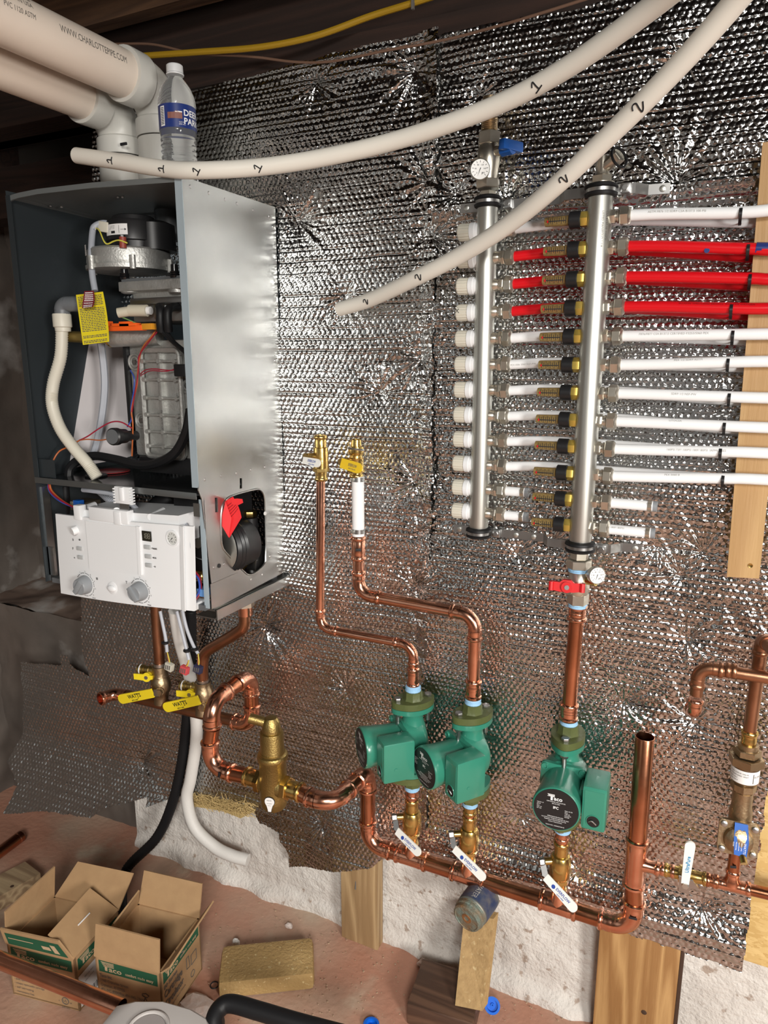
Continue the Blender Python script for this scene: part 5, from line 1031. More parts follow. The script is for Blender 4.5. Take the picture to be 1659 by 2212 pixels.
for (u0, u1, u2) in ((336, 344, 350), (357, 371, 362)):
    MB().tube(bez([A(u1+14 if u0 > 340 else u1, 663, .235), A(u1, 664, .255), A(u2-4 if u0 < 340 else u0+6, 672, .268), A((u0+u2)/2+3, 695, .27), A((u0+u2)/2+5, 716, .265)], 6), 0.0088, 12).build('igniter_boot', 'black_rubber', B)
for k in range(2): MB().tube(bez([A(349+k*10, 714, .266), A(357+k*6, 722, .265), A(378, 742, .27), A(395, 756, .285), A(412, 770, .29)], 6), 0.0048, 10).build('igniter_lead', 'black_rubber', B)
# orange clip, gas elbow, brass pipe
mb = MB(); a = A(232, 706, .27); b_ = A(312, 703, .265)
for (u0, u1, v0, v1) in ((233, 240, 694, 714), (238, 312, 704, 714), (262, 285, 695, 706), (246, 300, 699, 706)):
    p, q = A(u0, v0, .268), A(u1, v1, .268); mb.box((p+q)/2, (abs(q.x-p.x), 0.016, abs(q.z-p.z)), None, 0.0015)
mb.build('orange_clip', 'orange', B); p, q = A(310, 699, .268), A(334, 712, .268); mb = MB(); mb.box((p+q)/2, (abs(q.x-p.x), 0.014, abs(q.z-p.z)), None, 0.0015); mb.build('clip_plug', mat('amber', (0.62, 0.26, 0.02), 0.4), B)
MB().cyl(A(236, 731, .245), A(345, 726, .215), 0.0195, 24).build('gas_elbow', 'cast_alu', B); MB().cyl(A(148, 727, .262), A(240, 731, .246), 0.0125, 20).build('gas_pipe', mat('pipe_ochre', (0.30, 0.22, 0.07), 0.4, 0.8), B); mb = MB(); mb.torus(A(240, 731, .2455), (1, 0, 0), 0.0165, 0.003); mb.build('gas_union', 'brass', B)
# ---- heat exchanger with ribbed cover
slab('exchanger_body', 276, 735, 430, 994, 0.06, 0.215, 'cast_alu', 0.008)
TL, BR_ = A(305, 757, 0.225), A(399, 990, 0.225); xa, xb, za, zb = TL.x, BR_.x+0.004, TL.z, BR_.z; oc = 0.222
mb = MB(); mb.box(V((xa+xb)/2, -oc+0.005, (za+zb)/2), (xb-xa-0.006, 0.010, za-zb-0.006), None, 0.004); cov = mb.build('cover_plate', 'cast_alu', B)
mb = MB(); pr = []
for (sx, sz) in ((1, 1), (-1, 1), (-1, -1), (1, -1)):
    for k in range(5):
        an = math.atan2(sz, sx)-math.pi/4+math.pi/2*k/4; pr.append(V((xa+xb)/2+sx*((xb-xa)/2-0.012)+0.012*math.cos(an), -oc-0.006, (za+zb)/2+sz*((za-zb)/2-0.012)+0.012*math.sin(an)))
mb.tube(pr+[pr[0]], 0.0058, 8, cap=False); mb.build('cover_frame', 'cast_alu', cov)
for zf in (0.10, 0.27, 0.44, 0.60, 0.76, 0.90):
    z = za+(zb-za)*zf; mb = MB(); mb.box(V((xa+xb)/2, -oc-0.0055, z), (xb-xa-0.010, 0.011, 0.004), None, 0.001)
    for xx_ in (xa+0.010, (xa+xb)/2, xb-0.010): mb.cyl(V(xx_, -oc, z), V(xx_, -oc-0.0135, z), 0.0048, 12)
    mb.build('rib', 'cast_alu', cov)
mb = MB(); mb.box(V((xa+xb)/2, -oc-0.005, (za+zb)/2), (0.004, 0.010, za-zb-0.012)); mb.build('upright_rib', 'cast_alu', cov)
mb = MB(); zz_ = za+(zb-za)*0.70
for (s, xx_, sz, z_) in (('0D-ALSM0MG', (xa+xb)/2-0.0005, 0.0075, za+(zb-za)*0.74), ('87J1.002 263', xb-0.018, 0.007, za+(zb-za)*0.75), ('41', xb-0.018, 0.007, za+(zb-za)*0.42), ('AC-J9000', xa-0.004, 0.008, za+(zb-za)*0.5)): text(mb, s, sz, lambda u, v: V(xx_-v+0.003, -oc-0.0008-(0.0105 if xx_ == (xa+xb)/2-0.0005 else 0), z_+u))
mb.build('cast_lettering', mat('cast_shadow', (0.2, 0.2, 0.2), 0.5, 0.8), cov, smooth=False)
for (u, v) in ((291, 782), (306, 908), (404, 832), (409, 940)): mb = MB(); c = A(u, v, 0.2165); mb.torus(c, (0, 1, 0), 0.017, 0.0028, 24); mb.torus(c, (0, 1, 0), 0.0105, 0.0022, 20); mb.build('bolt_recess', 'cast_alu', B); MB().cyl(c+V(0, 0.002, 0), c+V(0, -0.003, 0), 0.0062, 6).build('hex_bolt', 'zinc', B)
slab('cable_duct', 264, 745, 284, 915, 0.12, 0.222, 'black', 0.001)
slab('exchanger_base', 300, 985, 440, 1030, 0.05, 0.225, 'black', 0.002)
mb = MB(); p = A(250, 943, 0.285); q = A(288, 941, 0.225); mb.lathe(p, q-p, [(-0.012, 0.0165), (-0.009, 0.0195), (0.004, 0.0195), (0.005, 0.0170), (0.03, 0.016), (0.032, 0.012), (0.07, 0.011)], 24); s = mb.build('pressure_sensor', 'black', B); d = (q-p).normalized(); MB().cyl(p-d*0.0125, p-d*0.0118, 0.0162, 24).build('sensor_face', 'dark_grey', s)
# ---- wires inside
def wire(name, px, r, mt, n=6): return MB().tube(bez([A(*p) for p in px], n), r, 8).build(name, mt, B)
M['w_red'] = mat('w_red', (0.28, 0.01, 0.03), 0.4); M['w_orange'] = mat('w_orange', (0.42, 0.11, 0.03), 0.4); M['w_blue'] = mat('w_blue', (0.03, 0.07, 0.35), 0.4); M['w_grey'] = mat('w_grey', (0.45, 0.47, 0.52), 0.4); M['w_green'] = mat('w_green', (0.16, 0.30, 0.10), 0.4)
wire('harness_wire', [(338, 712, .25), (325, 730, .25), (312, 745, .245), (303, 765, .24), (298, 800, .24), (296, 830, .24), (288, 865, .24), (284, 890, .24), (287, 920, .24), (285, 985, .23)], 0.0018, 'w_orange')
wire('harness_wire', [(340, 716, .252), (322, 738, .25), (300, 770, .245), (299, 802, .242), (292, 845, .242), (285, 890, .24)], 0.0013, 'w_red')
wire('harness_wire', [(282, 800, .232), (290, 818, .24), (288, 850, .24), (283, 880, .24), (284, 905, .24), (275, 922, .24)], 0.0015, 'w_blue')
wire('sensor_lead', [(385, 798, .235), (365, 800, .245), (335, 797, .25), (315, 799, .245), (303, 808, .24)], 0.0012, 'w_red'); wire('sensor_lead', [(385, 794, .235), (360, 802, .247), (325, 801, .25), (303, 812, .242)], 0.0010, 'w_red')
wire('sensor_lead', [(285, 925, .24), (262, 912, .26), (240, 912, .27), (215, 925, .28), (190, 942, .29), (172, 951, .29)], 0.0016, 'w_red'); wire('sensor_lead', [(235, 948, .29), (215, 951, .29), (190, 949, .29), (172, 951, .29)], 0.0014, 'w_orange'); wire('sensor_lead', [(172, 951, .29), (148, 965, .29), (128, 975, .30), (115, 995, .31), (107, 1020, .31)], 0.0018, 'w_orange')
mb = MB(); mb.box(A(395, 800, .25), (0.034, 0.02, 0.026), None, 0.003); mb.build('sensor_plug', 'black', B)
wire('green_wire', [(255, 682, .27), (275, 690, .265), (298, 700, .262)], 0.0014, 'w_green'); wire('grey_hose', [(217, 735, .21), (224, 790, .20), (226, 840, .20), (220, 900, .20), (208, 960, .20), (199, 985, .20)], 0.0085, 'w_grey')
wire('black_hose', [(412, 885, .285), (402, 935, .285), (378, 978, .28), (340, 1000, .27), (300, 1004, .26), (250, 992, .25), (205, 985, .25), (172, 993, .26), (152, 1010, .27), (148, 1030, .275)], 0.0105, 'black_rubber', 8)
# condensate drain: grey elbow, cream coupling, corrugated hose
OD_ = 0.285
mb = MB(); pts, _ = arc_pts(A(133, 657, OD_), (1, 0.25, 0), (0, 0, -1), 0.014); mb.tube(pts, 0.0165, 18); mb.cyl(pts[0], pts[0]+V(0.055, 0.014, 0), 0.0165, 18); mb.cyl(pts[-1], pts[-1]-V(0, 0, 0.008), 0.0165, 18); mb.build('drain_elbow', mat('elbow_grey', (0.13, 0.14, 0.15), 0.4), B)
mb = MB(); mb.lathe(A(133, 678, OD_), (0, 0, -1), [(0, 0.0190), (0.002, 0.0200), (0.028, 0.0200), (0.030, 0.0170), (0.038, 0.0165)], 24); mb.build('drain_coupling', 'cream', B)
pts = bez([A(134, 712, OD_), A(131, 770, .288), A(115, 830, .297), A(113, 875, .302), A(130, 925, .303), A(160, 968, .300), A(188, 1000, .295), A(210, 1032, .290)], 22)
rr_ = [0.0140*(1.0 if k % 2 else 0.90) for k in range(len(pts))]; MB().tube(pts, rr_, 14).build('corrugated_hose', 'cream', B, angle=1.2)
MB().lathe(Zp(208, 1028, BZT), (0, 0, 1), [(0, 0.026), (0.003, 0.025), (0.004, 0.018)], 20).build('grommet', 'black_rubber', B)
# ---- below the shelf
pts = bez([A(215, 1052, .22), A(235, 1070, .22), A(255, 1090, .215), A(275, 1120, .2), A(290, 1160, .18)], 18); MB().tube(pts, [0.0165*(1.0 if k % 2 else 0.9) for k in range(len(pts))], 14).build('lower_corrugated_hose', 'w_grey', B, angle=1.2)
wire('grey_cable', [(180, 1058, .29), (200, 1060, .30), (240, 1066, .31), (265, 1078, .30), (285, 1090, .29), (305, 1110, .27)], 0.006, 'w_grey'); wire('harness_wire', [(107, 1042, .31), (112, 1060, .31), (135, 1082, .32), (160, 1095, .325), (180, 1100, .325)], 0.0022, 'w_orange'); wire('harness_wire', [(104, 1036, .31), (108, 1060, .312), (130, 1080, .322), (165, 1099, .327)], 0.0018, 'w_red'); wire('harness_wire', [(102, 1036, .305), (107, 1062, .31), (128, 1082, .32), (160, 1097, .325)], 0.0016, 'w_blue')
wire('harness_wire', [(111, 1030, .31), (108, 1020, .31), (108, 1000, .31)], 0.0022, mat('wire_yg', (0.3, 0.5, 0.08), 0.4))
MB().tube(bez([A(395, 1070, .16), A(360, 1080, .19), A(330, 1105, .2), A(320, 1150, .2)], 8), 0.022, 14).build('flue_hose', 'black_rubber', B); MB().tube(bez([A(375, 1065, .2), A(400, 1090, .19), A(412, 1130, .18), A(415, 1180, .18)], 8), 0.014, 14).build('black_pipe', 'black_rubber', B); MB().tube(bez([A(118, 1050, .27), A(113, 1090, .26), A(115, 1140, .26)], 6), 0.011, 12).build('black_pipe', 'black_rubber', B); MB().tube(bez([A(140, 1050, .25), A(142, 1090, .25), A(140, 1140, .25)], 6), 0.010, 12).build('black_pipe', 'black_rubber', B)
mb = MB(); mb.box(A(185, 1090, .25), (0.05, 0.05, 0.022), None, 0.003); mb.build('valve_block', mat('brassy_dark', (0.12, 0.10, 0.07), 0.4, 0.6), B); mb = MB(); mb.box(A(170, 1088, .285), (0.02, 0.016, 0.018), None, 0.002); mb.build('blue_plug', 'blue', B)
MB().tube(bez([A(92, 1040, .29), A(88, 1100, .29), A(92, 1160, .29), A(108, 1210, .29)], 6), 0.0035, 8).build('capillary', 'black', B)
mb = MB(); p, q = A(412, 1165, .29), A(470, 1170, .245); mb.box(V(-1.06, -0.16, 1.11), (0.10, 0.16, 0.20), None, 0.004); mb.build('hydraulic_block', 'black', B)
# pump behind the control box: dark round front, big motor seen through the cut-out
pc = A(430, 1172, .275); mb = MB(); mb.lathe(pc, (0.1, 1, 0), [(0, 0.036), (0.004, 0.038), (0.006, 0.040), (0.012, 0.040)], 36); pu = mb.build('pump_face', 'black', B); MB().torus(pc+V(0, 0.006, 0), (0.1, 1, 0), 0.0385, 0.0026, 36).build('pump_ring', 'grey_plastic', pu); MB().cyl(pc+V(0, -0.001, 0.0), pc+V(0, -0.006, 0.0), 0.0115, 20).build('pump_knob', 'steel', pu)
mb = MB(); fn = planefn(pc+V(-0.022, -0.0012, 0.015), (1, 0.1, 0), (0, 0, 1)); text(mb, 'BOSCH', 0.0095, fn, width=0.030, bold=True); mb.build('lettering', 'ink_faint', pu, smooth=False)
mc = Xp(500, 1170, BXR-0.045); mb = MB(); mb.lathe(mc+V(0.012, -0.055, 0), (0.25, 1, 0), [(0, 0.045), (0.004, 0.052)], 32); mb.build('motor_end', 'steel', B); mb = MB(); mb.lathe(mc+V(0.014, -0.050, 0), (0.25, 1, 0), [(0, 0.0545), (0.008, 0.059), (0.013, 0.055), (0.018, 0.059), (0.023, 0.055), (0.028, 0.059), (0.034, 0.055), (0.07, 0.05)], 32); mb.build('motor_body', 'black', B)
mb = MB(); c = Xp(541, 1118, BXR-0.04); mb.cyl(c, c-V(0, 0, 0.09), 0.017, 18); mb.build('dark_pipe', 'black', B); mb = MB(); hexnut(mb, c+V(0, 0, 0.002), c+V(0, 0, 0.016), 0.015); mb.build('brass_nut', 'brass', B)
mb = MB(); c = Xp(515, 1205, BXR-0.05); mb.box(c, (0.05, 0.07, 0.03), Matrix.Rotation(0.5, 3, 'X'), 0.002)
for k in range(4): mb.box(c+V(0.027, -0.02+k*0.014, 0.004), (0.006, 0.004, 0.03), Matrix.Rotation(0.3, 3, 'X'))
mb.build('plate_exchanger', 'brass', B); mb = MB(); mb.box(V(-1.04, -0.14, BZ0+0.014), (0.16, 0.24, 0.004)); mb.build('floor_plate', 'galv', B, smooth=False); mb = MB(); mb.box(Xp(555, 1205, BXR-0.03), (0.03, 0.05, 0.05), None, 0.004); mb.cyl(Xp(545, 1235, BXR-0.04), Xp(545, 1220, BXR-0.04), 0.012, 14); mb.build('valve_fittings', 'zinc', B)
mb = MB(); c = A(436, 1245, .29); mb.cyl(c-V(0.03, 0, 0), c+V(0.012, 0.004, 0), 0.012, 16); mb.torus(c+V(0.004, 0.002, 0), (1, 0.3, 0), 0.013, 0.0025); mb.build('brass_union', 'brass', B); wire('harness_wire', [(422, 1235, .315), (432, 1250, .305), (434, 1275, .305), (424, 1295, .315)], 0.0022, 'w_red'); wire('harness_wire', [(420, 1240, .32), (429, 1252, .31), (431, 1275, .31), (421, 1292, .32)], 0.0022, 'w_blue'); wire('grey_cable', [(400, 1128, .30), (408, 1145, .33), (413, 1170, .335), (415, 1200, .335)], 0.005, 'w_grey'); mb = MB(); mb.box(A(440, 1278, .30), (0.02, 0.02, 0.016)); mb.build('blue_plug', mat('pale_blue', (0.12, 0.27, 0.55), 0.5), B)
# ---- control box with tilted white panel
OC = 0.350
cT = [A(110, 1112, OC), A(408, 1140, OC), A(416, 1322, OC), A(127, 1283, OC)]
def C_(s, t, n=0.0):
    p = cT[0].lerp(cT[1], s).lerp(cT[3].lerp(cT[2], s), t); return p+V(0, -n, 0)
def Cpx(u, v, n=0.0): return A(u, v, OC+n)
N_ = 24; vs_ = []; fs_ = []; NS, NT = 16, 8
def bow(s, t): return 0.010*(1-(2*s-1)**2)+0.006*t
for j in range(NT+1):
    for i in range(NS+1): vs_.append(C_(i/NS, j/NT, bow(i/NS, j/NT)-0.012))
for j in range(NT+1):
    for i in range(NS+1): vs_.append(C_(i/NS, j/NT, bow(i/NS, j/NT)-0.018))
m_ = (NS+1)*(NT+1)
for j in range(NT):
    for i in range(NS): a = j*(NS+1)+i; fs_ += [(a, a+1, a+NS+2, a+NS+1), (m_+a, m_+a+NS+1, m_+a+NS+2, m_+a+1)]
for i in range(NS): fs_ += [(i, m_+i, m_+i+1, i+1), (NT*(NS+1)+i, NT*(NS+1)+i+1, m_+NT*(NS+1)+i+1, m_+NT*(NS+1)+i)]
for j in range(NT): fs_ += [(j*(NS+1), (j+1)*(NS+1), m_+(j+1)*(NS+1), m_+j*(NS+1)), (j*(NS+1)+NS, m_+j*(NS+1)+NS, m_+(j+1)*(NS+1)+NS, (j+1)*(NS+1)+NS)]
pan = MB().add(vs_, fs_).build('control_panel', 'white_plastic', B, angle=0.5)
def Pp(u, v, n=0.0):
    """point on the bowed panel face under pixel (u, v)"""
    s = (u-118)/(412-118); t = (v-1125-(s-0.3)*30)/170; return A(u, v, OC+bow(max(0, min(1, s)), max(0, min(1, t)))-0.012+n)
mb = MB(); mb.prism([C_(0.93, 0.0, 0.0)+V(0, 0.008, 0), C_(0.955, 0, 0)+V(0, 0.006, 0), C_(0.955, 1, 0)+V(0, 0.0, 0), C_(0.93, 1, 0)+V(0, 0.002, 0)], V(0, -0.003, 0)); mb.build('panel_edge', 'white_plastic', pan)
mb = MB(); dpx = [(184, 1125), (299, 1139), (305, 1243), (193, 1229)]; dp = [Pp(u, v, 0.003) for u, v in dpx]; mb.prism(dp, V(0, 0.010, 0)); door = mb.build('panel_door', 'white_plastic', pan, smooth=False)
mb = MB(); mb.prism([Pp(294, 1137, 0.0045), Pp(300, 1138, 0.0045), Pp(305, 1243, 0.0045), Pp(299, 1243, 0.0045)], V(0, 0.010, 0)); mb.build('door_edge', 'white_plastic', door, smooth=False)
for (u, v, nm) in ((186, 1262, 'heating_knob'), (304, 1276, 'hot_water_knob')):
    c = Pp(u, v, 0.0); mb = MB(); d = Vector((0.0, -1, -0.06)).normalized(); mb.lathe(c, d, [(0, 0.0215), (0.006, 0.0212), (0.020, 0.0185), (0.022, 0.0170)], 32); k_ = mb.build(nm, 'grey_plastic', pan)
    mb = MB(); ang = 0.9; g = V(math.cos(ang), 0, math.sin(ang)); mb.box(c+d*0.022, (0.036, 0.010, 0.012), Matrix.Rotation(-(0.9 if u < 200 else 2.2), 3, 'Y'), 0.002); mb.build('grip', 'grey_plastic', k_); mb = MB()
    c2 = c+V(0, -0.0006, 0)
    for j in range(8):
        a = math.radians(150-j*32); r_ = 0.0265
        for q in range(3):
            a0 = a-math.radians(9*q+2); a1 = a-math.radians(9*q+9); mb.add([c2+V(math.cos(x)*rr, -0.0016, math.sin(x)*rr) for x, rr in ((a0, r_), (a1, r_), (a1, r_+0.0012), (a0, r_+0.0012))], [(0, 1, 2, 3)])
        if 0 < j < 7: text(mb, str(j), 0.005, lambda x, y: c2+V(math.cos(a)*0.0315+x, -0.0018, math.sin(a)*0.0315+y), 0, -0.002, 'C')
    text(mb, 'max', 0.0062, lambda x, y: c2+V(0.019+x, -0.0018, -0.030+y)); mb.build('scale_print', 'ink', pan, smooth=False)
mb = MB(); c = Pp(243, 1271, 0.0); mb.lathe(c+V(0, 0.003, 0), (0, -1, 0), [(0, 0.016), (0.003, 0.0155), (0.0045, 0.012)], 24); mb.sphere(c+V(0, -0.003, 0), 0.0125, 14, (1.0, 0.35, 0.62)); mb.build('lamp_button', 'white_plastic', pan)
mb = MB(); c = Pp(167, 1144, 0.0); mb.cyl(c, c+V(-0.004, -0.012, -0.003), 0.0095, 20); mb.build('power_button', 'pex_milk', pan); MB().cyl(Pp(172, 1166, 0.0005), Pp(172, 1166, 0.002), 0.0021, 12).build('led', 'ink', pan)
for (u, v) in ((172, 1185), (174, 1204), (318, 1182), (320, 1202), (321, 1221)): mb = MB(); mb.box(Pp(u, v, 0.0015), (0.017, 0.004, 0.0092), None, 0.0015); mb.build('push_button', mat('button_grey', (0.42, 0.43, 0.43), 0.5), pan)
mb = MB(); mb.box(Pp(317, 1158, 0.001), (0.025, 0.003, 0.022), None, 0.0008); ds = mb.build('display', mat('lcd', (0.02, 0.018, 0.013), 0.2), pan); mb = MB(); c = Pp(317, 1158, 0.003)
for k, dx in enumerate((-0.0085, -0.0015, 0.0055)):
    for (a, b_, w, h) in ((0, 0.0055, 0.004, 0.001), (0, 0, 0.004, 0.001), (0, -0.0055, 0.004, 0.001), (-0.0023, 0.0028, 0.001, 0.0045), (0.0023, 0.0028, 0.001, 0.0045), (-0.0023, -0.0028, 0.001, 0.0045), (0.0023, -0.0028, 0.001, 0.0045)):
        if k == 0 and a <= 0: continue
        mb.box(c+V(dx+a, 0, b_), (w, 0.0004, h))
mb.build('segments', mat('segments', (0.22, 0.21, 0.17), 0.4), ds, smooth=False)
gc = Pp(372, 1163, 0.001); mb = MB(); mb.lathe(gc+V(0, 0.003, 0), (0, -1, 0), [(0, 0.0175), (0.004, 0.0172), (0.0045, 0.014), (0.003, 0.0135)], 28); g = mb.build('pressure_gauge', 'white_plastic', pan); MB().cyl(gc+V(0, 0.002, 0), gc+V(0, -0.0004, 0), 0.0135, 28).build('gauge_dial', mat('dial_grey', (0.55, 0.56, 0.54), 0.3), g); mb = MB()
for k in range(9):
    a = math.radians(225-k*34); x, z = math.cos(a), math.sin(a); p = gc+V(0, -0.0008, 0); mb.add([p+V(x*0.0085-z*0.0005, 0, z*0.0085+x*0.0005), p+V(x*0.0115-z*0.0005, 0, z*0.0115+x*0.0005), p+V(x*0.0115+z*0.0005, 0, z*0.0115-x*0.0005), p+V(x*0.0085+z*0.0005, 0, z*0.0085-x*0.0005)], [(0, 1, 2, 3)])
text(mb, 'bar', 0.0042, planefn(gc+V(0, -0.001, 0), (1, 0, 0), (0, 0, 1)), 0, -0.008, 'C'); mb.add([gc+V(-0.006, -0.001, -0.006), gc+V(0.002, -0.001, 0.0005), gc+V(0.0005, -0.001, 0.002)], [(0, 1, 2)]); mb.build('gauge_print', 'ink', g, smooth=False)
mb = MB()
for (u, v, s) in ((328, 1186, 'reset'), (330, 1206, 'eco'), (332, 1225, '-o')): text(mb, s, 0.0072, planefn(Pp(u, v, 0.0008), (1, 0, 0.0), (0, 0, 1)), bold=True)
for (u, v, s) in ((157, 1187, 'F'), (160, 1207, '+'), (155, 1147, 'O'), (157, 1168, '0'), (208, 1252, 'III'), (272, 1260, 'T')): text(mb, s, 0.0078, planefn(Pp(u, v, 0.0008), (1, 0, 0), (0, 0, 1)), bold=True)
mb.build('panel_print', 'ink', pan, smooth=False)
# box behind the panel, its lid mouldings, hinge pins, latch
mb = MB(); a = A(160, 1108, .335); b_ = A(386, 1122, .335)
vv = [V(a.x, -0.335, 1.172), V(b_.x, -0.335, 1.186), V(b_.x+0.002, -0.225, 1.186), V(a.x, -0.225, 1.172)]; mb.prism([p+V(0, 0, 0.008) for p in vv], V(0, 0, -0.06)); cb = mb.build('control_box', 'white_plastic', B, smooth=False)
mb = MB(); mb.box(A(240, 1112, .342), (0.115, 0.02, 0.03), None, 0.003); mb.box(A(173, 1106, .34), (0.02, 0.02, 0.034), None, 0.003); mb.box(A(258, 1118, .346), (0.02, 0.016, 0.03), None, 0.003); mb.cyl(A(176, 1101, .33), A(205, 1091, .29), 0.008, 14); mb.cyl(A(325, 1117, .335), A(352, 1103, .28), 0.0075, 14); mb.cyl(A(252, 1104, .345), A(257, 1102, .33), 0.008, 14); mb.build('lid_moulding', 'white_plastic', cb)
mb = MB(); mb.box(A(320, 1108, .28), (0.10, 0.07, 0.008), None, 0.002); mb.build('terminal_cover', 'white_plastic', cb); mb = MB(); p = A(397, 1255, .34); mb.box(A(412, 1240, .322), (0.014, 0.012, 0.085), None, 0.004); mb.box(A(420, 1305, .315), (0.03, 0.04, 0.016), None, 0.002); mb.build('box_side', 'white_plastic', cb)
mb = MB(); a, b_ = A(249, 1049, .345), A(286, 1090, .345); mb.box((a+b_)/2, (abs(b_.x-a.x), 0.010, abs(b_.z-a.z)), None, 0.003)
for k in range(6): mb.box(V(a.x-0.001, -0.345, a.z-0.006-k*0.006), (0.004, 0.012, 0.003)); mb.box(V(b_.x+0.001, -0.345, a.z-0.006-k*0.006), (0.004, 0.012, 0.003))
mb.box((a+b_)/2+V(0, -0.006, 0.003), (0.010, 0.006, 0.030), None, 0.002); mb.build('latch', 'white_plastic', B); mb = MB(); a, b_ = A(259, 1086, .343), A(280, 1113, .343); mb.box((a+b_)/2, (abs(b_.x-a.x), 0.002, abs(b_.z-a.z))); mb.build('latch_strap', 'zinc', B, smooth=False)
# ---- things hanging on or in the boiler
def sheet(name, label, cat, px, offs, mt, th=0.0006):
    P = [A(u, v, o_) for (u, v), o_ in zip(px, offs)]; o = thing(name, label, cat, tuple(P[0])); n = (P[1]-P[0]).cross(P[3]-P[0]).normalized(); vs_ = []; fs_ = []; k = 8
    for j in range(k+1):
        for i in range(k+1):
            s, t_ = i/k, j/k; p = P[0].lerp(P[1], s).lerp(P[3].lerp(P[2], s), t_); vs_.append(p+n*0.004*math.sin(t_*3.0)*math.sin(s*2))
    m2 = len(vs_); vs_ += [p+n*th for p in vs_]
    for j in range(k):
        for i in range(k): a = j*(k+1)+i; fs_ += [(a, a+1, a+k+2, a+k+1), (m2+a, m2+a+k+1, m2+a+k+2, m2+a+1)]
    for i in range(k): fs_ += [(i, i+1, m2+i+1, m2+i), (k*(k+1)+i, k*(k+1)+i+1, m2+k*(k+1)+i+1, m2+k*(k+1)+i), (i*(k+1), (i+1)*(k+1), m2+(i+1)*(k+1), m2+i*(k+1)), (i*(k+1)+k, (i+1)*(k+1)+k, m2+(i+1)*(k+1)+k, m2+i*(k+1)+k)]
    MB().add(vs_, fs_).build('card', mt, o)
    sgn = -1.0 if n.y > 0 else 1.0
    def fn(s, t_): return P[0].lerp(P[1], s).lerp(P[3].lerp(P[2], s), t_)+n*(0.004*math.sin(t_*3.0)*math.sin(s*2)+(th+0.0005 if sgn > 0 else -0.0005))
    return o, fn
def lines(root, fn, rows, mt, lw, seed=1, s0=0.06, s1=0.94):
    r_ = random.Random(seed); mb = MB()
    for t_ in rows:
        s = s0
        while s < s1-0.02:
            w = r_.uniform(0.03, 0.11); e = min(s1, s+w); mb.add([fn(s, t_), fn(e, t_), fn(e, t_+lw), fn(s, t_+lw)], [(0, 1, 2, 3)]); s = e+0.02
    mb.build('printed_lines', mt, root, smooth=False)
o, fn = sheet('warning_tag', 'yellow printed paper tag hanging inside the open boiler', 'tag', [(164, 637), (222, 630), (235, 738), (179, 745)], [.30, .30, .315, .315], mat('tag_yellow', (0.80, 0.66, 0.02), 0.6))
lines(o, fn, [0.05+0.034*k for k in range(21) if k not in (6,)]+[0.83, 0.86, 0.93, 0.96], 'ink_grey', 0.016, 3)
o, fn = sheet('inspection_tag', 'small maroon tag clipped over the yellow tag', 'tag', [(182, 629), (202, 628), (200, 663), (177, 666)], [.315, .315, .322, .322], mat('tag_maroon', (0.16, 0.012, 0.02), 0.6))
lines(o, fn, [0.08, 0.2, 0.31, 0.42, 0.53, 0.68, 0.82, 0.92], 'ink_white', 0.055, 5, 0.12, 0.9)
o, fn = sheet('warning_tag', 'red printed tag dangling in the side cut-out of the boiler', 'tag', [(487, 1082), (503, 1073), (521, 1118), (495, 1162)], [.245, .25, .245, .25], 'red_tag')
lines(o, fn, [0.15, 0.24, 0.33, 0.42, 0.52], 'ink_red', 0.03, 7)
MB().prism([A(500, 1078, .248), A(512, 1077, .248), A(523, 1078, .248), A(525, 1086, .248), A(515, 1091, .248), A(500, 1090, .248)], V(0, 0.0008, 0)).build('tag_tail', 'red_tag', o)
MB().prism([A(476, 1130, .262), A(487, 1084, .25), A(500, 1120, .25), A(494, 1161, .252)], V(0, 0.0008, 0)).build('tag_fold', 'red_tag', o)
# stack of manuals leaning in the boiler
t = thing('manual_booklet', 'white installation booklet leaning inside the boiler against its left side', 'booklet', (-1.33, -0.2, BZT))
P = [A(192, 735, .14), A(275, 735, .09), A(285, 985, .13), A(150, 1012, .235)]
for k in range(4):
    dx = V(-0.004*k, -0.003*k, -0.0015*k); MB().prism([P[0]+dx, P[1]+dx, P[2]+dx, P[3]+dx+V(-0.003*k, -0.002*k, 0)], V(-0.002, 0.0015, 0)).build('page', mat('page_paper', (0.50, 0.47, 0.475), 0.8), t, smooth=False)
def fnm(s, t_): return P[0].lerp(P[1], s).lerp(P[3].lerp(P[2], s), t_)+V(-0.013, -0.0105, -0.0045)
lines(t, fnm, [0.76, 0.78, 0.80, 0.82, 0.84, 0.87], 'ink_grey', 0.008, 9, 0.12, 0.32)
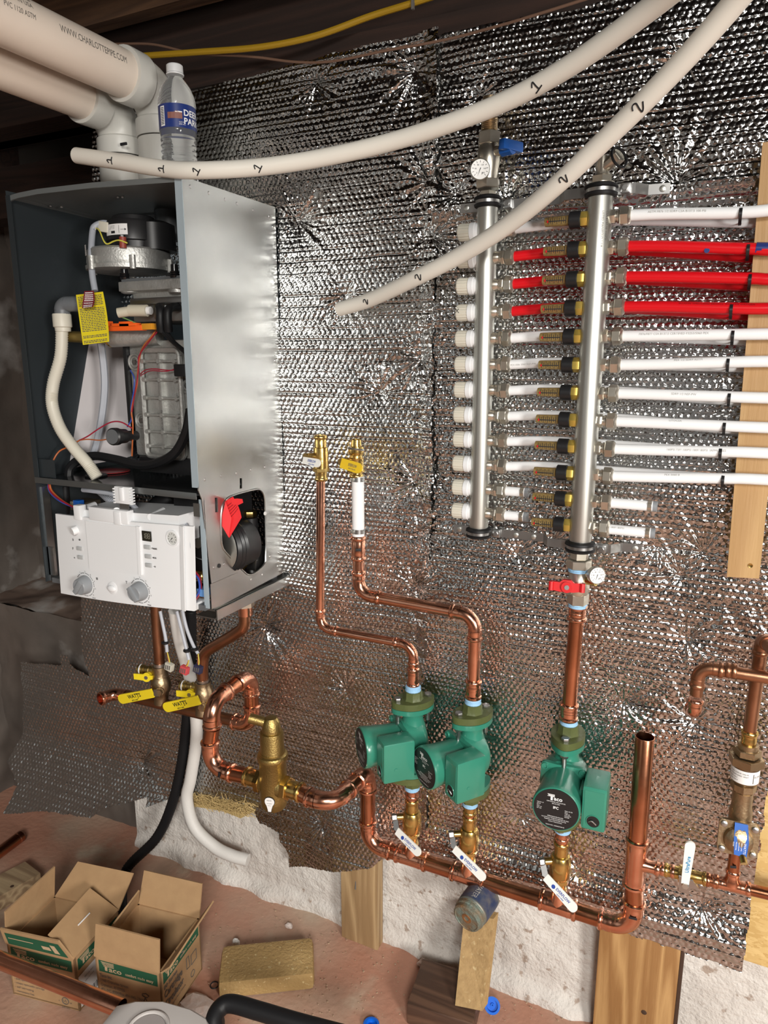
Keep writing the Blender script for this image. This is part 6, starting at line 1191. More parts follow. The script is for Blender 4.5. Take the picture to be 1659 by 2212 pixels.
# ---------------------------------------------------------------- vent pipes
def vent(label, x, z, y_el, txt):
    t = thing('vent_pipe', label, 'pvc pipe', (x, -0.15, 1.85)); rp = 0.0445; c = V(x, -0.15, z)
    pts, tl = arc_pts(c, (0, -1, 0), (0, 0, -1), 0.062, 14); mb = MB(); mb.tube(pts, 0.0475, 32)
    mb.lathe(pts[0]+V(0, 0.004, 0), (0, -1, 0), [(0, 0.0475), (0.004, 0.0525), (0.045, 0.0530), (0.048, 0.0520), (0.048, rp)], 32, cap=False); mb.lathe(pts[-1]+V(0, 0, 0.004), (0, 0, -1), [(0, 0.0475), (0.004, 0.0525), (0.036, 0.0525), (0.038, 0.0515), (0.038, rp)], 32, cap=False); mb.build('elbow', 'pvc_white', t)
    e = pts[-1].z-0.036; MB().lathe(V(x, -0.15, e), (0, 0, -1), [(0, 0.0495), (0.002, 0.0505), (0.055, 0.0505), (0.057, 0.0540), (e-1.853, 0.0540)], 32).build('adapter', 'pvc_white', t)
    MB().cyl(pts[0]+V(0, -0.04, 0), V(x, -4.3, z), rp, 36).build('pipe', 'pvc', t)
    a0 = 0.02
    if txt:
        mb = MB()
        def fn(u, v): a = a0+v/rp; return V(x+math.cos(a)*(rp+0.0004), -0.44+u, z+math.sin(a)*(rp+0.0004))
        text(mb, 'WWW.CHARLOTTEPIPE.COM', 0.017, fn, 0.0, 0.0, width=0.155); text(mb, 'MADE IN USA', 0.012, fn, -0.11, 0.016, width=0.06); text(mb, 'PVC 1120 ASTM', 0.012, fn, -0.11, -0.002, width=0.06); text(mb, 'CHARLOTTE', 0.016, fn, -0.12, 0.030, width=0.07, bold=True)
        mb.build('print', 'ink_grey', t, smooth=False)
    return t
tv = vent('left of the two thick white vent pipes above the boiler', -1.277, 2.050, 0, False)
MB().box(A(267, 311, 0.2012), (0.018, 0.004, 0.006), None, 0.0015).build('test_port', 'ink', tv)
vent('right of the two thick vent pipes, lettered, behind the water bottle', -1.160, 2.074, 0, True)
MB().lathe(V(-1.235, -0.16, 1.853), (0, 0, 1), [(0, 0.062), (0.006, 0.060), (0.008, 0.05)], 30).build('red_gasket', 'red', tv)
# ---------------------------------------------------------------- water bottle on the boiler
bx, by, bz = -1.018, -0.262, 1.8525
t = thing('water_bottle', 'clear half-full plastic water bottle standing on top of the boiler', 'bottle', (bx, by, bz))
M['bottle'] = mat('bottle_plastic', (0.92, 0.94, 0.95), 0.06, trans=0.92, ior=1.25)
rb_ = 0.0365; prof = [(0, 0.020), (0.002, 0.030), (0.008, 0.0345)]
for k in range(7): prof += [(0.014+k*0.0105, 0.0345), (0.019+k*0.0105, 0.0328 if k not in (3, 4) else 0.0315)]
prof += [(0.088, 0.0350), (0.092, 0.0352), (0.136, 0.0352), (0.140, 0.0362), (0.147, 0.0358), (0.158, 0.0335), (0.170, 0.0285), (0.181, 0.0205), (0.188, 0.0140), (0.192, 0.0130), (0.197, 0.0130)]
MB().lathe((bx, by, bz), (0, 0, 1), prof, 36).build('body', 'bottle', t)
MB().lathe((bx, by, bz+0.193), (0, 0, 1), [(0, 0.0165), (0.002, 0.0170), (0.004, 0.0155), (0.006, 0.0158), (0.017, 0.0155), (0.0185, 0.0140)], 30).build('cap', mat('bottle_cap', (0.62, 0.63, 0.64), 0.4), t)
def bf(r_): return lambda x, y: V(bx+math.sin(x/r_+0.80)*r_, by-math.cos(x/r_+0.80)*r_, bz+y)
mb = MB(); quad(mb, bf(0.0356), -0.1118, 0.093, 0.1118, 0.135, 48, 1); lb = mb.build('label', mat('label_blue', (0.012, 0.03, 0.16), 0.35), t)
fn = bf(0.0360); mb = MB(); text(mb, 'DEER', 0.0155, fn, 0.0085, 0.1145, bold=True); text(mb, 'PARK', 0.0155, fn, 0.0085, 0.1000, bold=True); text(mb, '16.9 OZ', 0.0034, fn, -0.001, 0.101); text(mb, '(500 mL)', 0.0034, fn, -0.001, 0.0975); quad(mb, fn, -0.040, 0.096, -0.029, 0.131, 3, 1); quad(mb, fn, -0.0352*0.2, 0.1175, 0.006, 0.121, 3, 1); mb.build('label_lettering', 'ink_white', lb, smooth=False)
fn = bf(0.0363); mb = MB()
for k in range(11): quad(mb, fn, -0.0385, 0.099+k*0.0028, -0.0305, 0.1003+k*0.0028, 2, 1)
mb.build('barcode', 'ink', lb, smooth=False)
mb = MB(); fn = bf(0.0362); quad(mb, fn, -0.022, 0.108, 0.006, 0.119, 4, 1); mb.add([fn(-0.022, 0.114), fn(-0.012, 0.118), fn(-0.004, 0.122), fn(0.002, 0.117), fn(0.006, 0.114), fn(0.006, 0.108), fn(-0.022, 0.108)], [(0, 1, 2, 3, 4, 5, 6)]); mb.build('label_mountain', mat('mountain', (0.22, 0.09, 0.07), 0.5), lb, smooth=False)
# ---------------------------------------------------------------- cables along the ceiling
pts = bez([A(200, 128, .12), A(290, 122, .12), A(420, 113, .10), A(560, 102, .08), A(680, 78, .06), A(800, 35, .04), A(890, 7, .035), A(1000, -30, .03)], 8)
t = thing('electric_cable', 'flat yellow electric cable sagging under the ceiling', 'cable', tuple(pts[0])); MB().tube(pts, 0.0062, 10).build('cable', mat('cable_yellow', (0.34, 0.20, 0.01), 0.5), t); MB().box(A(892, 8, .042), (0.005, 0.006, 0.02)).build('staple', 'ink_grey', t)
pts = bez([A(245, 95, .10), A(330, 96, .10), A(420, 115, .09), A(540, 122, .06), A(640, 134, .05), A(720, 132, .05), A(830, 110, .05), A(960, 86, .05), A(1080, 55, .06), A(1180, 25, .07), A(1290, -10, .08)], 8)
t = thing('thin_wire', 'thin brown wire drooping across the top edge of the foil', 'cable', tuple(pts[0])); MB().tube(pts, 0.0026, 8).build('wire', mat('wire_brown', (0.16, 0.09, 0.06), 0.5), t)
# ---------------------------------------------------------------- hoses and leads under the boiler
pts = bez([A(378, 1318, .13), A(388, 1380, .10), A(412, 1470, .068), A(423, 1540, .055), A(424, 1600, .05), A(412, 1680, .055), A(404, 1725, .06), A(420, 1785, .065), A(462, 1828, .06), A(500, 1848, .055), A(536, 1858, .045)], 14)
t = thing('drain_hose', 'limp white hose hanging below the boiler and ending on the bare wall', 'hose', tuple(pts[-1])); MB().tube(pts, 0.0168, 16).build('hose', mat('hose_white', (0.62, 0.60, 0.57), 0.5, bump=0.15, bscale=300), t)
pts = bez([A(412, 1318, .07), A(413, 1400, .055), A(408, 1500, .05), A(402, 1570, .05), A(392, 1650, .055), A(372, 1735, .065), A(338, 1810, .075), V(-1.50, -0.11, 0.02), V(-1.43, -0.20, 0.016), V(-1.36, -0.26, 0.016)], 26)
t = thing('corrugated_hose', 'black corrugated hose dropping from the boiler behind the cartons', 'hose', tuple(pts[-1])); MB().tube(pts, [0.0150*(1.0 if k % 2 else 0.88) for k in range(len(pts))], 14).build('hose', 'black_rubber', t, angle=1.2)
for (px, e, cc, lab, tie) in (([(346, 1320), (352, 1350), (358, 1380), (361, 1408)], (366, 1440), mat('plug_white', (0.55, 0.53, 0.45), 0.5), 'grey lead ending in a white plug under the boiler', (357, 1388)), ([(382, 1320), (392, 1360), (402, 1400), (408, 1425)], (399, 1447), mat('plug_pink', (0.62, 0.08, 0.09), 0.5), 'grey lead ending in a pink plug under the boiler', (404, 1405)), ([(394, 1318), (404, 1360), (418, 1395), (428, 1412)], (428, 1445), mat('plug_navy', (0.03, 0.03, 0.07), 0.5), 'grey lead ending in a navy plug under the boiler', (421, 1402))):
    t = thing('plug_lead', lab, 'cable', tuple(A(*px[0], .17)), group='plug leads under the boiler'); pts = bez([A(u, v, .15+0.002*i) for i, (u, v) in enumerate(px)], 6); MB().tube(pts, 0.0042, 10).build('lead', 'w_grey', t)
    MB().lathe(A(*tie, .155)+V(0, 0, -0.004), (0, 0, 1), [(0, 0.007), (0.002, 0.0095), (0.006, 0.0095), (0.008, 0.007)], 14).build('tie_clip', 'black', t)
    for k, w in enumerate(('w_orange', 'wire_yellow')): MB().tube(bez([pts[-1], pts[-1].lerp(A(*e, .16), 0.5)+V(0.003*k, 0, 0), A(*e, .16)+V(0.002*k, 0, 0.008)], 5), 0.0013, 6).build('core_wire', M[w] if w in M else MATS[w], t)
    mb = MB(); Rm = Matrix.Rotation(0.25, 3, 'Y'); mb.box(A(*e, .162), (0.022, 0.013, 0.020), Rm, 0.0015); pb = mb.build('plug', cc, t); mb = MB()
    for k in range(3): mb.box(A(*e, .162)+V(-0.006+k*0.006, -0.0066, 0), (0.003, 0.0015, 0.012), Rm)
    mb.build('plug_slot', 'ink_grey', pb)
# ---------------------------------------------------------------- timbers, panel, scraps at the wall foot
M['pine'] = wood('pine', (0.44, 0.26, 0.105), (0.27, 0.135, 0.045), 6.0, 2, 0.6); M['pine_pale'] = wood('pine_pale', (0.42, 0.29, 0.15), (0.27, 0.17, 0.08), 6.0, 2, 0.65); M['bark'] = mat('bark', (0.05, 0.025, 0.014), 0.8, bump=0.5, bscale=40)
M['dark_wood'] = wood('dark_wood', (0.115, 0.06, 0.036), (0.06, 0.03, 0.018), 6.0, 0, 0.6)
a, b = A(737, 1960, .037), A(815, 1960, .037); t = thing('wood_stud', 'short pale two-by-four stud standing under the foil, left of the pipe stub', 'timber', ((a.x+b.x)/2, -0.045, 0))
MB().box(V((a.x+b.x)/2, -0.020, 0.160), (b.x-a.x, 0.034, 0.32), None, 0.002).build('stud', 'pine_pale', t); MB().cyl(A(768, 1912, .0375)+V(0, 0.002, 0.012), A(768, 1912, .0375)+V(0, -0.001, -0.012), 0.0018, 6).build('nail', 'ink_grey', t)
a, b = A(1290, 2080, .037), A(1468, 2080, .037); t = thing('wood_stud', 'wide yellow pine board standing below the right end of the header', 'timber', ((a.x+b.x)/2, -0.05, 0))
MB().box(V((a.x+b.x)/2, -0.020, 0.168), (b.x-a.x, 0.034, 0.336), None, 0.002).build('stud', 'pine', t); MB().box(V(b.x+0.004, -0.021, 0.168), (0.008, 0.030, 0.330), None, 0.002).build('bark_edge', 'bark', t); k_ = A(1391, 2187, .0372); MB().lathe(k_, (0, -1, 0), [(0, 0.006), (0.001, 0.004)], 12).build('knot_hole', 'bark', t)
# pale composite plank leaning on the dark block
M['fibre'] = mat('fibre', (0.38, 0.25, 0.11), 0.8, var=(0.30, 0.19, 0.08), vscale=60, bump=0.5, bscale=150, spots=((0.5, 0.38, 0.2), 90, 0.62, 0.1))
t = thing('plank', 'narrow tan plank propped upright on the dark wood block under the pipe stub', 'timber', (-0.43, -0.12, 0.05))
p0, p1, p2, p3 = Zp(983, 2172, .062), Zp(1042, 2184, .062), A(1066, 1985, .050), A(1003, 1975, .052)
MB().prism([p0, p1, p2, p3], V(0.006, 0.020, 0.004)).build('plank', 'fibre', t, smooth=False); MB().lathe(A(991, 2154, 0.112), (0, -1, 0), [(0, 0.004), (0.002, 0.003)], 8).build('staple', 'zinc', t)
t = thing('wood_block', 'dark brown wood block on the floor beneath the tan plank', 'timber', (-0.47, -0.13, 0)); c = Zp(968, 2150, .03); MB().box(V(c.x, c.y-0.012, 0.031), (0.155, 0.135, 0.056), Matrix.Rotation(0.12, 3, 'Z'), 0.004).build('block', 'dark_wood', t)
# capped old pipe stub
t = thing('pipe_stub', 'corroded capped pipe stub with torn blue label poking out below the header', 'pipe', (-0.42, -0.1, 0.28)); e = A(1008, 1984, .165); s0 = e+V(0.016, 0.078, 0.010); d = (e-s0).normalized(); L_ = (e-s0).length
MB().lathe(s0, d, [(0, 0.037), (L_-0.022, 0.037), (L_-0.020, 0.0355)], 28).build('stub', mat('stub_grey', (0.13, 0.15, 0.15), 0.5, 0.4, var=(0.2, 0.18, 0.14), vscale=40), t)
MB().lathe(s0+d*(L_-0.020), d, [(0, 0.0355), (0.004, 0.0345), (0.006, 0.036), (0.010, 0.036), (0.012, 0.0335), (0.020, 0.033), (0.022, 0.029), (0.0205, 0.0275)], 28).build('corroded_rim', mat('verdigris', (0.16, 0.20, 0.17), 0.6, 0.3, var=(0.20, 0.12, 0.06), vscale=60, bump=0.6, bscale=200), t)
MB().lathe(s0+d*(L_-0.0008), d, [(0, 0.0275), (0.0008, 0.012), (0.002, 0.0115), (0.0022, 0.006), (0.0012, 0.0055)], 28).build('rust_disc', mat('rust', (0.17, 0.07, 0.025), 0.7, 0.2, var=(0.28, 0.13, 0.05), vscale=70, bump=0.4, bscale=200), t)
x_, y_, _d = MB().frame(d); mb = MB()
def sf(r_): return lambda u, v: s0+d*v+x_*(r_*math.cos(u/r_))+y_*(r_*math.sin(u/r_))
quad(mb, sf(0.0374), -0.02, 0.006, 0.10, L_-0.024, 24, 1); lb = mb.build('label', mat('stub_label', (0.02, 0.035, 0.09), 0.5, var=(0.10, 0.10, 0.10), vscale=50), t)
mb = MB(); text(mb, 'WATER', 0.018, lambda u, v: sf(0.0378)(0.062-v*0.9, 0.010+u*0.7), 0, 0); mb.build('lettering', 'ink_faint', lb, smooth=False)
# OSB panel at the right edge
def osb():
    m = bpy.data.materials.new('osb'); m.use_nodes = True; N = m.node_tree.nodes; L = m.node_tree.links; b = N['Principled BSDF']; tc = N.new('ShaderNodeTexCoord'); mp = N.new('ShaderNodeMapping'); mp.inputs['Scale'].default_value = (30, 30, 75); mp.inputs['Rotation'].default_value = (0, 0.3, 0); L.new(tc.outputs['Object'], mp.inputs['Vector'])
    ns = N.new('ShaderNodeTexNoise'); ns.inputs['Scale'].default_value = 1.5; L.new(mp.outputs[0], ns.inputs['Vector']); ad = N.new('ShaderNodeVectorMath'); ad.operation = 'MULTIPLY_ADD'; ad.inputs[1].default_value = (2.5, 2.5, 2.5); L.new(ns.outputs['Color'], ad.inputs[0]); L.new(mp.outputs[0], ad.inputs[2])
    vo = N.new('ShaderNodeTexVoronoi'); vo.inputs['Scale'].default_value = 1.0; L.new(ad.outputs[0], vo.inputs['Vector']); r = N.new('ShaderNodeValToRGB'); r.color_ramp.elements[0].color = (0.50, 0.32, 0.11, 1); r.color_ramp.elements[1].color = (0.66, 0.47, 0.20, 1); sep = N.new('ShaderNodeSeparateColor'); L.new(vo.outputs['Color'], sep.inputs[0]); L.new(sep.outputs[0], r.inputs[0]); L.new(r.outputs[0], b.inputs['Base Color']); b.inputs['Roughness'].default_value = 0.7
    bp = N.new('ShaderNodeBump'); bp.inputs['Strength'].default_value = 0.4; bp.inputs['Distance'].default_value = 0.002; L.new(sep.outputs[1], bp.inputs['Height']); L.new(bp.outputs[0], b.inputs['Normal']); return m
o = MB().box(V(0.108, 0.004, 0.78), (0.15, 0.018, 0.97), None, 0.001).build('strand_board', osb()); tag(o, 'yellow strand board panel showing beside the foil at the far right', 'board')
# straw-like insulation tuft
t = thing('fibre_tuft', 'torn yellow fibre scrap sticking out under the foil behind the white hose', 'insulation scrap', tuple(A(480, 1745, .02))); mb = MB(); r_ = random.Random(4)
for k in range(420):
    u = r_.uniform(415, 548); s = (u-415)/133; v = r_.uniform(1712+s*22, 1738+s*26); p = A(u, v, r_.uniform(0.015, 0.045)); d = Vector((r_.uniform(-1, 1), r_.uniform(-0.3, 0.2), r_.uniform(-0.7, 0.35))).normalized()*r_.uniform(0.012, 0.035); mb.tube([p-d*0.5, p+V(0, -0.004, 0.003), p+d*0.5], 0.0008, 4)
o = mb.build('fibres', mat('straw', (0.46, 0.33, 0.14), 0.8), t); o['kind'] = 'stuff'
mb = MB(); P_ = [A(412, 1712, .02), A(470, 1718, .022), A(548, 1738, .022), A(550, 1752, .03), A(520, 1768, .03), A(480, 1752, .03), A(418, 1742, .03)]; mb.prism(P_, V(0, 0.012, 0)); mb.build('mat', mat('straw_mat', (0.40, 0.29, 0.12), 0.9, bump=0.8, bscale=120), t, smooth=False)
# ---------------------------------------------------------------- cartons
def wall_quad(name, P, th, mt, parent, n_):
    mb = MB(); mb.prism(P, Vector(n_).normalized()*th); return mb.build(name, mt, parent, smooth=False)
def carton(label, FL, FR, BR_, h, flaps):
    FL, FR, BR_ = Vector(FL), Vector(FR), Vector(BR_); BL = FL+(BR_-FR); t = thing('carton', label, 'carton', (FL.x, FL.y, 0)); up = V(0, 0, 1); th = 0.004
    ctr = (FL+BR_)/2; cs_ = [FL, FR, BR_, BL]; nm = ('front_panel', 'right_panel', 'back_panel', 'left_panel'); pn = []
    for k in range(4):
        a, b_ = cs_[k], cs_[(k+1) % 4]; n_ = (ctr-(a+b_)/2); n_.z = 0; pn.append(wall_quad(nm[k], [a, b_, b_+up*h, a+up*h], th, 'cardboard', t, n_))
    wall_quad('base', [p+up*0.002 for p in cs_], th, 'cardboard', t, up)
    fl = {}
    for (k, q0, q1) in flaps:
        a, b_ = cs_[k]+up*h, cs_[(k+1) % 4]+up*h; n_ = (b_-a).cross(q1-b_).normalized(); fl[k] = (wall_quad('flap', [a, b_, q1, q0], 0.004, 'cardboard', t, n_), a, b_, q1, q0, n_)
    return t, pn, cs_, fl
def carton_print(pn, o_, ux, w, h, body, flip=False):
    fn = planefn(o_, ux, (0, 0, 1), 0.0007)
    mb = MB(); quad(mb, fn, w*0.05, h*0.73, w*0.95, h*0.935); g = mb.build('green_band', 'box_green', pn, smooth=False)
    fn = planefn(o_, ux, (0, 0, 1), 0.0012); mb = MB(); bh = h*0.205; y0 = h*0.73; x0 = w*0.09
    text(mb, 'aco', bh*0.62, fn, x0+w*0.115, y0+bh*0.18, width=w*0.20, bold=True); quad(mb, fn, x0+w*0.055, y0+bh*0.18, x0+w*0.095, y0+bh*0.72)
    for k in range(4): quad(mb, fn, x0+w*0.012*k, y0+bh*(0.88-0.11*k), x0+w*0.20, y0+bh*(0.94-0.11*k))
    text(mb, 'comfort', bh*0.36, fn, x0+w*0.37, y0+bh*0.22, width=w*0.17, bold=True); text(mb, 'made', bh*0.36, fn, x0+w*0.56, y0+bh*0.22, width=w*0.11); text(mb, 'easy', bh*0.36, fn, x0+w*0.69, y0+bh*0.22, width=w*0.11, bold=True); mb.build('band_lettering', 'ink_tan', g, smooth=False)
    mb = MB()
    for (s, x, y, sz, wd) in body: text(mb, s, sz*h, fn, x*w, y*h, width=wd*w if wd else None, bold=sz > 0.08)
    mb.build('printed_text', 'ink_grey', pn, smooth=False); return fn
# right carton
h2 = 0.15; FL = Zp(205, 2063, h2); FR = Zp(346, 2101, h2); BRt = Zp(430, 1984, h2); FL.z = FR.z = BRt.z = 0
BLt = FL+(BRt-FR)
t, pn, cs_, fl = carton('right open cardboard carton with an upright front flap and green lettered band', FL, FR, BRt, h2, [(0, Zp(209, 1993, h2+0.085), Zp(346, 2028, h2+0.085)), (2, Zp(436, 1909, h2+0.075), Zp(311, 1880, h2+0.075)), (3, Zp(302, 1924, h2+0.055), Zp(247, 1996, h2+0.055)), (1, Zp(366, 2088, h2+0.03), Zp(460, 1945, h2+0.03))])
w = (FR-FL).length; ux = (FR-FL).normalized(); n_ = ux.cross(V(0, 0, 1)); body = [('Taco Inc.', 0.05, 0.63, 0.085, 0.20), ('1160 Cranston Street', 0.05, 0.545, 0.075, 0.44), ('Cranston, RI 02920', 0.05, 0.46, 0.075, 0.38), ('401-942-8000/Fax 401-942-2360', 0.05, 0.375, 0.075, 0.66), ('Taco (Canada) Ltd.', 0.05, 0.245, 0.085, 0.40), ('8450 Lawson Road', 0.05, 0.16, 0.075, 0.38)]
fn = carton_print(pn[0], FL+V(0, 0, 0), ux, w, h2, body); mb = MB(); px_ = [(0.70, 0.32), (0.76, 0.34), (0.80, 0.31), (0.78, 0.28), (0.74, 0.27), (0.78, 0.15), (0.82, 0.22), (0.95, 0.20), (0.97, 0.04), (0.84, 0.02), (0.74, 0.02), (0.70, 0.12), (0.74, 0.27), (0.70, 0.29), (0.70, 0.32)]
mb.tube([fn(a*w, b_*h2) for a, b_ in [(a_, c_+0.2) for a_, c_ in px_]], 0.0008, 5); mb.tube([fn(0.82*w, 0.22*h2), fn(0.84*w, 0.02*h2)], 0.0008, 5); mb.tube([fn(0.89*w, 0.17*h2), fn(0.90*w, 0.05*h2)], 0.0008, 5); mb.build('pump_drawing', 'ink_grey', pn[0])
w = (BRt-FR).length; ux = (BRt-FR).normalized(); fn = carton_print(pn[1], FR, ux, w, h2, [('00 Series', 0.05, 0.62, 0.10, 0.32), ('Cartridge', 0.05, 0.46, 0.17, 0.44), ('Circulator', 0.05, 0.28, 0.17, 0.46), ('with integral flow check', 0.05, 0.18, 0.05, 0.5)])
mb = MB(); mb.tube([fn(a*w, b_*h2) for a, b_ in ((0.60, 0.62), (0.66, 0.62), (0.68, 0.4), (0.6, 0.42), (0.60, 0.62))], 0.0008, 5); mb.tube([fn(a*w, b_*h2) for a, b_ in ((0.72, 0.56), (0.86, 0.56), (0.86, 0.38), (0.72, 0.38), (0.72, 0.56))], 0.0008, 5); mb.torus(fn(0.74*w, 0.2*h2), ux.cross(V(0, 0, 1)), 0.008, 0.0007); mb.build('pump_drawing', 'ink_grey', pn[1]); MB().tube(bez([fn(0.36*w, 0.99*h2)+V(0, 0, 0.006), fn(0.42*w, 0.9*h2), fn(0.55*w, 0.82*h2), fn(0.45*w, 0.8*h2)], 6), 0.0011, 6).build('staple', 'zinc', pn[1])
# left carton
h1 = 0.148; FL = Zp(29, 2147); FR = Zp(173, 2185); BRt = Zp(255, 1967, h1); BRt.z = 0
t, pn, cs_, fl = carton('left open cardboard carton half hidden by the long copper pipe', FL, FR, BRt, h1, [(0, Zp(2, 2003, h1+0.045), Zp(128, 2030, h1+0.05)), (3, Zp(119, 1872, h1+0.085), Zp(12, 1970, h1+0.085)), (2, Zp(288, 1886, h1+0.06), Zp(168, 1861, h1+0.06)), (1, Zp(103, 2020, h1+0.05), Zp(193, 1920, h1+0.05))])
w = (FR-FL).length; ux = (FR-FL).normalized(); fn = carton_print(pn[0], FL, ux, w, h1, [('Circulator', 0.05, 0.56, 0.13, 0.40), ('with Flow Check Technology', 0.05, 0.48, 0.05, 0.45), ('- quiet operation', 0.05, 0.32, 0.05, 0.25), ('- unique replaceable cartridge', 0.05, 0.24, 0.05, 0.45), ('- self lubricating', 0.05, 0.16, 0.05, 0.28), ('- maintenance free', 0.05, 0.08, 0.05, 0.28), ('c', 0.70, 0.11, 0.05, None), ('us', 0.86, 0.11, 0.05, None), ('LISTED', 0.74, 0.0, 0.045, 0.12), ('UL', 0.765, 0.12, 0.07, 0.06)]); mb = MB(); mb.torus(fn(0.80*w, 0.14*h1), ux.cross(V(0, 0, 1)), 0.009, 0.0008); mb.build('approval_ring', 'ink_grey', pn[0])
w = (BRt-FR).length; ux = (BRt-FR).normalized(); fn = carton_print(pn[1], FR, ux, w, h1, [('00 Series', 0.6, 0.5, 0.09, 0.3)]); mb = MB(); quad(mb, fn, w*0.03, h1*0.05, w*0.52, h1*0.62); lb = mb.build('shipping_label', 'paper', pn[1], smooth=False); fn = planefn(FR, ux, (0, 0, 1), 0.0018); mb = MB()
for k in range(12): quad(mb, fn, w*(0.18+k*0.022), h1*0.10, w*(0.18+k*0.022+(0.006 if k % 3 else 0.014)), h1*0.22)
text(mb, '007-F5-7IFC', 0.006, fn, w*0.15, h1*0.5); text(mb, 'CIRCULATOR', 0.005, fn, w*0.15, h1*0.42); mb.build('label_print', 'ink', lb, smooth=False)
f_, a, b_, q1, q0, n_ = fl[0]; nn = -n_ if n_.y > 0 else n_; mid = lambda s, t_: (q0.lerp(q1, s)).lerp(a.lerp(b_, s), t_)
mb = MB(); sgn = 1 if n_.y < 0 else 0; off_ = n_*(0.0048 if sgn else -0.0008); mb.add([mid(0.06, 0.2)+off_, mid(0.95, 0.2)+off_, mid(0.95, 0.92)+off_, mid(0.06, 0.92)+off_], [(0, 1, 2, 3)]); g = mb.build('green_band', 'box_green', f_, smooth=False); off2 = off_*1.15; mb = MB(); mb.add([mid(0.1, 0.45)+off2, mid(0.5, 0.45)+off2, mid(0.5, 0.50)+off2, mid(0.1, 0.50)+off2, mid(0.62, 0.5)+off2, mid(0.75, 0.5)+off2, mid(0.75, 0.7)+off2, mid(0.62, 0.7)+off2, mid(0.78, 0.35)+off2, mid(0.86, 0.35)+off2, mid(0.86, 0.8)+off2, mid(0.78, 0.8)+off2], [(0, 1, 2, 3), (4, 5, 6, 7), (8, 9, 10, 11)]); mb.build('band_lettering', 'ink_tan', g, smooth=False)
f_, a, b_, q1, q0, n_ = fl[1]; c = (a+b_+q0+q1)/4; MB().tube([c-(b_-a)*0.10+V(0, -0.001, 0.006), c+(b_-a)*0.16+V(0, -0.001, 0.006)], 0.0016, 6).build('staple', 'ink_white', f_)
# ---------------------------------------------------------------- lengths of pipe, wood, block, tool on the floor
p0, p1 = Zp(-60, 2050, .17), Zp(262, 2178, .165); t = thing('copper_pipe', 'long shiny copper pipe lying across the front of the left carton', 'copper pipe', tuple(p0)); d = (p0-p1).normalized(); open_pipe(t, p1, p0+d*0.5, 0.0180, 'copper_new')
p0, p1 = Zp(46, 1806, .019), Zp(-10, 1848, .019); t = thing('copper_pipe', 'short copper pipe offcut on the floor at the left edge', 'copper pipe', tuple(p1)); open_pipe(t, p1+(p1-p0)*1.5, p0, 0.0178, 'copper'); dd = (p0-p1).normalized(); MB().lathe(p0-dd*0.016, dd, [(0, 0.0179), (0.002, 0.0183), (0.004, 0.0179)], 20).build('cut_ring', 'copper_new', t)
t = thing('wood_offcut', 'weathered two-by-four offcut beside the left carton', 'timber', tuple(Zp(40, 1900))); h = 0.045; q = [Zp(-60, 1920, h), Zp(54, 1861, h), Zp(87, 1886, h), Zp(-40, 1958, h)]; MB().prism(q, V(0, 0, -h+0.001)).build('offcut', wood('offcut_wood', (0.42, 0.31, 0.18), (0.24, 0.16, 0.09), 5.0, 0, 0.7), t, smooth=False); p = Zp(26, 1914, h+0.0006); MB().lathe(p-V(0, 0, 0.001), (0, 0, 1), [(0, 0.006), (0.001, 0.0045)], 12).build('knot', 'bark', t)
t = thing('fibre_block', 'rough tan fibre block lying on the floor right of the cartons', 'block', tuple(Zp(570, 2100))); fl_, fr_ = Zp(472, 2162), Zp(680, 2140); bk_ = Zp(683, 2046, 0.05); h = 0.05
w_ = (fr_-fl_).length; dp_ = 0.115; an_ = math.atan2(fr_.y-fl_.y, fr_.x-fl_.x); ctr_ = (fl_+fr_)/2+V(-math.sin(an_), math.cos(an_), 0)*dp_/2+V(0, 0, h/2+0.001)
MB().box(ctr_, (w_, dp_, h), Matrix.Rotation(an_, 3, 'Z'), 0.013).build('block', mat('fibre_block', (0.42, 0.28, 0.115), 0.85, var=(0.34, 0.22, 0.085), vscale=14, bump=0.8, bscale=130, spots=((0.58, 0.45, 0.23), 110, 0.62, 0.08)), t)
MB().torus(Zp(463, 2128, 0.004), (0, 0, 1), 0.010, 0.0016, 16, 6).build('wire_tie', 'ink', t)
# grey tool with black handle, in the foreground
t = thing('power_tool', 'light grey tool housing with a black tubular handle at the bottom edge', 'tool', tuple(Zp(340, 2210, 0.0))); zt = 0.20
def T(u, v, z=zt): return Zp(u, v, z)
top = [T(252, 2170), T(290, 2160), T(352, 2160), T(415, 2178), T(452, 2200), T(470, 2250), T(440, 2330), T(300, 2350), T(215, 2290), T(205, 2230)]
c = sum(top, Vector())/len(top); mb = MB(); vs_ = []; fs_ = []; n = len(top)
for (s, dz) in ((1.0, -zt+0.002), (1.06, -0.10), (1.04, -0.02), (1.0, -0.004), (0.93, 0.0)): vs_ += [c+(p-c)*s+V(0, 0, dz) for p in top]
for k in range(4):
    for i in range(n): fs_.append((k*n+i, k*n+(i+1) % n, (k+1)*n+(i+1) % n, (k+1)*n+i))
fs_ += [tuple(reversed(range(n))), tuple(range(4*n, 5*n))]; mb.add(vs_, fs_).build('housing', mat('tool_grey', (0.47, 0.44, 0.42), 0.4), t, angle=0.5)
cc = T(318, 2226); MB().torus(cc+V(0, 0, 0.001), (0, 0, 1), 0.040, 0.004, 32).build('dial_ring', MATS['tool_grey'], t); MB().lathe(cc, (0, 0, 1), [(0, 0.036), (0.0015, 0.034)], 28).build('dial_face', mat('tool_mid', (0.33, 0.30, 0.29), 0.5), t)
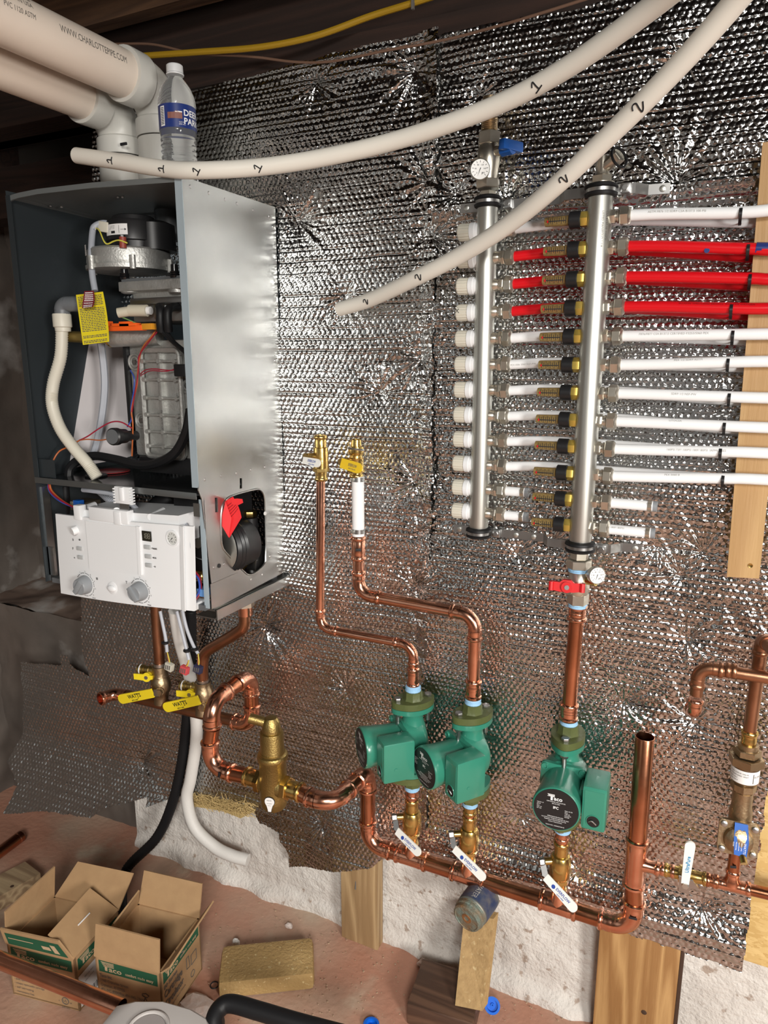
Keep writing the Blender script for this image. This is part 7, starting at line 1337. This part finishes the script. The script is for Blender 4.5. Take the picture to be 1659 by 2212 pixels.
pts = bez([T(470, 2240, .17), T(462, 2205, .19), T(475, 2178, .20), T(500, 2168, .205), T(560, 2184, .205), T(640, 2208, .205), T(760, 2240, .205)], 8); MB().tube(pts, 0.0175, 18).build('handle', 'black_rubber', t); MB().cyl(T(448, 2215, .165), T(478, 2204, .178), 0.015, 14).build('handle_joint', 'black', t)
# bottle caps, stones, chips
for (u, v, lab, tilt) in ((1066, 2103, 'blue plastic plug tipped up beside the tan plank', True), (802, 2209, 'blue plastic plug cut off by the bottom edge', False)):
    p = A(u, v+14, 0.075) if tilt else Zp(u, v+12, 0.0); p.z = 0.0; t = thing('plastic_plug', lab, 'plastic plug', tuple(p)); d = Vector((0.15, -0.8, 0.55)).normalized() if tilt else V(0, 0, 1); c = p+V(0, 0, 0.017) if tilt else p+V(0, 0, 0.001)
    MB().lathe(c, d, [(0, 0.0005), (0.0, 0.0145), (0.009, 0.0155), (0.0095, 0.0185), (0.011, 0.0185), (0.011, 0.0135), (0.002, 0.0125), (0.002, 0.0045), (0.006, 0.004), (0.006, 0.0015), (0.003, 0.0005)], 24, cap=False).build('moulding', mat('cap_blue', (0.005, 0.12, 0.60), 0.3), t)
def stone(label, u, v, sx, sy, sz, mt, seed, cat='stone', name='stone_chip'):
    r_ = random.Random(seed); p = Zp(u, v); bm = bmesh.new(); bmesh.ops.create_icosphere(bm, subdivisions=2, radius=1.0)
    for q in bm.verts: k = 1+r_.uniform(-0.22, 0.22); q.co = Vector((q.co.x*sx*k, q.co.y*sy*k, max(-0.3, q.co.z)*sz*k))
    bm.verts.index_update(); mb = MB(); mb.v = [tuple(p+q.co+V(0, 0, sz*0.35)) for q in bm.verts]; mb.f = [tuple(x.index for x in f.verts) for f in bm.faces]; bm.free(); o = mb.build(name, mt, None, smooth=False); return tag(o, label, cat)
M['chip'] = mat('chip', (0.55, 0.42, 0.36), 0.8, var=(0.66, 0.58, 0.54), vscale=60, bump=0.4, bscale=90); M['chip_white'] = mat('chip_white', (0.7, 0.68, 0.65), 0.8)
stone('flat pinkish plaster fragment between right carton and fibre block', 428, 2172, 0.048, 0.032, 0.010, 'chip', 1); stone('small white shard on the far edge of the fibre block', 510, 2044, 0.012, 0.008, 0.016, 'chip_white', 2); stone('pale stone chip behind the dark wood block', 918, 2090, 0.020, 0.010, 0.016, 'chip', 3)
stone('reddish wood splinter right of the blue plug', 1112, 2142, 0.022, 0.007, 0.007, 'dark_wood', 4, 'wood chip', 'wood_splinter'); stone('grey pebble below the wide pine board, left side', 1195, 2178, 0.010, 0.007, 0.006, 'chip', 5); stone('small stone chip at the foot of the wall left of the stud', 624, 2002, 0.012, 0.008, 0.008, 'chip', 6)
r_ = random.Random(11); mb = MB()
for k in range(600):
    u = r_.uniform(440, 1290); v = r_.uniform(1925, 2212); p = Zp(u, v)
    if p.y > -0.02: continue
    s = r_.uniform(0.0010, 0.0026); mb.box(p+V(0, 0, s*0.4+0.002), (s*r_.uniform(0.6, 2), s, s*0.7), Matrix.Rotation(r_.uniform(0, 3), 3, 'Z'))
o = mb.build('floor_crumbs', mat('crumbs', (0.42, 0.30, 0.2), 0.9), None, smooth=False); tag(o, 'scattered sawdust and plaster crumbs on the floor', 'debris', kind='stuff')
